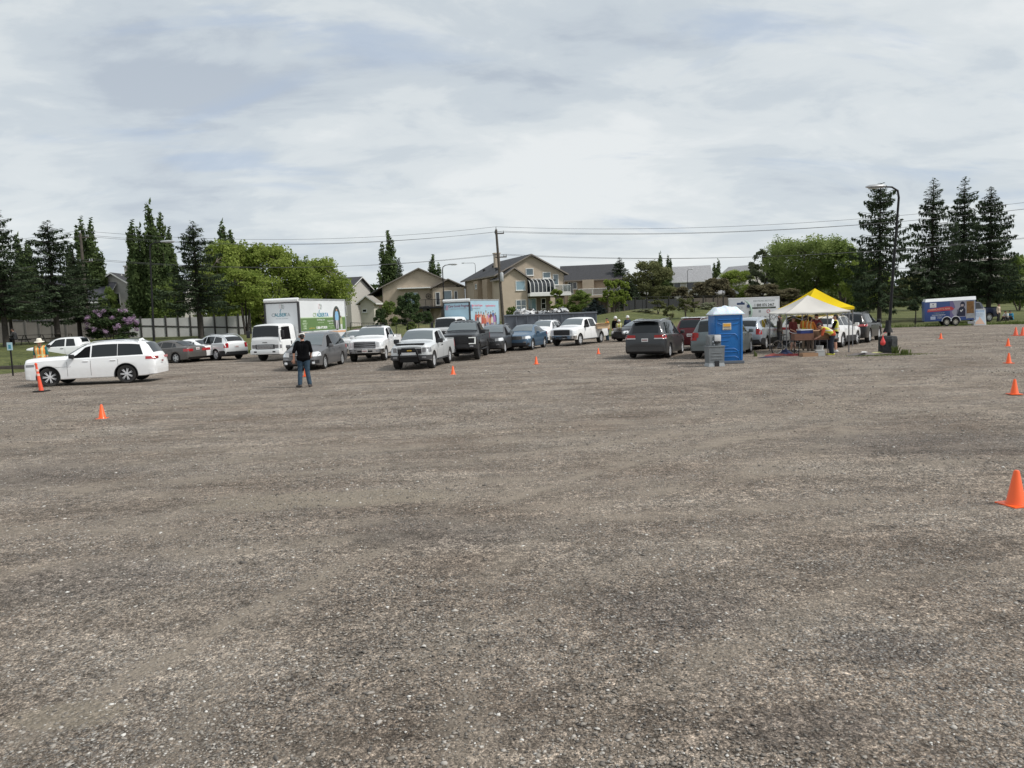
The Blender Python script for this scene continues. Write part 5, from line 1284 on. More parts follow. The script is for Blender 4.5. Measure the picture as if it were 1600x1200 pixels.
for (px, Y, top, ms, ws, lb) in ((258, 84, 437, BR[2], .85, 'light green bushy tree left of the open spruce'), (352, 86, 384, BR[0], 1.05, 'light green tree directly right of the open spruce'), (412, 88, 386, BR[1], 1.2, 'light green tree above the cab of the tall box truck'), (488, 90, 408, BR[0], 1.12, 'light green tree at the right end of the clump, above the tall box truck'), (378, 73, 425, BRH, 1.0, 'lower green tree with dark leaning stems just left of the tall box truck'),
        (166, 84, 452, BR[2], .5, 'small light green tree between the lilac and the chimney house')):
    tree('leafy_tree', lb, 'tree', ms, px, Y, top, base_h=7 if ms in (BR[2], BRH) else 8, wscale=ws)
tree('leafy_tree', 'big spreading vase-shaped willow behind the two canopies', 'tree', BIGW, 1262, 112, 378, base_h=11, wscale=1.08, rz=1)
tree('leafy_tree', 'leafy tree with loose open crown right of the big willow', 'tree', broad_mesh(10, 4.2, 120, lm=L_MID, stems=2, n=12000, clumps=60, z0=.3, wisp=.7), 1318, 108, 384, base_h=10, wscale=1.0)
tree('leafy_tree', 'light green tree between the canopies and the lamp-post spruce', 'tree', BR[1], 1352, 104, 408, base_h=8, wscale=.9)
tree('leafy_tree', 'pale loose aspen left of the big willow', 'tree', ASP, 1190, 118, 391, base_h=9, wscale=1.05)
tree('leafy_tree', 'rounded green tree above the white recycling trailer', 'tree', BR[1], 1152, 124, 424, base_h=8, wscale=1.05)
tree('leafy_tree', 'green tree in front of the beige building at the right edge', 'tree', BR[2], 1594, 96, 402, base_h=7, wscale=.9)
tree('leafy_tree', 'broad olive tree on the bank right of the beige houses', 'tree', OLV, 1010, 108, 409, base_h=9, wscale=.98)
tree('leafy_tree', 'small green tree between the two spruce groups at right', 'tree', broad_mesh(6, 2.2, 121, lm=L_OLV, stems=2, n=6000, clumps=30), 1425, 110, 432, base_h=6, wscale=1.1)
for (px, Y, top, ws, lb) in ((1097, 118, 442, 1.1, 'purple-brown shrubby tree left of its larger neighbour on the bank'), (1120, 114, 436, 1.2, 'purple-brown shrubby tree directly behind the portable toilet'), (1062, 112, 449, .8, 'purple-brown shrub in front of the pale far houses'), (1192, 104, 445, 1.15, 'purple-brown tree right behind the recycling trailer'), (1225, 100, 452, 1.1, 'purple-brown tree at the foot of the big willow')):
    tree('purple_tree', lb, 'tree', PUR, px, Y, top, base_h=5, wscale=ws)
tree('spruce_tree', 'small pointed spruce between the two beige houses', 'spruce', SPS, 623, 124, 402, base_h=5, wscale=1.2)
tree('spruce_tree', 'dense dark spruce right of the house with the white balcony', 'spruce', SP[2], 968, 112, 400, base_h=12, wscale=.82)
tree('spruce_tree', 'little blue-grey spruce at the foot of the house with the white balcony', 'spruce', SPB, 928, 93, 467, base_h=3, wscale=1.25)
tree('spruce_tree', 'narrow dark spruce left of the olive tree', 'spruce', SPS, 985, 104, 437, base_h=5, wscale=1.2)
tree('leafy_tree', 'young slim light green birch in front of the balcony posts', 'tree', BIR, 870, 90, 452, base_h=5, wscale=.95)
for k, px in enumerate((949, 958, 966, 974)):
    tree('leafy_tree', ('birch with pale trunk at the left end of the row on the bank', 'second birch of the row on the bank', 'third birch of the row on the bank', 'birch at the right end of the row on the bank')[k], 'tree', BIR, px, 92+k*.5, 437+(k % 2)*3, base_h=5, wscale=.88, group='row of slim birches on the bank')
for (px, Y, top, ms, H0, ws, lb) in ((608, 92, 472, BSH, 2.6, 1.15, 'round mid-green shrub under the left corner of the left beige house'), (638, 88, 458, BSHD, 4.2, .78, 'dark round shrub with pale edges before the balcony of the left beige house'), (904, 96, 455, BR[2], 7, .72, 'bright green bushy shrub before the house with the white balcony'), (593, 90, 482, BSHD, 4.2, .4, 'low dark shrub on the grass slope by the left beige house'),
        (666, 95, 486, BSHD, 4.2, .4, 'low dark hedge shrub below the black balcony'), (740, 90, 478, BSH, 2.6, .6, 'shrub hidden behind the pale blue truck'), (800, 88, 480, BSH, 2.6, .8, 'leafy shrub climbing beside the utility pole, left of the dumpster scrap'), (1028, 86, 468, YNG, 2.6, 1.0, 'young round tree on the grass bank above the charcoal minivan'), (1047, 78, 476, YNG, 2.6, .8, 'young small tree low on the bank right of the round one'), (1071, 82, 465, YNG, 2.6, 1.0, 'young tree on the bank above the dark red SUV'),
        (1085, 90, 470, YNG, 2.6, .8, 'young yellowish tree on the bank left of the portable toilet roof'), (1105, 95, 472, BSHS, 2.2, 1.2, 'pale shrub beside the fence above the grey-green minivan'), (1004, 88, 482, BSHS, 2.2, 1.2, 'wide pale silvery shrub on the grass bank'), (643, 74, 503, BSH, 2.6, .5, 'small clipped round bush behind the chrome-grilled pickup')):
    if 'hidden' in lb: continue
    tree('shrub', lb, 'shrub', ms, px, Y, top, base_h=H0, wscale=ws)
# lilac bush in flower
lil = tree('lilac_bush', 'dark green lilac bush with pink flower heads, right of the picnic tables', 'lilac', BSHD, 172, 66, 482, base_h=4.2, wscale=1.05, rz=.3)
g = np.random.default_rng(4); cl = []
for k in range(46):
    a = g.uniform(0, 6.28); z = g.uniform(1.1, 4.1); r = 2.0*math.sqrt(max(.1, 1-((z-1.9)/2.5)**2)); cl.append(((r*math.cos(a), r*math.sin(a), z), (.20, .20, .28)))
C, U, W = leafcloud(cl, 3800, .07, g); V, F = quads(C, U, W); link('blossom', np_mesh('blossom', V, F, L_LIL), lil)
# distant tree masses closing the skyline
def skyline(name, label, lst, lm, cat='trees'):
    Cs = []; Us = []; Ws = []; g = np.random.default_rng(hash(name) % 1000 if False else len(name)*7)
    for (px, Y, top, w, con) in lst:
        q = atd(px, top, Y); x = q.x; zb = float(terr(x, Y)); h = q.z-zb; sc = Y/FPX; R = w*sc
        if con:
            n = 700; t = g.random(n); rr = R*(1-t)**.8*(.4+.7*g.random(n)); a = g.random(n)*6.283
            Cc = np.stack([x+rr*np.cos(a), Y+rr*np.sin(a), zb+h*t], 1)
        else:
            n = 1300; cls = []
            for _ in range(16):
                a = g.uniform(0, 6.28); t = g.uniform(.15, .95); r = R*math.sqrt(max(.05, 1-((t-.45)/.6)**2))*math.sqrt(g.random()); cls.append(((x+r*math.cos(a), Y+r*math.sin(a), zb+h*t*.95), (R*.32, R*.32, R*.28)))
            Cc, _, _ = leafcloud(cls, n, .3, g)
        m = len(Cc); U = g.normal(size=(m, 3)); U /= np.linalg.norm(U, axis=1)[:, None]; T = g.normal(size=(m, 3)); Wc = np.cross(U, T); Wc /= np.linalg.norm(Wc, axis=1)[:, None]
        s = (.28+.3*g.random(m))[:, None]*Y/150; Cs.append(Cc); Us.append(U*s); Ws.append(Wc*s*.8)
    V, F = quads(np.concatenate(Cs), np.concatenate(Us), np.concatenate(Ws))
    return tag(link(name, np_mesh(name, V, F, lm)), label, cat, kind='stuff')
random.seed(3); lst = []
for px in range(-60, 1680, 13):
    top = hor(px)-random.uniform(18, 34) if not (540 < px < 600) else hor(px)-random.uniform(45, 68)
    if 540 < px < 700: top = min(top, hor(px)-random.uniform(40, 62))
    if 1080 < px < 1200: top -= 12
    lst.append((px, random.uniform(190, 240), top, random.uniform(9, 16), random.random() < .45))
skyline('distant_trees', 'dark continuous line of mixed trees on the far skyline', lst, L_DRK)
lst = []
for px in list(range(1085, 1640, 15))+list(range(520, 620, 16)):
    lst.append((px, random.uniform(135, 165), hor(px)-random.uniform(8, 30), random.uniform(12, 20), False))
skyline('distant_shrubs', 'mid-green belt of bushes and small trees beyond the lawn', lst, leaf_mat('hazed bush leaves', (.13, .165, .075), (.32, .36, .17), .45))  # leaf colour lightened to stand for distance haze
# ------------------------------------------------------------ houses, fences, poles
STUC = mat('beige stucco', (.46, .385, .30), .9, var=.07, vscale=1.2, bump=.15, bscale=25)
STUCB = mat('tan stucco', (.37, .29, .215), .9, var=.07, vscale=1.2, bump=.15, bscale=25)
ROOFM = mat('dark asphalt shingle', (.040, .040, .044), .85, var=.30, vscale=5, bump=.4, bscale=18)
ROOFL = mat('pale grey shingle', (.30, .30, .31), .85, var=.2, vscale=4, bump=.3)
TRIMW = mat('white trim', (.70, .70, .68), .5); TRIMT = mat('taupe fascia', (.22, .19, .165), .6)
WGL = mat('window glass', (.05, .09, .11), .05, spec=1.0, coat=1.0); WGLD = mat('dark window glass', (.012, .016, .02), .05, spec=.8)
WGLB = mat('bright blind window', (.22, .34, .40), .15, coat=1.0)
PALEW = mat('pale stucco', (.50, .48, .44), .9, var=.06)
def gable_roof(parent, x0, x1, y0, y1, ze, rise, along='y', over=.5, th=.18, m=ROOFM, fas=TRIMT, name='roof'):
    """ridge along y (gable faces the front) or along x"""
    mb = MB()
    if along == 'y':
        c = (x0+x1)/2; hw = (x1-x0)/2; k = rise/hw; xa = x0-over; xb = x1+over; za = ze-over*k; zr = ze+rise; ya, yb = y0-over, y1+over
        for (a, b) in (((xa, za), (c, zr)), ((c, zr), (xb, za))):
            (xA, zA), (xB, zB) = a, b
            mb.add([(xA, ya, zA), (xB, ya, zB), (xB, yb, zB), (xA, yb, zA), (xA, ya, zA+th), (xB, ya, zB+th), (xB, yb, zB+th), (xA, yb, zA+th)],
                   [(3, 2, 1, 0), (4, 5, 6, 7)], 0); mb.add([(xA, ya, zA), (xB, ya, zB), (xB, yb, zB), (xA, yb, zA), (xA, ya, zA+th), (xB, ya, zB+th), (xB, yb, zB+th), (xA, yb, zA+th)], [(0, 1, 5, 4), (2, 3, 7, 6), (0, 4, 7, 3), (1, 2, 6, 5)], 1)
    else:
        c = (y0+y1)/2; hw = (y1-y0)/2; k = rise/hw; xa, xb = x0-over, x1+over
        for (yA, zA), (yB, zB) in (((y0-over, ze-over*k), (c, ze+rise)), ((c, ze+rise), (y1+over, ze-over*k))):
            P = [(xa, yA, zA), (xb, yA, zA), (xb, yB, zB), (xa, yB, zB)]; P += [(x, y, z+th) for x, y, z in P]
            mb.add(P, [(3, 2, 1, 0), (4, 5, 6, 7)], 0); mb.add(P, [(0, 1, 5, 4), (2, 3, 7, 6), (0, 4, 7, 3), (1, 2, 6, 5)], 1)
    return mb.build(name, [m, fas], parent)
def walls(parent, x0, x1, y0, y1, z0, z1, rise, along='y', m=STUC, name='wall'):
    mb = MB()
    if along == 'y':
        c = (x0+x1)/2; P = [(x0, z0), (x1, z0), (x1, z1), (c, z1+rise), (x0, z1)]; n = 5
        mb.add([(x, y0, z) for x, z in P]+[(x, y1, z) for x, z in P], [(0, 1, 2, 3, 4), (9, 8, 7, 6, 5)]+[(i, i+5, (i+1) % 5+5, (i+1) % 5) for i in range(5)])
    else:
        c = (y0+y1)/2; P = [(y0, z0), (y1, z0), (y1, z1), (c, z1+rise), (y0, z1)]
        mb.add([(x0, y, z) for y, z in P]+[(x1, y, z) for y, z in P], [(0, 1, 2, 3, 4), (9, 8, 7, 6, 5)]+[(i, i+5, (i+1) % 5+5, (i+1) % 5) for i in range(5)])
    return mb.build(name, m, parent)
def window(parent, x0, x1, z0, z1, y, gl=WGL, cols=1, rows=1, side=None, fr=.09, frm=None, name='window'):
    """window on a wall facing -y at y (side None) or on a wall facing -x at x=y (side='x')"""
    frm = frm or TRIMW; mb = MB(); g_ = MB()
    def bx_(m_, a, b, c, d, p, q):
        if side is None: m_.box(a, b, y-q, y-p, c, d)
        elif side == 'x': m_.box(y-q, y-p, a, b, c, d)
        else: m_.box(y+p, y+q, a, b, c, d)
    bx_(mb, x0-fr, x1+fr, z0-fr, z0, -.05, .06); bx_(mb, x0-fr, x1+fr, z1, z1+fr, -.05, .06); bx_(mb, x0-fr, x0, z0, z1, -.05, .06); bx_(mb, x1, x1+fr, z0, z1, -.05, .06)
    for k in range(1, cols): x = x0+(x1-x0)*k/cols; bx_(mb, x-.04, x+.04, z0, z1, -.05, .05)
    for k in range(1, rows): z = z0+(z1-z0)*k/rows; bx_(mb, x0, x1, z-.04, z+.04, -.05, .047)
    bx_(mb, x0-fr-.05, x1+fr+.05, z0-fr-.06, z0-fr, -.05, .12)
    w = mb.build(name, frm, parent); bx_(g_, x0, x1, z0, z1, -.04, .015); g_.build('pane', gl, w); return w
def railing(parent, pts, z, h, m, mesh_=True, name='railing', glass=None, step=1.5):
    mb = MB()
    for a, b in zip(pts[:-1], pts[1:]):
        a = Vector(a); b = Vector(b); L = (b-a).length; n = max(1, round(L/step))
        for k in range(n+1):
            p = a+(b-a)*k/n; mb.box(p.x-.04, p.x+.04, p.y-.04, p.y+.04, z, z+h)
        d = (b-a).normalized(); 
        for zz in (z+h-.05, z+.08): mb.tube([(a.x, a.y, zz), (b.x, b.y, zz)], .035, 4)
        if mesh_:
            n2 = int(L/.16)
            for k in range(n2): p = a+(b-a)*(k+.5)/n2; mb.box(p.x-.01, p.x+.01, p.y-.01, p.y+.01, z+.08, z+h-.05)
    r = mb.build(name, m, parent)
    if glass:
        g_ = MB()
        for a, b in zip(pts[:-1], pts[1:]):
            a = Vector(a); b = Vector(b); g_.add([(a.x, a.y, z+.1), (b.x, b.y, z+.1), (b.x, b.y, z+h-.08), (a.x, a.y, z+h-.08)], [(0, 1, 2, 3)])
        g_.build('glass_panel', glass, r)
    return r
def putbase(r, px, row, Y, rz):
    q = atd(px, row, Y); r.location = (q.x, Y, q.z); r.rotation_euler = (0, 0, R_(rz))

# house B: large beige walk-out house with solarium (local x right, y away, z up; origin front-left bottom corner)
B = thing('beige_house', 'large beige two-storey house with curved glass solarium and white deck, right of the utility pole', 'house')
W_, D_, E_ = 9.6, 15.0, 5.1
walls(B, 0, W_, 0, D_, -1, E_, 2.45, 'y'); gable_roof(B, 0, W_, 0, D_, E_, 2.45, 'y', .55)
walls(B, -.05, 3.7, -1.3, -.01, -1, 4.5, 1.25, 'y', name='wall'); gable_roof(B, -.05, 3.7, -1.3, 1.2, 4.5, 1.25, 'y', .45)
window(B, 2.15, 3.35, 2.95, 4.05, -1.3, WGLB); window(B, 2.1, 3.4, .15, 1.55, -1.3, WGL, 2, 2)
window(B, 4.15, 5.1, 4.95, 5.75, 0, WGL); window(B, 6.6, 7.6, 4.55, 5.2, 0, WGL); window(B, 8.1, 8.75, 3.6, 4.9, 0, WGL)
mb = MB(); mb.box(7.1, 8.2, -.55, -.0, 4.1, 4.25, .02); mb.build('awning', BLKMET, B)
mb = MB(); mb.box(3.7, 9.7, -2.2, 0, 2.02, 2.42, .02); mb.build('deck', TRIMW, B)
mb = MB()
mb.box(6.7, 7.35, -2.05, -1.88, -1, 2.02); mb.build('post', STUC, B); MB().box(9.31, 9.59, -2.1, -1.85, -1, 2.02).build('post', STUC, B)
mb = MB(); mb.box(3.75, 9.6, -.05, -.004, -1, 2.0); mb.build('painted_recess_shade', mat('stucco with painted shade', (.20, .165, .13), .9), B)  # darker stucco slab paints the shade under the deck
window(B, 3.95, 5.35, .0, 1.75, -.05, WGLB, 2); window(B, 6.2, 6.75, .4, 1.7, -.05, WGLD, 1, 2); window(B, 7.6, 9.0, .2, 1.7, -.05, WGLD, 2)
# solarium: curved ribs over dark glass
so = MB(); rb = MB(); xs_ = [3.85+k*.57 for k in range(7)]
prof = [(-2.1, 2.42), (-2.1, 3.25), (-2.03, 3.62), (-1.8, 3.95), (-1.45, 4.15), (-.9, 4.28), (-.3, 4.33)]
for a, b in zip(xs_[:-1], xs_[1:]):
    so.add([(x, y, z) for x in (a, b) for y, z in prof], [(k, k+1, k+8, k+7) for k in range(6)])
for x in xs_: rb.tube([(x, y-.02, z+.02) for y, z in prof], .055, 6)
for x in (xs_[0], xs_[-1]): so.add([(x, y, z) for y, z in prof]+[(x, 0, 4.3), (x, 0, 2.42)], [tuple(range(9))])
rb.tube([(xs_[0], -2.12, 2.47), (xs_[-1], -2.12, 2.47)], .06, 6); rb.tube([(xs_[0], -.3, 4.35), (xs_[-1], -.3, 4.35)], .05, 6)
sol = so.build('solarium', mat('solarium glass', (.012, .016, .022), .04, spec=.9), B); rb.build('rib', TRIMW, sol, 50)
railing(B, [(7.35, -2.15, 0), (9.65, -2.15, 0), (9.65, 0, 0)], 2.42, 1.05, TRIMW, False, glass=mat('railing glass', (.18, .22, .23), .05, coat=1, alpha=.55), step=1.1)
# left side: recessed bays and lower wing
mb = MB()
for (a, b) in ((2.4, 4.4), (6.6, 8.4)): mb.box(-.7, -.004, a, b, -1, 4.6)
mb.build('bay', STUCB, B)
window(B, 6.9, 7.5, 3.6, 4.1, -.7, WGL, side='x')
mb = MB(); mb.box(1.9, 2.6, 6.0, 6.8, 6.4, 8.3); mb.box(1.8, 2.7, 5.9, 6.9, 8.3, 8.45); mb.build('chimney', STUC, B)
mb = MB(); mb.tube([(0, -.06, 5.0), (0, -.06, -1)], .05, 6); mb.tube([(W_+.04, -.06, 5.0), (W_+.04, -.06, -1)], .05, 6); mb.tube([(3.72, -1.35, 4.3), (3.72, -1.35, -1)], .05, 6); mb.build('downpipe', TRIMT, B)
mb = MB()
for (x, y) in ((1.0, 3.0), (2.6, 9.0), (1.8, 11)): zt = E_+2.45*(x/(W_/2)); mb.box(x-.15, x+.15, y-.15, y+.15, zt, zt+.45)
mb.build('roof_vent', BLKMET, B)
putbase(B, 779, 489, 99, 20)

# house A
A = thing('beige_house', 'beige gabled house with black balcony, left of the utility pole', 'house')
W_ = 11.2; E_ = 4.9
walls(A, 0, W_, 0, 11, -1, E_, 2.6, 'y'); gable_roof(A, 0, W_, 0, 11, E_, 2.6, 'y', .55)
walls(A, -2.0, -.01, 2.5, 11, -1, 3.6, 0.0, 'y'); 
mb = MB(); V = [(-3.0, -.2, 3.25), (-.5, -.2, 4.68), (-.5, 11.5, 4.68), (-3.0, 11.5, 3.25)]; mb.add(V+[(x, y, z+.18) for x, y, z in V], [(3, 2, 1, 0), (4, 5, 6, 7), (0, 1, 5, 4), (2, 3, 7, 6), (0, 4, 7, 3), (1, 2, 6, 5)]); mb.build('roof', ROOFM, A)
walls(A, 7.6, 12.4, -1.0, 6, -1, 4.55, .0, 'y', name='wall')
gable_roof(A, 7.6, 12.4, -1.0, 6, 4.55, 1.15, 'y', .4)
window(A, 3.4, 5.2, 2.2, 3.9, 0, WGLB, 2); window(A, 8.1, 8.6, 2.0, 3.8, -1.0, WGLD); window(A, 9.3, 10.4, 2.3, 4.0, -1.0, WGL); window(A, 10.9, 11.25, 2.3, 3.9, -1.0, WGLD); window(A, 6.0, 7.0, 0, 1.8, 0, WGLD)
window(A, 3.8, 4.5, .3, 1.7, 2.5, WGLD, side='x')
mb = MB(); mb.box(2.3, 7.3, -.9, -.01, 4.55, 4.72, .02); mb.build('awning', TRIMW, A)
mb = MB(); mb.box(4.0, 9.2, -3.0, -.002, 1.45, 1.72, .02); mb.build('deck', BLKMET, A)
for x in (4.2, 6.5, 9.0): MB().box(x-.18, x+.18, -2.9, -2.6, -1, 1.45).build('post', mat('dark post stain', (.055, .05, .045), .8), A)
railing(A, [(4.05, 0, 0), (4.05, -2.95, 0), (9.15, -2.95, 0), (9.15, -1.0, 0)], 1.72, 1.1, BLKMET, True, step=1.3)
mb = MB(); mb.tube([(6.9+.38*math.cos(t), -.06, 3.35+.38*math.sin(t)) for t in np.linspace(0, 6.28, 16)], .04, 5, cap=False)
for k in range(4): t = k*math.pi/4; mb.tube([(6.9-.38*math.cos(t), -.06, 3.35-.38*math.sin(t)), (6.9+.38*math.cos(t), -.06, 3.35+.38*math.sin(t))], .02, 4)
mb.build('wall_ornament', BLKMET, A)
mb = MB(); mb.tube([(.02, -.06, 4.8), (.02, -.06, -1)], .05, 6); mb.tube([(12.42, -1.05, 4.5), (12.42, -1.05, -1)], .05, 6); mb.build('downpipe', TRIMT, A)
putbase(A, 600, 500, 113, 3)

# house C
Cc = thing('beige_house', 'beige house with long dark side roof and white balcony, behind the bright green shrub', 'house')
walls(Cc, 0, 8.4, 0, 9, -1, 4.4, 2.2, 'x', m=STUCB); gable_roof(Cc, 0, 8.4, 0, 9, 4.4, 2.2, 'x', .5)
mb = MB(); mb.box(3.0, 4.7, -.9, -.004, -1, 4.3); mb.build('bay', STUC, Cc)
window(Cc, .9, 1.5, 2.4, 4.0, 0, WGLD); window(Cc, 1.6, 2.1, 3.1, 4.0, 0, WGLD); window(Cc, 6.6, 7.3, 3.0, 4.0, 0, WGLD); window(Cc, 2.5, 3.6, 3.0, 4.0, 8.4, WGL, side='X')
mb = MB(); mb.box(2.4, 8.6, -2.3, -.002, 1.6, 1.9, .02); mb.build('deck', STUC, Cc); 
for x in (6.9, 8.3): MB().box(x-.15, x+.15, -2.2, -1.9, -1, 1.6).build('post', STUC, Cc)
railing(Cc, [(2.45, -2.2, 0), (8.5, -2.2, 0), (8.5, 0, 0)], 1.9, 1.05, TRIMW, False, glass=mat('railing glass', (.18, .22, .23), .05), step=1.9)
mb = MB(); mb.box(3.8, 8.3, -.02, -.003, -.8, 1.55); mb.build('painted_recess_shade', mat('stucco with painted shade', (.20, .165, .13), .9), Cc)  # shade below the balcony put into a darker stucco slab
putbase(Cc, 880, 484, 112, -7)

def far_house(label, px, row, Y, rz, W, D, E, rise, along, wm, rm, wins, chim=False, name='far_house'):
    r = thing(name, label, 'house'); walls(r, 0, W, 0, D, -2, E, rise, along, wm); gable_roof(r, 0, W, 0, D, E, rise, along, .5, m=rm, fas=TRIMW)
    for (a, b, c, d) in wins: window(r, a, b, c, d, 0, WGLD)
    if chim: mb = MB(); mb.box(W*.55, W*.55+.9, D*.3, D*.3+.9, E, E+rise+1.0); mb.box(W*.55-.1, W*.55+1.0, D*.3-.1, D*.3+1.0, E+rise+1.0, E+rise+1.15); mb.build('chimney', PALEW, r)
    putbase(r, px, row, Y, rz); return r
far_house('pale two-storey house with light grey roof, right of the olive tree', 1046, 478, 150, -10, 8, 8, 4.9, 2.9, 'x', PALEW, ROOFL, [(1, 2.2, 3.2, 4.5), (3.5, 5, 3.2, 4.5), (6.3, 7.4, 3.2, 4.5)])
far_house('narrow pale house with light roof just left of the larger pale far house', 1018, 480, 152, 8, 5.0, 8, 5.2, 1.8, 'y', PALEW, ROOFL, [(1, 2, 3, 4.6), (3, 4, 3, 4.6)])
far_house('grey-roofed far house glimpsed between the rounded green tree and the willow', 1166, 470, 150, 30, 8, 8, 4.6, 2.6, 'y', PALEW, ROOFL, [(1, 2.2, 2.8, 4), (5, 6.6, 2.8, 4)])
far_house('low cream outbuilding beside the fence above the grey-green minivan', 1108, 480, 118, 5, 4.2, 4, 2.1, .6, 'x', mat('cream siding', (.45, .42, .33), .8), ROOFL, [(1, 2, .7, 1.5)])
far_house('house with dark roof and white chimney behind the lilac', 143, 500, 88, 4, 5.6, 9, 3.4, 1.9, 'y', PALEW, ROOFM, [(2.2, 3.4, 1.3, 3.0)], True)
r = far_house('wing with long dark roof, right of the chimney house', 196, 505, 95, 4, 7, 9, 3.0, 2.4, 'x', PALEW, ROOFM, [(4.5, 6, 1, 2.2)])
far_house('grey-roofed low house behind the spruces at the left edge', -10, 512, 84, 6, 12, 9, 2.7, 3.0, 'x', mat('grey siding', (.28, .27, .25), .8), mat('grey shingle', (.10, .10, .115), .85, var=.2), [(2, 3, 1, 2)])
far_house('pale house edge with dark roof left of the left beige house', 502, 500, 112, -14, 5.0, 7, 4.6, 1.6, 'x', PALEW, ROOFM, [(3.2, 4.2, .6, 1.8), (3.0, 4.2, 2.9, 3.9)])
far_house('small white shed on the grass slope left of the left beige house', 564, 491, 100, -10, 1.9, 1.8, 1.6, .7, 'y', mat('shed siding', (.55, .52, .45), .8), mat('shed roof', (.25, .23, .2), .8), [(.3, .8, .3, .6)], name='shed')
far_house('long pale institutional building far behind the right-hand spruces', 1475, 470, 185, 4, 30, 14, 9.5, 1.0, 'x', mat('pale concrete wall', (.36, .34, .31), .8, var=.1), mat('flat pale roof', (.30, .27, .24), .8), [(3, 5, 5, 7), (10, 12, 5, 7), (17, 19, 5, 7), (24, 26, 5, 7)])

# fences
def fence(label, p0, p1, h, m, mp, n, name='fence', cap=None, z0=None, board=0):
    """panel fence from world point to world point, each post a part"""
    r = thing(name, label, 'fence'); a = Vector(p0); b = Vector(p1); d = (b-a).normalized(); nn = Vector((d.y, -d.x, 0)); mb = MB()
    N_ = n; P = [a+(b-a)*k/N_ for k in range(N_+1)]; Zs = [float(terr(p.x, p.y)) for p in P]
    for k in range(N_):
        q0, q1 = P[k], P[k+1]; z0, z1 = Zs[k]-.1, Zs[k+1]-.1; o = nn*.03
        V = [(q0-o).xy.to_3d()+Vector((0, 0, z0)), (q1-o).xy.to_3d()+Vector((0, 0, z1)), (q1+o).xy.to_3d()+Vector((0, 0, z1)), (q0+o).xy.to_3d()+Vector((0, 0, z0))]
        V += [v+Vector((0, 0, h)) for v in V]; mb.add(V, [(3, 2, 1, 0), (4, 5, 6, 7), (0, 1, 5, 4), (1, 2, 6, 5), (2, 3, 7, 6), (3, 0, 4, 7)])
    mb.build('panel', m, r)
    for k in range(N_+1):
        mb = MB(); p = P[k]+nn*.06; mb.box(p.x-.07, p.x+.07, p.y-.07, p.y+.07, Zs[k]-.1, Zs[k]+h+.12, .01); mb.build('post', mp, r)
    if cap is not None:
        mb = MB()
        for k in range(N_): mb.tube([P[k]+nn*.04+Vector((0, 0, Zs[k]+h-.05)), P[k+1]+nn*.04+Vector((0, 0, Zs[k+1]+h-.05))], .07, 4)
        mb.build('top_rail', cap, r)
    return r
W_GREY = mat('weathered grey wall', (.17, .155, .14), .9, var=.18, vscale=.8, bump=.2)
W_WHITE = mat('whitewashed panel', (.44, .44, .43), .85, var=.12, vscale=.7)
DPOST = mat('dark fence post', (.04, .038, .036), .8)
fence('long brown-grey panel wall behind the picnic tables', atd(-40, 560, 70), atd(150, 560, 72), 2.3, W_GREY, mat('grey wall post', (.14, .13, .12), .9), 9, cap=ROOFM)
fence('white panel fence with dark posts behind the parked sedans', atd(205, 560, 74), atd(395, 560, 77), 2.0, W_WHITE, DPOST, 10, cap=DPOST)
def chainlink(label, p0, p1, h, n, m=BLKMET):
    r = thing('chain_link_fence', label, 'fence'); a = Vector(p0); b = Vector(p1); P = [a+(b-a)*k/n for k in range(n+1)]; Z = [float(terr(p.x, p.y)) for p in P]
    for p, z in zip(P, Z): MB().tube([(p.x, p.y, z-.2), (p.x, p.y, z+h)], .035, 6).build('post', m, r)
    mb = MB()
    for k in range(n):
        for f in (1.0, .04): mb.tube([(P[k].x, P[k].y, Z[k]+h*f), (P[k+1].x, P[k+1].y, Z[k+1]+h*f)], .022, 4)
        L = (P[k+1]-P[k]).length; q = int(L/.22)
        for j in range(q):
            for s in (0, 1):
                u0 = j/q; u1 = (j+1)/q; 
                if s: u0, u1 = u1, u0
                A_ = P[k]+(P[k+1]-P[k])*u0; B_ = P[k]+(P[k+1]-P[k])*u1; zz = Z[k]+(Z[k+1]-Z[k])*u0
                mb.tube([(A_.x, A_.y, zz+.05), (B_.x, B_.y, zz+h)], .004, 3, cap=False)
    mb.build('wire_mesh', m, r); return r
chainlink('black chain-link fence below the grass slope left of the dumpster', atd(548, 520, 73), atd(690, 520, 74), 1.5, 8)
chainlink('dark chain-link fence at the top of the grass bank right of the birches', atd(940, 500, 94), atd(1140, 490, 104), 1.6, 10)
fence('dark solid garden fence behind the birches on the bank', atd(975, 500, 98), atd(1062, 490, 102), 1.4, mat('dark fence boards', (.03, .032, .034), .8), DPOST, 5)
fence('brown-grey garden fence running down behind the recycling trailer', atd(1066, 490, 104), atd(1145, 490, 110), 1.5, mat('brown fence boards', (.10, .085, .07), .9, var=.2), DPOST, 5)

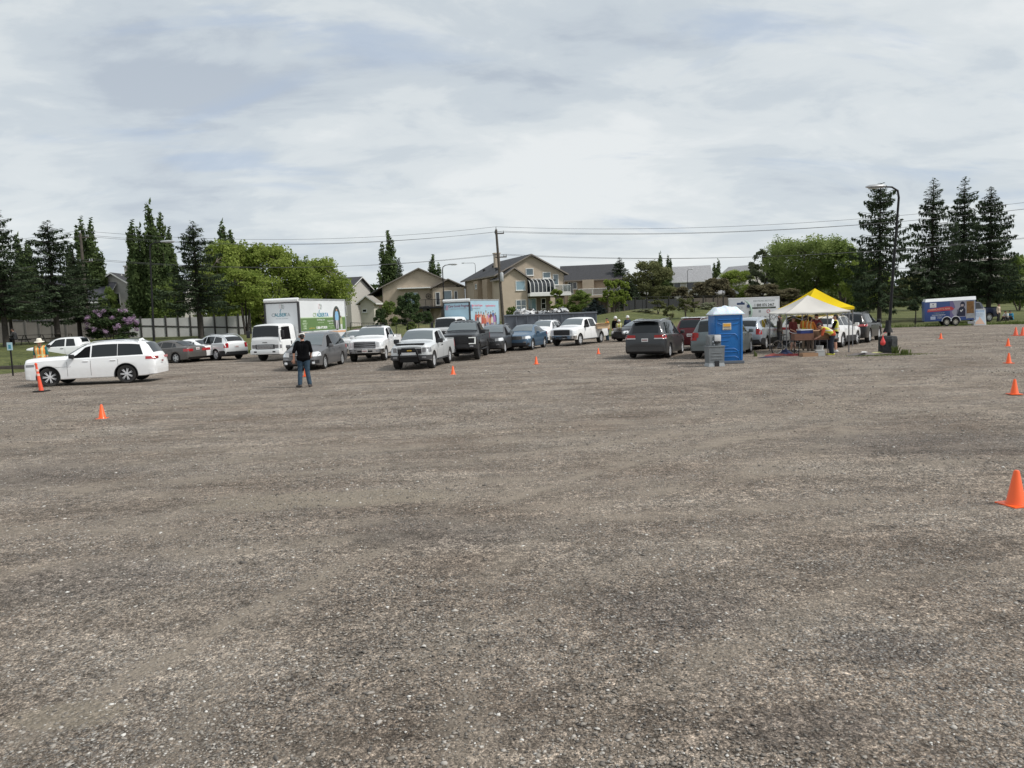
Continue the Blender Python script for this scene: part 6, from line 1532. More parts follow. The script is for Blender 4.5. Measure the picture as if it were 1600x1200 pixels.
# utility poles and lines
WOOD = mat('weathered pole wood', (.085, .072, .06), .9, var=.25, vscale=3, bump=.4); INS = mat('grey insulator', (.35, .36, .37), .4)
def upole(label, px, base, top, Y, lean=0.0):
    q = atd(px, top, Y); zb = float(terr(q.x, Y)); h = q.z-zb; r = thing('utility_pole', label, 'utility pole', 'utility poles along the far side', (q.x, Y, zb), 0)
    mb = MB(); mb.tube([(lean, 0, -.3), (0, 0, h-.25)], [.19, .13], 10); mb.build('pole', WOOD, r, 60)
    for (z, a, b) in ((h-.75, -.15, .85), (h-3.3, -.25, 1.05)):
        mb = MB(); mb.box(a, b, -.06, .06, z, z+.12, .01); mb.build('crossarm', WOOD, r)
        for x in ((a+.02, b-.05) if z > h-1 else (a-.0, b-.3, b-.05)):
            mb = MB(); mb.lathe([(.05, z+.12), (.07, z+.2), (.04, z+.24), (.06, z+.3), (.03, z+.36)], 10); 
            for i in range(len(mb.v)): v = mb.v[i]; mb.v[i] = (v[0]+x, v[1], v[2])
            mb.build('insulator', INS, r, 50)
    mb = MB(); mb.lathe([(.03, h-.3), (.06, h-.15), (.04, h-.1), (.05, h), (.02, h+.05)], 8); mb.build('insulator', INS, r, 50)
    return r, Vector((q.x, Y, zb)), h
u2, b2, h2 = upole('tall wooden utility pole between the two largest beige houses', 775, 490, 355, 82, .45)
mb = MB(); mb.lathe([(.16, h2-5.9), (.2, h2-5.85), (.2, h2-5.0), (.12, h2-4.9)], 12); 
for i in range(len(mb.v)): v = mb.v[i]; mb.v[i] = (v[0]+.42, v[1]-.1, v[2])
mb.build('transformer', mat('grey transformer', (.42, .43, .44), .5), u2, 50)
u1, b1, h1 = upole('wooden utility pole half hidden among the poplars at left', 125, 530, 361, 80)
u3p = atd(1960, 250, 66); u0p = atd(-420, 380, 80)
wire_m = mat('dull cable', (.10, .10, .105), .6)
def line(label, A_, B_, sag, r=.016):
    P = [Vector(A_)+(Vector(B_)-Vector(A_))*t-Vector((0, 0, 4*sag*t*(1-t))) for t in np.linspace(0, 1, 25)]
    o = MB().tube(P, r, 5, cap=False).build('power_line', wire_m); tag(o, label, 'power line', 'power lines between the utility poles')
names = ('topmost', 'second from top', 'third from top', 'upper of the low pair of', 'lowest of the')
hs = ((0, 0.05, 0), (-.1, -.5, 0), (.78, -.45, 0), (-.2, -2.95, 0), (1.0, -2.95, 0))
for nm, (dx, dz, _) in zip(names, hs):
    P2 = b2+Vector((dx, 0, h2+dz)); P1 = b1+Vector((dx, 0, h1+dz)); k = -dz*1.12
    P3 = Vector((u3p.x+dx, u3p.y, 12.5-k)); P0 = Vector((u0p.x+dx, u0p.y, h1+b1.z+dz-.6))
    line(nm+' power line left of the central utility pole', P1, P2, 1.15); line(nm+' power line right of the central utility pole', P2, P3, 1.9)
    line(nm+' power line left of the pole among the poplars', P0, P1, 1.0)

# street lamps
LH = mat('lamp head grey', (.42, .43, .44), .4, metal=.3)
def street_lamp(label, loc, h, arm, rz, headlen=1.0, base=None, lean=0.0, thick=.09, group=None):
    r = thing('street_lamp', label, 'street lamp', group, loc, rz)
    P = [(0, 0, 0), (lean*.5, 0, h*.5), (lean, 0, h-.5), (lean-.06*arm/abs(arm), 0, h-.12) if False else (lean+.05*math.copysign(1, arm), 0, h-.2), (lean+.3*math.copysign(1, arm), 0, h-.03), (lean+arm, 0, h)]
    mb = MB(); mb.tube(P, [thick, thick*.8, thick*.62, thick*.6, thick*.5, thick*.42], 10); mb.build('pole', BLKMET, r, 60)
    s = math.copysign(1, arm); x0 = lean+arm-s*.05; x1 = x0+s*headlen; mb = MB()
    prof = [(0, .05, .06), (.15, .13, .09), (.5, .17, .11), (.85, .15, .09), (1.0, .06, .04)]; V = []; n = 10
    for t, w, hh in prof:
        for k in range(n): a = 6.283*k/n; V.append((x0+(x1-x0)*t, w*math.cos(a), h+.02+hh*math.sin(a)*(1 if math.sin(a) > 0 else .6)))
    mb.add(V, [(i*n+k, i*n+(k+1) % n, (i+1)*n+(k+1) % n, (i+1)*n+k) for i in range(4) for k in range(n)]+[tuple(range(n)), tuple(range(4*n, 5*n))])
    hd = mb.build('lamp_head', LH, r, 50)
    mb = MB(); mb.box(x0+(x1-x0)*.35, x0+(x1-x0)*.85, -.10, .10, h-.065, h-.04, .005); mb.build('lens', mat('lamp glass', (.5, .5, .46), .2), hd)
    return r
q = gnd(1387, 550.5)
rl = street_lamp('black lamp post with grey head and black concrete foot, right of the canopies', (q.x, q.y, 0), 7.35, -.62, R_(-4), .85, lean=.40, thick=.075)
mb = MB(); mb.lathe([(.42, 0), (.42, .62), (.38, .72), (.2, .75)], 8); mb.build('base_block', mat('black stained concrete', (.03, .033, .035), .8, var=.7, vscale=7, bump=.5), rl)
mb = MB(); mb.lathe([(.22, .9), (.12, 1.15), (.09, 1.45)], 12); mb.build('flange', BLKMET, rl, 50)
q = atd(237, 540, 53); z = float(terr(q.x, 53)); hh = atd(237, 379, 53).z-z
street_lamp('black street lamp in front of the tallest poplars at left', (q.x+.15, 53, z), hh, .85, 0, 1.0, lean=.28, thick=.08)
q = atd(695, 500, 76); z = float(terr(q.x, 76)); hh = atd(695, 414, 76).z-z
street_lamp('black street lamp rising in front of the left beige house', (q.x, 76, z), hh, .62, 0, 1.0, thick=.08)
q = atd(746, 500, 140); z = float(terr(q.x, 140)); hh = atd(730, 411, 140).z-z
street_lamp('thin far street lamp curving above the roof left of the central pole', (q.x, 140, z), hh, -1.9, 0, .7, thick=.07)
q = atd(1075, 500, 135); z = float(terr(q.x, 135)); hh = atd(1077, 421, 135).z-z
street_lamp('thin far street lamp beside the pale far houses', (q.x, 135, z), hh, .6, 0, .5, thick=.06)
# ------------------------------------------------------------ cones, signs, toilet, canopies
ORG = mat('fluorescent orange plastic', (.92, .115, .012), .45, coat=.2); ORGF = mat('faded orange plastic', (.80, .13, .06), .6)
def cone_mesh(h, m):
    mb = MB(); w = h*.36; mb.box(-w, w, -w, w, 0, h*.045, h*.02); mb.lathe([(h*.27, h*.045), (h*.26, h*.07), (h*.235, h*.10), (h*.075, h*.97), (h*.05, h), (h*.02, h)], 24); return mb.mesh('traffic_cone', m, smooth=40)
CM = cone_mesh(.40, ORG); CM2 = cone_mesh(.50, ORGF)
for px, py, me, lb, s in ((1587, 789, CM, 'orange cone nearest the viewer, cut by the right edge of the view', 1.0), (1585, 616, CM, 'orange cone second nearest along the right edge', .92), (1576, 567.5, CM, 'orange cone third along the right edge', .90), (1575, 541, CM, 'small orange cone below the pair of red-orange cones at right', .92),
        (1587, 524.5, CM2, 'faded red-orange cone, left one of the pair at the right edge', 1.0), (1598, 524.5, CM2, 'faded red-orange cone, right one of the pair at the right edge', 1.0), (1470, 529.5, CM, 'orange cone in front of the blue event trailer', .85),
        (160, 654, CM, 'orange cone alone in front of the long white SUV', .94), (708, 585, CM, 'orange cone in front of the silver bull-bar pickup', .86), (838, 569, CM, 'orange cone in the middle of the lot before the blue crossover', .88), (935, 553, CM, 'orange cone before the last white pickup', .80)):
    p = gnd(px, py); o = link('traffic_cone', me); o.location = (p.x, p.y, 0); o.scale = (s, s, s); o.rotation_euler = (0, 0, random.uniform(-.4, .4))
    tag(o, lb, 'traffic cone', 'orange traffic cones on the gravel')
# delineator post
r = thing('delineator_post', 'orange-red delineator post with pale bands on a black base, before the white SUV nose', 'delineator')
p = gnd(65, 612); r.location = p; DEL = mat('delineator red', (.85, .10, .045), .45)
MB().box(-.22, .22, -.22, .22, 0, .05, .015).build('base', RUBBER, r)
mb = MB(); mb.lathe([(.085, .05), (.075, .2), (.055, .55), (.045, .85), (.04, 1.02), (.05, 1.06), (.05, 1.1), (.02, 1.13)], 14)
for i in range(len(mb.v)): v = mb.v[i]; mb.v[i] = (v[0]-v[2]*.11, v[1], v[2])
mb.build('post', DEL, r, 40)
for z in (.62, .80):
    mb = MB(); mb.lathe([(.06, z), (.057, z+.09)], 14)
    for i in range(len(mb.v)): v = mb.v[i]; mb.v[i] = (v[0]-v[2]*.11, v[1], v[2])
    mb.build('reflective_band', mat('reflective band', (.8, .5, .42), .3), r, 40)

# portable toilet
TB = mat('blue moulded plastic', (.004, .135, .42), .42, coat=.15, var=.08, vscale=2); TB2 = mat('sunlit blue door plastic', (.03, .24, .60), .45, coat=.15)  # sun on the door side is put into a lighter blue
r = thing('portable_toilet', 'bright blue portable toilet with translucent white domed roof', 'portable toilet')
hw, hd = .56, .62
MB().box(-hw-.03, hw+.06, -hd-.05, hd+.05, 0, .12, .02).build('skid', mat('grey skid', (.13, .15, .18), .6), r)
mb = MB(); mb.box(-hw, hw, -hd, hd, .10, 2.02, .03); mb.build('cabin', TB, r, 40)
# moulded ribs on the long flank (-y side) and the end
def arcrib(mb, pts, w=.018):
    mb.tube(pts, w, 6)
mb = MB()
for (z, a) in ((1.80, .42), (1.22, .40), (.62, .40), (.30, .46)):
    if z > 1.7: arcrib(mb, [(-a, -hd-.005, z), (a, -hd-.005, z)], .035)
    else: arcrib(mb, [(-a, -hd-.005, z), (a*.55, -hd-.005, z), (a*.85, -hd-.005, z-.08), (a*.95, -hd-.005, z-.22)]); 
for z in (1.60, .48): arcrib(mb, [(-.46, -hd-.004, z+.07), (-.3, -hd-.004, z), (.3, -hd-.004, z), (.46, -hd-.004, z+.07)])
for x in (-.50, .50): arcrib(mb, [(x, -hd-.006, .15), (x, -hd-.006, 1.95)], .03)
arcrib(mb, [(-.35, -hd-.004, .95), (.0, -hd-.004, .95)]); arcrib(mb, [(-.35, -hd-.004, .72), (.0, -hd-.004, .72)]); arcrib(mb, [(-.35, -hd-.004, 1.12), (.1, -hd-.004, 1.12)])
mb.build('moulded_rib', TB, r, 60)
mb = MB(); mb.box(hw, hw+.03, -hd+.10, hd-.10, .16, 1.92, .01); mb.build('door', TB2, r, 40)
dr = r.children[-1]
mb = MB(); X_ = hw+.035
for (z0, z1) in ((1.66, 1.80), (1.0, 1.32), (.24, .52)):
    arcrib(mb, [(X_, -.38, z0), (X_, -.38, z1), (X_, .38, z1), (X_, .38, z0)], .02)
arcrib(mb, [(X_, .22, 1.2), (X_, .22, .88)], .02); arcrib(mb, [(X_, -.35, .72), (X_, .1, .72), (X_, .35, .82)], .02)
mb.build('moulded_rib', TB2, dr, 60)
for s, zz in ((None, 0),):
    mb = MB(); mb.box(-.24, .10, -hd-.02, -hd-.002, 1.38, 1.66, .004, mi=0); mb.box(-.21, .07, -hd-.026, -hd-.019, 1.52, 1.63, 0, mi=1); mb.box(-.21, .07, -hd-.026, -hd-.019, 1.485, 1.505, 0, mi=2); mb.box(-.21, .07, -hd-.026, -hd-.019, 1.405, 1.43, 0, mi=2)
    mb.build('sign', [mat('cream sign', (.72, .66, .5), .4), mat('amber sign', (.80, .42, .06), .4), mat('navy print', (.04, .03, .12), .4)], r)
mb = MB(); mb.box(hw+.03, hw+.05, -.16, .12, 1.42, 1.66, .004, mi=0); mb.box(hw+.048, hw+.055, -.13, .09, 1.52, 1.63, 0, mi=1); mb.box(hw+.048, hw+.055, -.13, .09, 1.44, 1.47, 0, mi=2)
mb.build('sign', [mat('cream sign', (.72, .66, .5), .4), mat('amber sign', (.80, .42, .06), .4), mat('navy print', (.04, .03, .12), .4)], r)
RFW = bpy.data.materials.new('translucent white roof'); RFW.use_nodes = True; b_ = RFW.node_tree.nodes['Principled BSDF']; b_.inputs['Base Color'].default_value = (.72, .80, .88, 1); b_.inputs['Roughness'].default_value = .35; b_.inputs['Subsurface Weight'].default_value = .3
nx_, ny_ = 28, 18; V = []; F = []
for i in range(nx_+1):
    for j in range(ny_+1):
        u = -1+2*i/nx_; v = -1+2*j/ny_; sq = (1-abs(u)**2.6)*(1-abs(v)**2.2)
        ribs = .045*max(0, math.cos(u*9.4+.0))*min(1, sq*2)*(1 if abs(u) < .75 else .3)
        V.append((u*(hw+.07), v*(hd+.07), 2.03+.30*max(0, sq)**.55+ribs))
for i in range(nx_):
    for j in range(ny_): a = i*(ny_+1)+j; F.append((a, a+ny_+1, a+ny_+2, a+1))
mb = MB(); mb.add(V, F); mb.box(-hw-.075, hw+.075, -hd-.075, hd+.075, 1.985, 2.045, .02); mb.build('roof', RFW, r, 50)
fit(r, -3, 569, 1105, 1164)
# hand-wash station
r = thing('handwash_station', 'grey plastic hand-wash station with white dispenser, left of the blue toilet', 'hand-wash station')
HG = mat('grey moulded plastic', (.17, .185, .195), .5, var=.12, vscale=5)
def taper(mb, w0, w1, d0, d1, z0, z1, mi=0, y0=0, x0=0):
    mb.add([(x0+a*w, y0+b*d, z) for (w, d, z) in ((w0, d0, z0), (w1, d1, z1)) for (a, b) in ((-1, -1), (1, -1), (1, 1), (-1, 1))], [(3, 2, 1, 0), (4, 5, 6, 7), (0, 1, 5, 4), (1, 2, 6, 5), (2, 3, 7, 6), (3, 0, 4, 7)], mi)
mb = MB(); taper(mb, .30, .32, .24, .26, .10, .78); mb.box(-.34, .34, -.28, .28, .76, .81, .02); mb.build('tank', HG, r, 40)
mb = MB(); taper(mb, .33, .30, .26, .24, 0, .14, x0=0); mb.build('foot', mat('pale grey plastic', (.36, .38, .39), .5), r)
MB().box(-.09, .09, -.275, -.235, .0, .22, .01).build('foot_pump', BLACKP, r)
for z in (.3, .42, .54): MB().tube([(-.22, -.262, z), (.22, -.262, z)], .008, 5).build('moulded_rib', HG, r)
mb = MB(); mb.box(-.27, .27, -.02, .22, .81, 1.24, .02); mb.box(-.27, -.18, -.2, .0, .81, 1.2, .02); mb.build('upper_cabinet', HG, r, 40)
mb = MB(); mb.box(-.02, .24, -.10, -.02, .98, 1.22, .02); mb.build('paper_dispenser', mat('dispenser white', (.62, .63, .64), .35), r, 40)
mb = MB(); mb.box(.0, .20, -.13, -.03, .90, .965, .015); mb.build('soap_dispenser', BLACKP, r, 40)
mb = MB(); mb.lathe([(.04, .81), (.05, .83), (.02, .88)], 10); mb.tube([(-.1, .0, .82), (-.1, 0, 1.0), (-.1, -.12, 1.0), (-.1, -.12, .95)], .015, 6); mb.build('tap', CHROME, r, 50)
p = gnd(1116.5, 572); r.location = (p.x, p.y, 0); r.rotation_euler = (0, 0, R_(6))

# canopies
def canopy(label, cloth, px, py, W, D, eave, peak, rz, val=.0, legs=(0, 1, 2, 3), curl=1.0):
    r = thing('pop_up_canopy', label, 'canopy'); n = 16; V = []; F = []
    for q in range(4):                       # four gores, sagging between the hips
        ca, sa = ((1, 0), (0, 1), (-1, 0), (0, -1))[q]; b0 = len(V)
        for i in range(n+1):
            t = i/n
            for j in range(n+1):
                s = -1+2*j/n; lx, ly = (1-t), (1-t)*s; x = (lx*ca-ly*sa)*W/2; y = (lx*sa+ly*ca)*D/2
                zz = eave+(peak-eave)*(.25*t+.75*t**1.25)-.11*math.sin(math.pi*min(1, t*1.1))*(1-s*s)*(W/3)-.03*(1-s*s)*(1-t)**4+.008*math.sin(s*9+q*2+t*5)*(1-t)
                V.append((x, y, zz))
        for i in range(n):
            for j in range(n): a = b0+i*(n+1)+j; F.append((a, a+n+1, a+n+2, a+1))
        k = len(V)
        for j in range(n+1): x, y, z = V[b0+j]; V.append((x*1.004, y*1.004, z-(val if val else .06)))
        for j in range(n): F.append((b0+j, b0+j+1, k+j+1, k+j))
    mb = MB(); mb.add(V, F); me = mb.mesh('canopy_cloth', cloth, smooth=30); link('canopy_cloth', me, r)
    cs = [(-W/2+.05, -D/2+.05), (W/2-.05, -D/2+.05), (W/2-.05, D/2-.05), (-W/2+.05, D/2-.05)]; LG = mat('grey canopy frame', (.22, .22, .23), .4, metal=.5)
    for q_ in legs:
        x, y = cs[q_]; mb = MB(); mb.box(x-.022, x+.022, y-.022, y+.022, 0, eave-.02, .004); mb.box(x-.05, x+.05, y-.05, y+.05, 0, .015, .003); mb.build('leg', LG, r)
    for a in range(4):
        x0, y0 = cs[a]; x1, y1 = cs[(a+1) % 4]; mb = MB(); h = eave-.05; m2 = 4
        for s in range(m2):
            A0 = Vector((x0+(x1-x0)*s/m2, y0+(y1-y0)*s/m2, 0)); A1 = Vector((x0+(x1-x0)*(s+1)/m2, y0+(y1-y0)*(s+1)/m2, 0))
            mb.tube([A0+Vector((0, 0, h)), A1+Vector((0, 0, h-.32))], .010, 4); mb.tube([A0+Vector((0, 0, h-.32)), A1+Vector((0, 0, h))], .010, 4)
        mb.build('scissor_frame', LG, r)
    MB().tube([(0, 0, eave-.2), (0, 0, peak-.03)], .02, 6).build('centre_pole', LG, r)
    p = gnd(px, py); r.location = (p.x, p.y, 0); r.rotation_euler = (0, 0, R_(rz)); return r
def cloth(name, c, tr=.3):
    m = bpy.data.materials.new(name); m.use_nodes = True; N = m.node_tree.nodes; Lk = m.node_tree.links; N.clear(); o = N.new('ShaderNodeOutputMaterial'); d = N.new('ShaderNodeBsdfDiffuse'); t = N.new('ShaderNodeBsdfTranslucent'); x = N.new('ShaderNodeMixShader')
    n = N.new('ShaderNodeTexNoise'); n.inputs['Scale'].default_value = 1.6; n.inputs['Detail'].default_value = 5; r2 = N.new('ShaderNodeValToRGB'); r2.color_ramp.elements[0].color = (*[k*.88 for k in c], 1); r2.color_ramp.elements[1].color = (*[min(1, k*1.06) for k in c], 1)
    Lk.new(n.outputs[0], r2.inputs[0]); Lk.new(r2.outputs[0], d.inputs[0]); Lk.new(r2.outputs[0], t.inputs[0]); x.inputs[0].default_value = tr; Lk.new(d.outputs[0], x.inputs[1]); Lk.new(t.outputs[0], x.inputs[2])
    b = N.new('ShaderNodeBump'); b.inputs['Strength'].default_value = .3; b.inputs['Distance'].default_value = .05; Lk.new(n.outputs[0], b.inputs['Height']); Lk.new(b.outputs[0], d.inputs['Normal'])
    Lk.new(x.outputs[0], o.inputs[0]); return m
p0 = gnd(1258, 552)
cw = canopy('cream-white pop-up canopy over the sorting table, left one of the two canopies', cloth('cream canopy cloth', (.76, .735, .69), .25), 1262, 549, 2.95, 2.9, 1.93, 2.72, -4, val=.05)
cy = canopy('bright yellow pop-up canopy with hanging corner flap, behind the white canopy', cloth('yellow canopy cloth', (.86, .64, .03), .25), 1273, 541, 2.85, 2.8, 2.08, 3.12, 5, val=.14)
TENT = cw.location.copy()
def near(px, py, dz=0): p = gnd(px, py); return Vector((p.x, p.y, dz))
# folding table with boxes
r = thing('folding_table', 'brown folding table under the white canopy', 'table'); TP = near(1271, 555)
mb = MB(); mb.box(-.95, .95, -.38, .38, .70, .74, .01); mb.build('table_top', mat('brown laminate', (.14, .065, .04), .6, var=.2), r)
for x in (-.75, .75):
    for y in (-.3, .3): MB().tube([(x, y, 0), (x, y, .70)], .016, 6).build('leg', BLKMET, r)
r.location = TP; r.rotation_euler = (0, 0, R_(-3))
def on_table(x, y, z): return TP+Vector((x, y, z))
CARD = mat('cardboard', (.27, .16, .09), .85, var=.12, vscale=5); CARDD = mat('brown cardboard', (.17, .085, .055), .85, var=.15, vscale=5)
def obox(name, label, cat, w, d, h, m, loc, rz=0, flaps=False, group=None, lid=None):
    r = thing(name, label, cat, group, loc, R_(rz)); t = .012; mb = MB()
    mb.box(-w, w, -d, -d+t, 0, h); mb.box(-w, w, d-t, d, 0, h); mb.box(-w, -w+t, -d+t, d-t, 0, h); mb.box(w-t, w, -d+t, d-t, 0, h); mb.box(-w+t, w-t, -d+t, d-t, 0, t); mb.build('box_body', m, r)
    if flaps:
        for s in (-1, 1):
            mb = MB(); mb.add([(-w, s*d, h), (w, s*d, h), (w, s*(d+h*.4), h+.04), (-w, s*(d+h*.4), h+.04), (-w, s*d, h-.006), (w, s*d, h-.006), (w, s*(d+h*.4), h+.034), (-w, s*(d+h*.4), h+.034)], [(0, 1, 2, 3), (7, 6, 5, 4), (0, 4, 5, 1), (2, 6, 7, 3), (1, 5, 6, 2), (0, 3, 7, 4)]); mb.build('flap', m, r)
    if lid: MB().box(-w-.01, w+.01, -d-.01, d+.01, h, h+.03, .005).build('lid', lid, r)
    return r
obox('cardboard_box', 'long low brown cardboard box filling the left half of the table', 'box', .42, .26, .26, CARDD, on_table(-.52, -.05, .74), -3)
obox('cardboard_box', 'brown cardboard box with open flaps on the right half of the table', 'box', .34, .26, .34, CARD, on_table(.42, .0, .74), 4, True)
obox('blue_tub', 'blue plastic tub with pale lid on top of the long low box', 'tub', .28, .2, .14, mat('royal blue plastic', (.015, .03, .15), .5), on_table(-.40, -.03, 1.0), 5, lid=mat('clear lid', (.62, .66, .72), .3))
obox('plastic_bin', 'pale plastic bin at the right end of the table', 'bin', .14, .12, .2, mat('cloudy plastic', (.35, .40, .42), .4), on_table(.80, -.2, .74), 0)
obox('cardboard_box', 'flat cardboard box on the ground below the table', 'box', .36, .2, .16, mat('tan cardboard', (.36, .22, .13), .85), near(1264, 557), 3)
obox('cardboard_box', 'white carton on the ground right of the flat cardboard box', 'box', .17, .15, .24, mat('white carton', (.5, .5, .48), .8), near(1281, 556.5), -8, lid=mat('white carton', (.5, .5, .48), .8))
rb = thing('bucket', 'white plastic bucket standing on the ground behind the table legs', 'bucket', None, near(1281, 552)); mb = MB(); mb.lathe([(.13, 0), (.16, .34), (.17, .36), (.155, .36), (.12, .02), (.02, .02)], 18); mb.build('bucket_body', mat('white plastic', (.6, .61, .6), .45), rb, 40)
MB().tube([(.165*math.cos(t), -.02, .33-.15*math.sin(t)) for t in np.linspace(0, math.pi, 11)], .006, 5).build('handle', STEEL, rb)
# bicycle
bk = thing('bicycle', 'black and silver bicycle leaning inside the left edge of the white canopy', 'bicycle', None, near(1227, 553), R_(35)); bk.rotation_euler = (R_(8), 0, R_(20))
FRM = mat('dark bike frame', (.03, .035, .045), .3, coat=.6)
for x in (-.5, .5):
    mb = MB(); mb.tube([(x+.33*math.cos(t), 0, .34+.33*math.sin(t)) for t in np.linspace(0, 6.283, 25)], .02, 6, cap=False); w = mb.build('wheel', RUBBER, bk, 60)
    mb = MB(); mb.tube([(x+.305*math.cos(t), 0, .34+.305*math.sin(t)) for t in np.linspace(0, 6.283, 25)], .01, 5, cap=False)
    for k in range(14): t = k*6.283/14; mb.tube([(x, 0, .34), (x+.3*math.cos(t), 0, .34+.3*math.sin(t))], .0025, 3, cap=False)
    mb.build('rim', CHROME, w)
mb = MB(); mb.tube([(-.5, 0, .34), (-.08, 0, .32), (.36, 0, .75), (-.18, 0, .80), (-.5, 0, .34)], .014, 6); mb.tube([(-.08, 0, .32), (-.22, 0, .90)], .015, 6); mb.tube([(.5, 0, .34), (.34, 0, .95)], .014, 6); mb.build('frame', FRM, bk, 50)
mb = MB(); mb.box(-.35, -.10, -.06, .06, .90, .95, .02); mb.build('saddle', BLACKP, bk, 40); mb = MB(); mb.tube([(.30, -.28, 1.02), (.34, 0, .97), (.30, .28, 1.02)], .012, 6); mb.build('handlebar', CHROME, bk, 50)
mb = MB(); mb.tube([(-.08+.09*math.cos(t), .03, .32+.09*math.sin(t)) for t in np.linspace(0, 6.283, 13)], .01, 5, cap=False); mb.tube([(-.08, .06, .32), (.04, .06, .2)], .01, 5); mb.tube([(-.08, -.06, .32), (-.2, -.06, .44)], .01, 5); mb.build('crankset', STEEL, bk, 50)
# crumpled cloths and bags on the ground
def heap(name, label, cat, sx, sy, h, m, loc, seed, rz=0):
    g = np.random.default_rng(seed); n = 18; V = []; F = []; ph = g.uniform(0, 6, 8)
    for i in range(n+1):
        for j in range(n+1):
            u = -1+2*i/n; v = -1+2*j/n; rr = math.sqrt(min(1, max(abs(u), abs(v))**2)); e = max(0, 1-rr**2.2)
            z = h*e*(.55+.25*math.sin(u*5+ph[0])*math.cos(v*4+ph[1])+.2*math.sin(u*9+v*7+ph[2]))+.012
            k = 1-.12*math.sin(math.atan2(v, u)*3+ph[3])-.25*(abs(u*v)); V.append((u*sx*k, v*sy*k, max(z, .006)))
    for i in range(n):
        for j in range(n): a = i*(n+1)+j; F.append((a, a+n+1, a+n+2, a+1))
    per = [i*(n+1) for i in range(n+1)]+[n*(n+1)+j for j in range(1, n+1)]+[i*(n+1)+n for i in range(n-1, -1, -1)]+[j for j in range(n-1, 0, -1)]
    F.append(tuple(per)); mb = MB(); mb.add(V, F); o = mb.build(name, m, None, 60); o.location = loc; o.rotation_euler = (0, 0, R_(rz)); return tag(o, label, cat)
heap('folded_tarp', 'faded red cloth spread on the ground at the left canopy leg', 'tarp', .60, .28, .12, mat('faded red cloth', (.27, .065, .055), .85, var=.15), near(1212, 556), 1, 6)
heap('jacket', 'navy blue jacket dropped on the cloths at the left canopy leg', 'jacket', .30, .22, .34, mat('navy cloth', (.012, .022, .065), .85, var=.2), near(1228, 554.5), 2)
heap('folded_tarp', 'red cloth lying right of the navy jacket', 'tarp', .36, .22, .14, mat('red cloth', (.26, .04, .04), .85, var=.15), near(1240, 556), 3, -10)
heap('folded_tarp', 'dark blue cloth flat on the gravel at the far left of the cloths', 'tarp', .55, .2, .05, mat('dark blue cloth', (.02, .03, .08), .85), near(1203, 558.5), 4, 4)
heap('folded_tarp', 'black bag flat on the ground at the right end of the cloths', 'bag', .26, .18, .08, mat('black cloth', (.02, .02, .022), .85), near(1249, 555), 9)
heap('grey_mat', 'grey rolled-edge mat with white patch lying left of the lamp post', 'mat', .75, .26, .14, mat('grey mat', (.14, .125, .12), .85, var=.3), near(1350, 555), 5, 8)
heap('yellow_sheet', 'thin pale yellow sheet lying at the foot of the lamp block', 'sheet', .28, .1, .05, mat('pale yellow sheet', (.62, .62, .28), .6), near(1371, 551.5), 6, 5)
heap('white_paper', 'crumpled white paper lying on the grey mat', 'paper', .16, .08, .05, mat('paper white', (.7, .7, .68), .7), near(1350, 555.5, .13), 7, 10)
rbag = thing('plastic_bag', 'red plastic bag hanging on the left of the black lamp block', 'bag', None, near(1377.5, 552.5, .36)+Vector((.0, -.10, 0))); rbag.scale = (.62, .62, .75); mb = MB(); mb.lathe([(.03, 0), (.16, .08), (.17, .20), (.12, .33), (.07, .44), (.03, .52), (.05, .6)], 12, sx=1, sy=.7)
for i in range(len(mb.v)): v = mb.v[i]; mb.v[i] = (v[0]*(1+.12*math.sin(v[2]*19+i)), v[1], v[2])
mb.build('bag_body', mat('red translucent plastic', (.75, .06, .055), .35, coat=.4), rbag, 60)
mb = MB(); mb.tube([(.02, 0, .66), (.2, .05, .78), (.30, .1, .72)], .012, 5); mb.build('tie', mat('red translucent plastic', (.75, .06, .055), .35), rbag)
# weeds at the lamp foot
pts = []; g = np.random.default_rng(8); c0 = gnd(1387, 554)
for k in range(1500):
    a = g.normal(0, .9); b = g.normal(0, .28); pts.append((c0.x-.35+a, c0.y-.35+b, 0))
blades('short_grass', pts, .015, .05, 'thin patch of short grass around the lamp block', BLADE, .012)
for px, py, sx, n, hm, lb in ((1399, 552, .07, 90, .38, 'tall thistle-like weed right beside the lamp block'), (1414, 554, .10, 120, .28, 'leafy weed clump standing apart right of the lamp block'), (1180, 557, .04, 16, .34, 'single dry curled weed between the toilet and the canopies')):
    c = gnd(px, py); pts = [(c.x+g.normal(0, sx), c.y+g.normal(0, sx), 0) for _ in range(n)]
    o = blades('weed', pts, hm*.4, hm, lb, BLADE, .02, 'weed'); del o['kind']
# sandwich board, sign, traffic signs
r = thing('sandwich_board', 'white printed sandwich board standing at the right end of the blue trailer', 'sign', None, near(1533, 508.5)+Vector((0, .3, .02)), R_(-14))
for s in (-1, 1):
    mb = MB(); Mx = Matrix.Translation((0, s*.24, 0)) @ Matrix.Rotation(s*R_(11), 4, 'X'); mb.box(-.46, .46, -.015, .015, 0, 1.35, .004, mat=Mx); bd_ = mb.build('board', TRIMW, r)
    if s < 0:
        o = Mx @ Vector((0, -.018, 0)); rg = (1, 0, 0); upv = Mx.to_3x3() @ Vector((0, 0, 1))
        rect_on(o, rg, upv, -.40, .40, .05, 1.28, flatmat('pale blue print', (.55, .64, .72)), r); rect_on(o, rg, upv, 0, 0, 0, 0, flatmat('peach print', (.72, .48, .36)), r, off=.006, poly=[(-.36, .08), (.36, .08), (.25, .3), (.08, .55), (0, .72), (-.08, .5), (-.28, .3)])
        text('WELCOME', .15, flatmat('board blue', (.14, .3, .55)), r, face_mat(Mx @ Vector((0, -.026, 1.15)), rg, upv)); text('bottle drive\nthis weekend\nthank you', .11, PGREY, r, face_mat(Mx @ Vector((0, -.028, .86)), rg, upv))
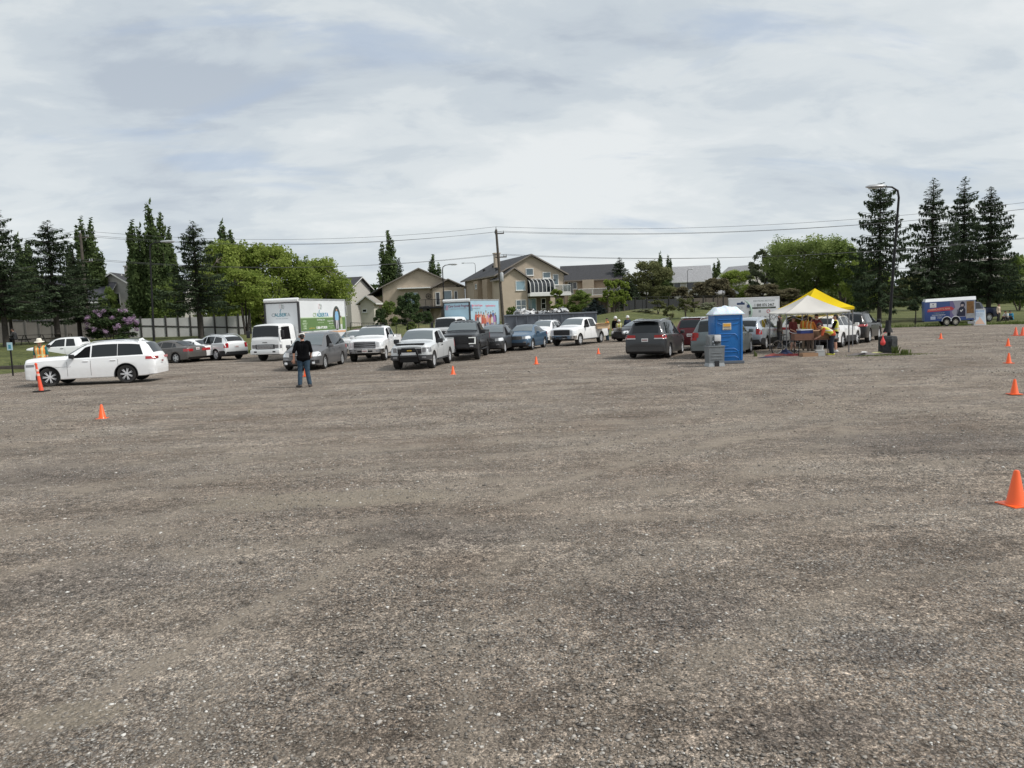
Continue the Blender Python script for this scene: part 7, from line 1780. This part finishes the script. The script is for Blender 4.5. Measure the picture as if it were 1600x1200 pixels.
q = atd(18, 562, 40); r = thing('info_sign', 'small pale blue sign on a thin black post at the left lawn edge', 'sign', None, (q.x, 40, .0)); zt = atd(18, 535, 40).z
MB().box(-.03, .03, -.03, .03, -.1, zt-.3, .005).build('post', BLKMET, r); MB().box(-.15, .15, -.05, -.03, zt-.42, zt, .01).build('sign_panel', mat('pale sign blue', (.42, .60, .66), .4), r)
rect_on((0, -.05, 0), (1, 0, 0), (0, 0, 1), -.07, .07, zt-.34, zt-.12, PTEAL, r, name='symbol')
q = atd(208, 530, 72); z = float(terr(q.x, 72)); zt = atd(208, 497, 72).z; r = thing('road_sign', 'yellow diamond-shaped sign on a post right of the lilac', 'sign', None, (q.x, 72, z)); MB().box(-.03, .03, -.03, .03, 0, zt-z+.3, .005).build('post', STEEL, r)
mb = MB(); mb.prism(ellipse(0, zt-z, .28, .28, 8), .02, mat=Matrix.Translation((0, -.06, 0))); mb.build('sign_panel', mat('sign yellow', (.62, .40, .03), .4), r)
# timber rail and kerb log at far left
r = thing('timber_barrier', 'low dark timber rail at the left edge behind the delineator post', 'barrier'); TBR = mat('dark timber', (.05, .042, .036), .85, var=.3, vscale=4)
a0 = gnd(-30, 572); b0 = gnd(34, 570)
for pq in (a0, b0): MB().box(pq.x-.12, pq.x+.12, pq.y-.12, pq.y+.12, 0, .75, .02).build('post', TBR, r)
d_ = (b0-a0); ang = math.atan2(d_.y, d_.x); mb = MB(); mb.box(-.2, d_.length+.1, -.18, -.12, .48, .72, .02, mat=Matrix.Translation(a0) @ Matrix.Rotation(ang, 4, 'Z')); mb.build('rail', TBR, r)
a0 = gnd(-40, 583); b0 = gnd(56, 578); d_ = b0-a0; ang = math.atan2(d_.y, d_.x); o = MB().box(0, d_.length, -.15, .15, 0, .34, .04, mat=Matrix.Translation(a0) @ Matrix.Rotation(ang, 4, 'Z')).build('timber_kerb', TBR, None, 40); tag(o, 'thick dark timber kerb lying on the lawn edge at left', 'kerb log')
# picnic tables
PW = mat('weathered picnic wood', (.11, .095, .08), .85, var=.25, vscale=4)
def picnic(label, px, Y, rz, m):
    q = atd(px, 560, Y); z = float(terr(q.x, Y)); r = thing('picnic_table', label, 'picnic table', None, (q.x, Y, z-.03), R_(rz))
    mb = MB()
    for k in range(5): mb.box(-.95, .95, -.37+k*.15, -.24+k*.15, .72, .76, .005)
    mb.build('table_top', m, r)
    for s in (-1, 1):
        mb = MB(); mb.box(-.95, .95, s*.62, s*.75, .43, .47, .005); mb.box(-.95, .95, s*.77, s*.88, .43, .47, .005); mb.build('bench', m, r)
        mb = MB(); x = s*.65; mb.tube([(x, -.62, 0), (x, -.15, .72)], .04, 4); mb.tube([(x, .62, 0), (x, .15, .72)], .04, 4); mb.box(x-.03, x+.03, -.85, .85, .36, .43); mb.build('leg_frame', m, r)
    return r
picnic('dark picnic table under the large spruce with a person on its left bench', 55, 58.5, 4, mat('dark picnic wood', (.05, .045, .04), .85)); picnic('paler-topped picnic table right of the large spruce trunk', 100, 60, 4, PW)
# dark drooping shrub on a thin stem by the trailer hitch
q = atd(1431, 500, 70); z = float(terr(q.x, 70))
tree('leafy_tree', 'small dark drooping tree on a thin stem left of the blue trailer', 'tree', broad_mesh(3.0, .9, 130, lm=L_SPR, stems=1, n=1600, leaf=.09, z0=.55, clumps=12, bark=BARKD), 1431, 70, 472, base_h=3.0, wscale=.95)
# ------------------------------------------------------------ people
def remesh(parts_, voxel, name, m, parent, smooth_it=3):
    """parts_: capsules (p0, r0, p1, r1[, flat]) fused into one continuous skin"""
    mb = MB()
    for c in parts_:
        p0, r0, p1, r1 = Vector(c[0]), c[1], Vector(c[2]), c[3]; ax = p1-p0; L = ax.length
        if L < 1e-5: ax = Vector((0, 0, 1)); L = 1e-5; p1 = p0+ax*L
        q = ax.to_track_quat('Z', 'Y').to_matrix().to_4x4(); prof = []
        for k in range(5): t = math.pi/2*k/4; prof.append((max(r0*math.sin(t), .0008), -r0*math.cos(t)))
        for k in range(5): t = math.pi/2*k/4; prof.append((max(r1*math.cos(t), .0008), L+r1*math.sin(t)))
        mb.lathe(prof, 12, mat=Matrix.Translation(p0) @ q)
    me = mb.mesh('tmp', m); o = bpy.data.objects.new('tmp', me); COL.objects.link(o)
    md = o.modifiers.new('r', 'REMESH'); md.mode = 'VOXEL'; md.voxel_size = voxel; md.use_smooth_shade = True
    if smooth_it: sm = o.modifiers.new('s', 'SMOOTH'); sm.iterations = smooth_it; sm.factor = .5
    dg = bpy.context.evaluated_depsgraph_get(); dg.update(); nm = bpy.data.meshes.new_from_object(o.evaluated_get(dg)); COL.objects.unlink(o); bpy.data.objects.remove(o)
    nm.materials.clear(); nm.materials.append(m); nm.name = name
    return link(name, nm, parent)
SKIN = mat('skin', (.50, .27, .19), .55, var=.06); SKIND = mat('brown skin', (.19, .095, .06), .55)
HAIR = mat('dark hair', (.018, .013, .011), .7, bump=.5, bscale=90)
DENIM = mat('blue denim', (.045, .075, .11), .9, spec=.1, var=.3, vscale=9, bump=.2, bscale=40); BTEE = mat('black cotton', (.005, .005, .006), .95, spec=.08, var=.3, vscale=8, bump=.4, bscale=9)
def vest_mat(name, base, band):
    m = bpy.data.materials.new(name); m.use_nodes = True; N = m.node_tree.nodes; Lk = m.node_tree.links; b = N['Principled BSDF']; b.inputs['Roughness'].default_value = .7
    tc = N.new('ShaderNodeTexCoord'); sp = N.new('ShaderNodeSeparateXYZ'); Lk.new(tc.outputs['Object'], sp.inputs[0])
    def band_(inp, c, w):
        s = N.new('ShaderNodeMath'); s.operation = 'SUBTRACT'; Lk.new(inp, s.inputs[0]); s.inputs[1].default_value = c; a = N.new('ShaderNodeMath'); a.operation = 'ABSOLUTE'; Lk.new(s.outputs[0], a.inputs[0])
        l = N.new('ShaderNodeMath'); l.operation = 'LESS_THAN'; Lk.new(a.outputs[0], l.inputs[0]); l.inputs[1].default_value = w; return l.outputs[0]
    ab = N.new('ShaderNodeMath'); ab.operation = 'ABSOLUTE'; Lk.new(sp.outputs[1], ab.inputs[0])
    z1 = band_(sp.outputs[2], 1.12, .03); y1 = band_(ab.outputs[0], .115, .03); mxm = N.new('ShaderNodeMath'); mxm.operation = 'MAXIMUM'; Lk.new(z1, mxm.inputs[0]); Lk.new(y1, mxm.inputs[1])
    x = N.new('ShaderNodeMix'); x.data_type = 'RGBA'; Lk.new(mxm.outputs[0], x.inputs[0]); x.inputs[6].default_value = (*base, 1); x.inputs[7].default_value = (*band, 1); Lk.new(x.outputs[2], b.inputs['Base Color']); return m
V_ORG = vest_mat('orange safety vest', (.82, .20, .03), (.75, .68, .12)); V_YEL = vest_mat('yellow safety vest', (.66, .62, .05), (.62, .62, .58)); V_ORG2 = vest_mat('orange vest with yellow straps', (.85, .30, .05), (.72, .66, .30))

def human(label, loc, rz, H=1.76, top=None, sleeve='short', legs_m=None, legs='long', vest=None, hat=None, hair=HAIR, skin=SKIN, shoe=None, J=None, voxel=.012, sit=False, build_=1.0, cat='person', name='person', scale=None):
    """facing +x; joints in metres for a 1.76 m figure"""
    r = thing(name, label, cat, None, loc, R_(rz)); s = H/1.76; r.scale = (s, s, s)
    j = dict(pel=(0, 0, .96), wst=(0, 0, 1.10), cst=(.01, 0, 1.32), nck=(.0, 0, 1.50), hd=(.02, 0, 1.645))
    for sd, k in ((1, 'l'), (-1, 'r')):
        j['sh'+k] = (0, sd*.185, 1.43); j['el'+k] = (-.03, sd*.245, 1.15); j['wr'+k] = (.04, sd*.255, .91); j['hp'+k] = (0, sd*.095, .93); j['kn'+k] = (.02, sd*.11, .51); j['an'+k] = (-.01, sd*.12, .09); j['to'+k] = (.16, sd*.15, .035)
    if J: j.update(J)
    g = {k: Vector(v) for k, v in j.items()}; b = build_
    lat = Vector(g['shl']-g['shr']).normalized(); out = []
    # torso skin
    def torso(e, sl):
        c = []
        for o in (-1, 1):
            c += [(g['pel']+lat*o*.075, .105*b+e, g['wst']+lat*o*.062, .098*b+e), (g['wst']+lat*o*.062, .098*b+e, g['cst']+lat*o*.085, .110*b+e), (g['cst']+lat*o*.085, .110*b+e, g['sh'+('l' if o > 0 else 'r')]*.75+g['nck']*.25-Vector((0, 0, .01)), .068+e)]
        return c
    def arm(k, e, upto):
        c = [(g['sh'+k]-Vector((0, 0, .005)), .060+e, g['sh'+k]*.5+g['el'+k]*.5, .052+e)]
        if upto > 0: c += [(g['sh'+k]*.5+g['el'+k]*.5, .050+e, g['el'+k], .042+e)]
        if upto > 1: c += [(g['el'+k], .042+e, g['wr'+k], .028+e)]
        return c
    body = torso(0, 0); body += [(g['nck']-Vector((0, 0, .04)), .062, g['nck']*.5+g['hd']*.5, .056)]
    hd = g['hd']; fw = (g['hd']-g['nck']).normalized(); F_ = Vector((1, 0, 0)) if 'face' not in j else Vector(j['face']).normalized()
    Fh = (F_-fw*F_.dot(fw)).normalized(); S_ = fw.cross(Fh)
    body += [(hd+Fh*-.015+fw*.035, .092, hd+Fh*.01+fw*.02, .088), (hd+Fh*.03-fw*.07, .052, hd+Fh*.045-fw*.09, .036), (hd+Fh*.055-fw*.02, .055, hd+Fh*.05-fw*.05, .05), (hd+Fh*.095+fw*.005, .012, hd+Fh*.118-fw*.028, .016), (hd+Fh*.09-fw*.062, .016, hd+Fh*.088-fw*.07, .015)]
    for o in (1, -1): body += [(hd+S_*o*.088+fw*.01, .018, hd+S_*o*.085-fw*.025, .013)]
    for k, o in (('l', 1), ('r', -1)):
        body += arm(k, -.002, 2); d = (g['wr'+k]-g['el'+k]).normalized(); sdv = d.cross(Vector((0, 0, 1)) if abs(d.z) < .8 else Vector((1, 0, 0))).normalized(); fr = sdv.cross(d).normalized()
        w = g['wr'+k]; pm = w+d*.085; body += [(w+d*.02+sdv*.018, .022, pm+sdv*.026, .017), (w+d*.02-sdv*.018, .022, pm-sdv*.026, .017), (w+d*.03, .022, pm, .018)]
        for q, (of, ln) in enumerate(((-.036, .068), (-.012, .080), (.012, .075), (.034, .060))):
            a0 = pm+sdv*of; a1 = a0+d*ln*.5+fr*.006*(q-1); a2 = a1+d*ln*.42+fr*(.026+.004*q); body += [(a0, .0095, a1, .0088), (a1, .0088, a2, .0075)]
        t0 = w+d*.03-sdv*.03; t1 = t0+d*.032-sdv*.034; t2 = t1+d*.034-sdv*.008; body += [(t0, .014, t1, .011), (t1, .011, t2, .009)]
        body += [(g['hp'+k], .085*b, g['hp'+k]*.45+g['kn'+k]*.55, .064), (g['hp'+k]*.45+g['kn'+k]*.55, .064, g['kn'+k], .052), (g['kn'+k], .052, g['kn'+k]*.62+g['an'+k]*.38, .052), (g['kn'+k]*.62+g['an'+k]*.38, .052, g['an'+k], .035), (g['an'+k]-Vector((0, 0, .03)), .035, g['to'+k], .028)]
    bo = remesh(body, voxel*.6, 'body', skin, r, 2)
    # shirt
    sh = torso(.014, 1)+[(g['nck']-Vector((0, 0, .07)), .075, g['nck']-Vector((0, 0, .035)), .068), (g['pel']+lat*.07+Vector((0, 0, .06)), .112*b, g['pel']-lat*.07+Vector((0, 0, .06)), .112*b), (g['pel']+lat*.085+Vector((0, 0, -.01)), .128*b, g['pel']-lat*.085+Vector((0, 0, -.01)), .128*b), (g['cst']*.6+g['wst']*.4, .118*b, g['cst']*.85+g['nck']*.15, .10*b), (g['wst'], .105*b, g['cst'], .118*b)]
    for k in 'lr': sh += arm(k, .016, 1 if sleeve == 'short' else 2)[: (2 if sleeve == 'short' else 9)]
    if sleeve == 'short': pass
    remesh(sh, voxel, 'shirt', top or BTEE, r, 3)
    if vest: remesh(torso(.024, 1), voxel, 'safety_vest', vest, r, 2)
    # trousers / shorts
    tr = [(g['pel']+lat*.06+Vector((0, 0, .02)), .112*b, g['hpl'], .108*b), (g['pel']-lat*.06+Vector((0, 0, .02)), .112*b, g['hpr'], .108*b)]
    for k in 'lr':
        hp, kn, an = g['hp'+k], g['kn'+k], g['an'+k]
        if legs == 'long': tr += [(hp, .108*b, hp*.4+kn*.6, .090), (hp*.4+kn*.6, .090, kn, .078), (kn, .078, kn*.5+an*.5, .074), (kn*.5+an*.5, .074, an+(kn-an).normalized()*.03, .070)]
        else: tr += [(hp, .104*b, hp*.4+kn*.6, .088), (hp*.4+kn*.6, .088, hp*.12+kn*.88, .084)]
    remesh(tr, voxel, 'trousers' if legs == 'long' else 'shorts', legs_m or DENIM, r, 3)
    for k in 'lr':
        an, to = g['an'+k], g['to'+k]; d = (to-an); d.z = 0; d.normalize()
        remesh([(an-d*.05+Vector((0, 0, -.035)), .045, an+d*.02-Vector((0, 0, .04)), .046), (an+Vector((0, 0, .02)), .048, an-Vector((0, 0, .03)), .048), (an+d*.03-Vector((0, 0, .045)), .042, to+Vector((0, 0, .012)), .038), (an-d*.05-Vector((0, 0, .055)), .034, to, .034)], voxel*.8, 'shoe', shoe or mat('dark shoe', (.04, .035, .03), .7), r, 2)
    if hair: remesh([(hd-Fh*.025+fw*.05, .094, hd+Fh*.0+fw*.052, .090), (hd-Fh*.045+fw*.0, .080, hd-Fh*.05-fw*.05, .055)], voxel*.7, 'hair', hair, r, 2)
    # eyes
    for o in (1, -1): MB().tube([hd+Fh*.088+S_*o*.033+fw*.005, hd+Fh*.096+S_*o*.033+fw*.005], .009, 8).build('eye', mat('eye', (.03, .02, .02), .2), r)
    Mh = Matrix.Translation(hd) @ Matrix(((Fh.x, S_.x, fw.x, 0), (Fh.y, S_.y, fw.y, 0), (Fh.z, S_.z, fw.z, 0), (0, 0, 0, 1)))
    if hat:
        kind, hm = hat
        if kind == 'brim': prof = [(.001, .20), (.07, .195), (.10, .16), (.112, .085), (.116, .07), (.19, .05), (.20, .045), (.19, .04), (.11, .06)]; MB().lathe(prof, 24, mat=Mh).build('sun_hat', hm, r, 50)
        elif kind == 'helmet': MB().lathe([(.001, .195), (.06, .185), (.105, .14), (.122, .08), (.125, .055), (.15, .045), (.15, .038), (.11, .05)], 24, mat=Mh).build('hard_hat', hm, r, 50)
        elif kind == 'cap':
            mb = MB(); mb.lathe([(.001, .155), (.06, .15), (.098, .10), (.106, .04), (.104, .03)], 20, mat=Mh); mb.add([Mh @ Vector(p) for p in ((.085, -.07, .045), (.085, .07, .045), (.19, .05, .03), (.19, -.05, .03), (.085, -.07, .037), (.085, .07, .037), (.19, .05, .022), (.19, -.05, .022))], [(0, 1, 2, 3), (7, 6, 5, 4), (0, 4, 5, 1), (2, 6, 7, 3), (1, 5, 6, 2), (0, 3, 7, 4)]); mb.build('cap', hm, r, 50)
        elif kind == 'visor':
            mb = MB(); mb.lathe([(.113, .035), (.118, .065), (.113, .095), (.108, .095), (.108, .035)], 24, mat=Mh @ Matrix.Diagonal((1.0, .93, 1, 1)))
            mb.add([Mh @ Vector(p) for p in ((.09, -.07, .045), (.09, .07, .045), (.20, .05, .03), (.20, -.05, .03), (.09, -.07, .037), (.09, .07, .037), (.20, .05, .022), (.20, -.05, .022))], [(0, 1, 2, 3), (7, 6, 5, 4), (0, 4, 5, 1), (2, 6, 7, 3), (1, 5, 6, 2), (0, 3, 7, 4)]); mb.build('visor', hm, r, 50)
    return r
WHH = mat('white fabric', (.72, .70, .68), .7)
# main standing figure, back to the viewer, left hand side low, right shoulder turned
p = gnd(477, 605)
human('person with back turned in black T-shirt, jeans and white visor, before the grey minivan', p, 96, 1.95, BTEE, hat=('visor', WHH), voxel=.009, build_=1.10, shoe=mat('grey brown shoe', (.075, .065, .06), .8),
      J=dict(ell=(-.04, .285, 1.16), wrl=(-.02, .30, .92), elr=(.04, -.25, 1.16), wrr=(.17, -.20, 1.0), knl=(.03, .13, .52), anl=(-.04, .155, .09), tol=(.08, .27, .035), knr=(.04, -.09, .51), anr=(.02, -.15, .09), tor=(.18, -.17, .035), hd=(.03, .02, 1.64), face=(1, .35, -.05)))
# orange item seen between the legs
p = gnd(478, 588); o = link('traffic_cone', CM); o.location = p; o.scale = (1.0, 1.0, 1.15); tag(o, 'orange cone glimpsed between the legs of the standing person', 'traffic cone', 'orange traffic cones on the gravel')
# marshal by the SUV
p = atd(68, 600, 35.0); p.z = 0
human('marshal in cream sun hat and orange and yellow vest behind the white SUV bonnet', p, -78, 1.93, mat('teal shirt', (.02, .15, .14), .8), vest=V_ORG2, hat=('brim', mat('cream hat', (.75, .70, .60), .7)), sleeve='short')
# seated person at the picnic table (sits on the bench, leaning forward)
q = atd(33, 555, 58.5); z = float(terr(q.x, 58.5)); 
SITJ = dict(pel=(0, 0, .55), wst=(.0, 0, .70), cst=(.05, 0, .92), nck=(.12, 0, 1.08), hd=(.18, 0, 1.22), shl=(.09, .185, 1.02), shr=(.09, -.185, 1.02), ell=(.22, .22, .78), elr=(.22, -.22, .78), wrl=(.42, .12, .70), wrr=(.42, -.12, .70), hpl=(.02, .1, .54), hpr=(.02, -.1, .54), knl=(.44, .13, .52), knr=(.44, -.13, .52), anl=(.40, .13, .09), anr=(.36, -.13, .09), tol=(.56, .15, .035), tor=(.52, -.15, .035))
human('person in grey jacket hunched on the left end of the dark picnic bench', (q.x+.10, 57.9, z-.03), 192, 1.72, mat('grey jacket', (.10, .10, .105), .85), sleeve='long', legs_m=mat('dark trousers', (.02, .02, .024), .85), J=SITJ)
# people under the canopy
BLKS = mat('black shorts', (.012, .012, .014), .85); GRYS = mat('dark grey shorts', (.05, .05, .052), .85); KHA = mat('khaki trousers', (.20, .155, .115), .85)
def on(px, py): p = gnd(px, py); return (p.x, p.y, 0)
human('person in dark red T-shirt, grey shorts and cap standing left of the table', on(1239, 550), -60, 1.72, mat('dark red cotton', (.13, .018, .018), .85), legs='short', legs_m=GRYS, hat=('cap', BLACKP), J=dict(ell=(.02, .26, 1.17), wrl=(.22, .18, 1.08), elr=(.0, -.26, 1.16), wrr=(.2, -.16, 1.05)))
human('person in orange vest with yellow straps and khaki trousers behind the table, back turned', on(1259, 547.5), 60, 1.72, mat('dull orange shirt', (.55, .22, .05), .85), vest=V_ORG, legs_m=KHA, J=dict(ell=(.08, .26, 1.17), wrl=(.28, .15, 1.05), elr=(.08, -.26, 1.17), wrr=(.28, -.15, 1.05)))
human('person in orange vest with yellow back panel, closest behind the blue tub', on(1266, 548.5), 30, 1.66, mat('orange cotton', (.60, .20, .04), .85), vest=V_ORG2, legs_m=mat('brown trousers', (.09, .065, .05), .85), J=dict(ell=(.10, .25, 1.17), wrl=(.30, .12, 1.05), elr=(.10, -.25, 1.17), wrr=(.30, -.12, 1.05)))
human('person in maroon top with yellow vest straps behind the open cardboard box', on(1275.5, 547), -80, 1.76, mat('maroon cotton', (.15, .02, .03), .85), vest=None, legs_m=mat('dark trousers', (.02, .02, .024), .85), J=dict(ell=(.12, .25, 1.18), wrl=(.30, .12, 1.06), elr=(.12, -.25, 1.18), wrr=(.30, -.12, 1.06)))
BEND = dict(pel=(-.10, 0, .95), wst=(.02, 0, 1.06), cst=(.20, 0, 1.16), nck=(.34, 0, 1.26), hd=(.44, 0, 1.34), shl=(.30, .18, 1.20), shr=(.30, -.18, 1.20), ell=(.38, .22, .93), elr=(.38, -.22, .93), wrl=(.56, .12, .80), wrr=(.56, -.12, .80), hpl=(-.10, .095, .92), hpr=(-.10, -.095, .92), knl=(-.04, .11, .51), knr=(.0, -.11, .51), anl=(-.08, .12, .09), anr=(-.06, -.12, .09), tol=(.09, .14, .035), tor=(.11, -.14, .035))
human('person bending over the table end in yellow vest, dark trousers and yellow shoes', on(1297, 555), 168, 1.74, mat('orange red cotton', (.45, .08, .03), .85), vest=V_YEL, legs_m=mat('navy trousers', (.02, .025, .04), .85), shoe=mat('yellow shoe', (.6, .58, .08), .6), J=BEND)
human('person in yellow vest and black shorts standing at the right end of the table', on(1306, 551), 150, 1.76, mat('black cotton', (.010, .010, .012), .85), vest=V_YEL, legs='short', legs_m=BLKS, shoe=mat('white shoe', (.55, .55, .55), .6), J=dict(ell=(.10, .25, 1.17), wrl=(.28, .13, 1.02), elr=(.08, -.25, 1.17), wrr=(.26, -.13, 1.02)))
human('person in dark clothes with raised arm behind the left canopy legs', on(1218, 545), -40, 1.74, mat('dark brown shirt', (.035, .025, .02), .85), legs_m=mat('dark trousers', (.02, .02, .024), .85), sleeve='long', J=dict(elr=(.15, -.28, 1.40), wrr=(.10, -.30, 1.62)))
# far helpers behind the last pickup
def onz(px, Y): q = atd(px, 520, Y); return (q.x, Y, max(0, float(terr(q.x, Y))-.05))
human('person in orange vest loading cardboard behind the bed of the last white pickup', onz(949, 57), 200, 1.74, mat('dull orange shirt', (.55, .22, .05), .85), vest=V_ORG, J=dict(ell=(.15, .25, 1.22), wrl=(.38, .12, 1.16), elr=(.15, -.25, 1.22), wrr=(.38, -.12, 1.16)))
human('person in black with a white hard hat, between the last pickup and the black sedan', onz(962, 58), -85, 1.80, mat('black cotton', (.010, .010, .012), .85), hat=('helmet', mat('white shell', (.75, .75, .73), .35)), legs_m=mat('dark trousers', (.02, .02, .024), .85), sleeve='long')
human('shorter person in yellow vest and white hard hat next to the one in black', onz(967.5, 57), -100, 1.56, mat('grey cotton', (.3, .3, .28), .85), vest=V_YEL, hat=('helmet', mat('white shell', (.75, .75, .73), .35)))
human('person with white hard hat showing above the black sedan roof', onz(981, 58.5), -90, 1.82, mat('navy cotton', (.02, .03, .06), .85), hat=('helmet', mat('white shell', (.75, .75, .73), .35)), sleeve='long')
# people sitting and standing on the lawn at the far right
def lawn(px, Y): q = atd(px, 490, Y); return (q.x, Y, float(terr(q.x, Y))-.02)
GSIT = {k: (v[0], v[1], v[2]-.38 if v[2] > .4 else v[2]) for k, v in SITJ.items()}; GSIT.update(knl=(.30, .13, .38), knr=(.30, -.13, .38), anl=(.50, .13, .07), anr=(.48, -.13, .07), tol=(.66, .15, .05), tor=(.64, -.15, .05), ell=(.20, .22, .45), elr=(.20, -.22, .45), wrl=(.34, .12, .40), wrr=(.34, -.12, .40))
human('person in cream jacket standing beside the navy pickup on the lawn', lawn(1560, 69), -60, 1.66, mat('cream jacket', (.55, .44, .34), .85), legs_m=mat('dark trousers', (.02, .02, .024), .85), sleeve='long')
human('person in white top sitting on the lawn right of the navy pickup', lawn(1573, 71), 200, 1.74, mat('white cotton', (.68, .68, .66), .8), legs_m=mat('dark trousers', (.02, .02, .024), .85), J=GSIT, scale=1)
human('person in bright blue top sitting on the lawn at far right', lawn(1581, 71), 190, 1.74, mat('bright blue cotton', (.03, .24, .42), .8), legs_m=mat('dark trousers', (.02, .02, .024), .85), J=GSIT)
# scrap cardboard in the pickup bed
q = atd(940, 505, 54); o = obox('cardboard_box', 'tan cardboard box sticking out of the last white pickup bed', 'box', .5, .35, .35, mat('tan board', (.55, .40, .25), .85), (q.x, q.y, 1.05), 20, True)
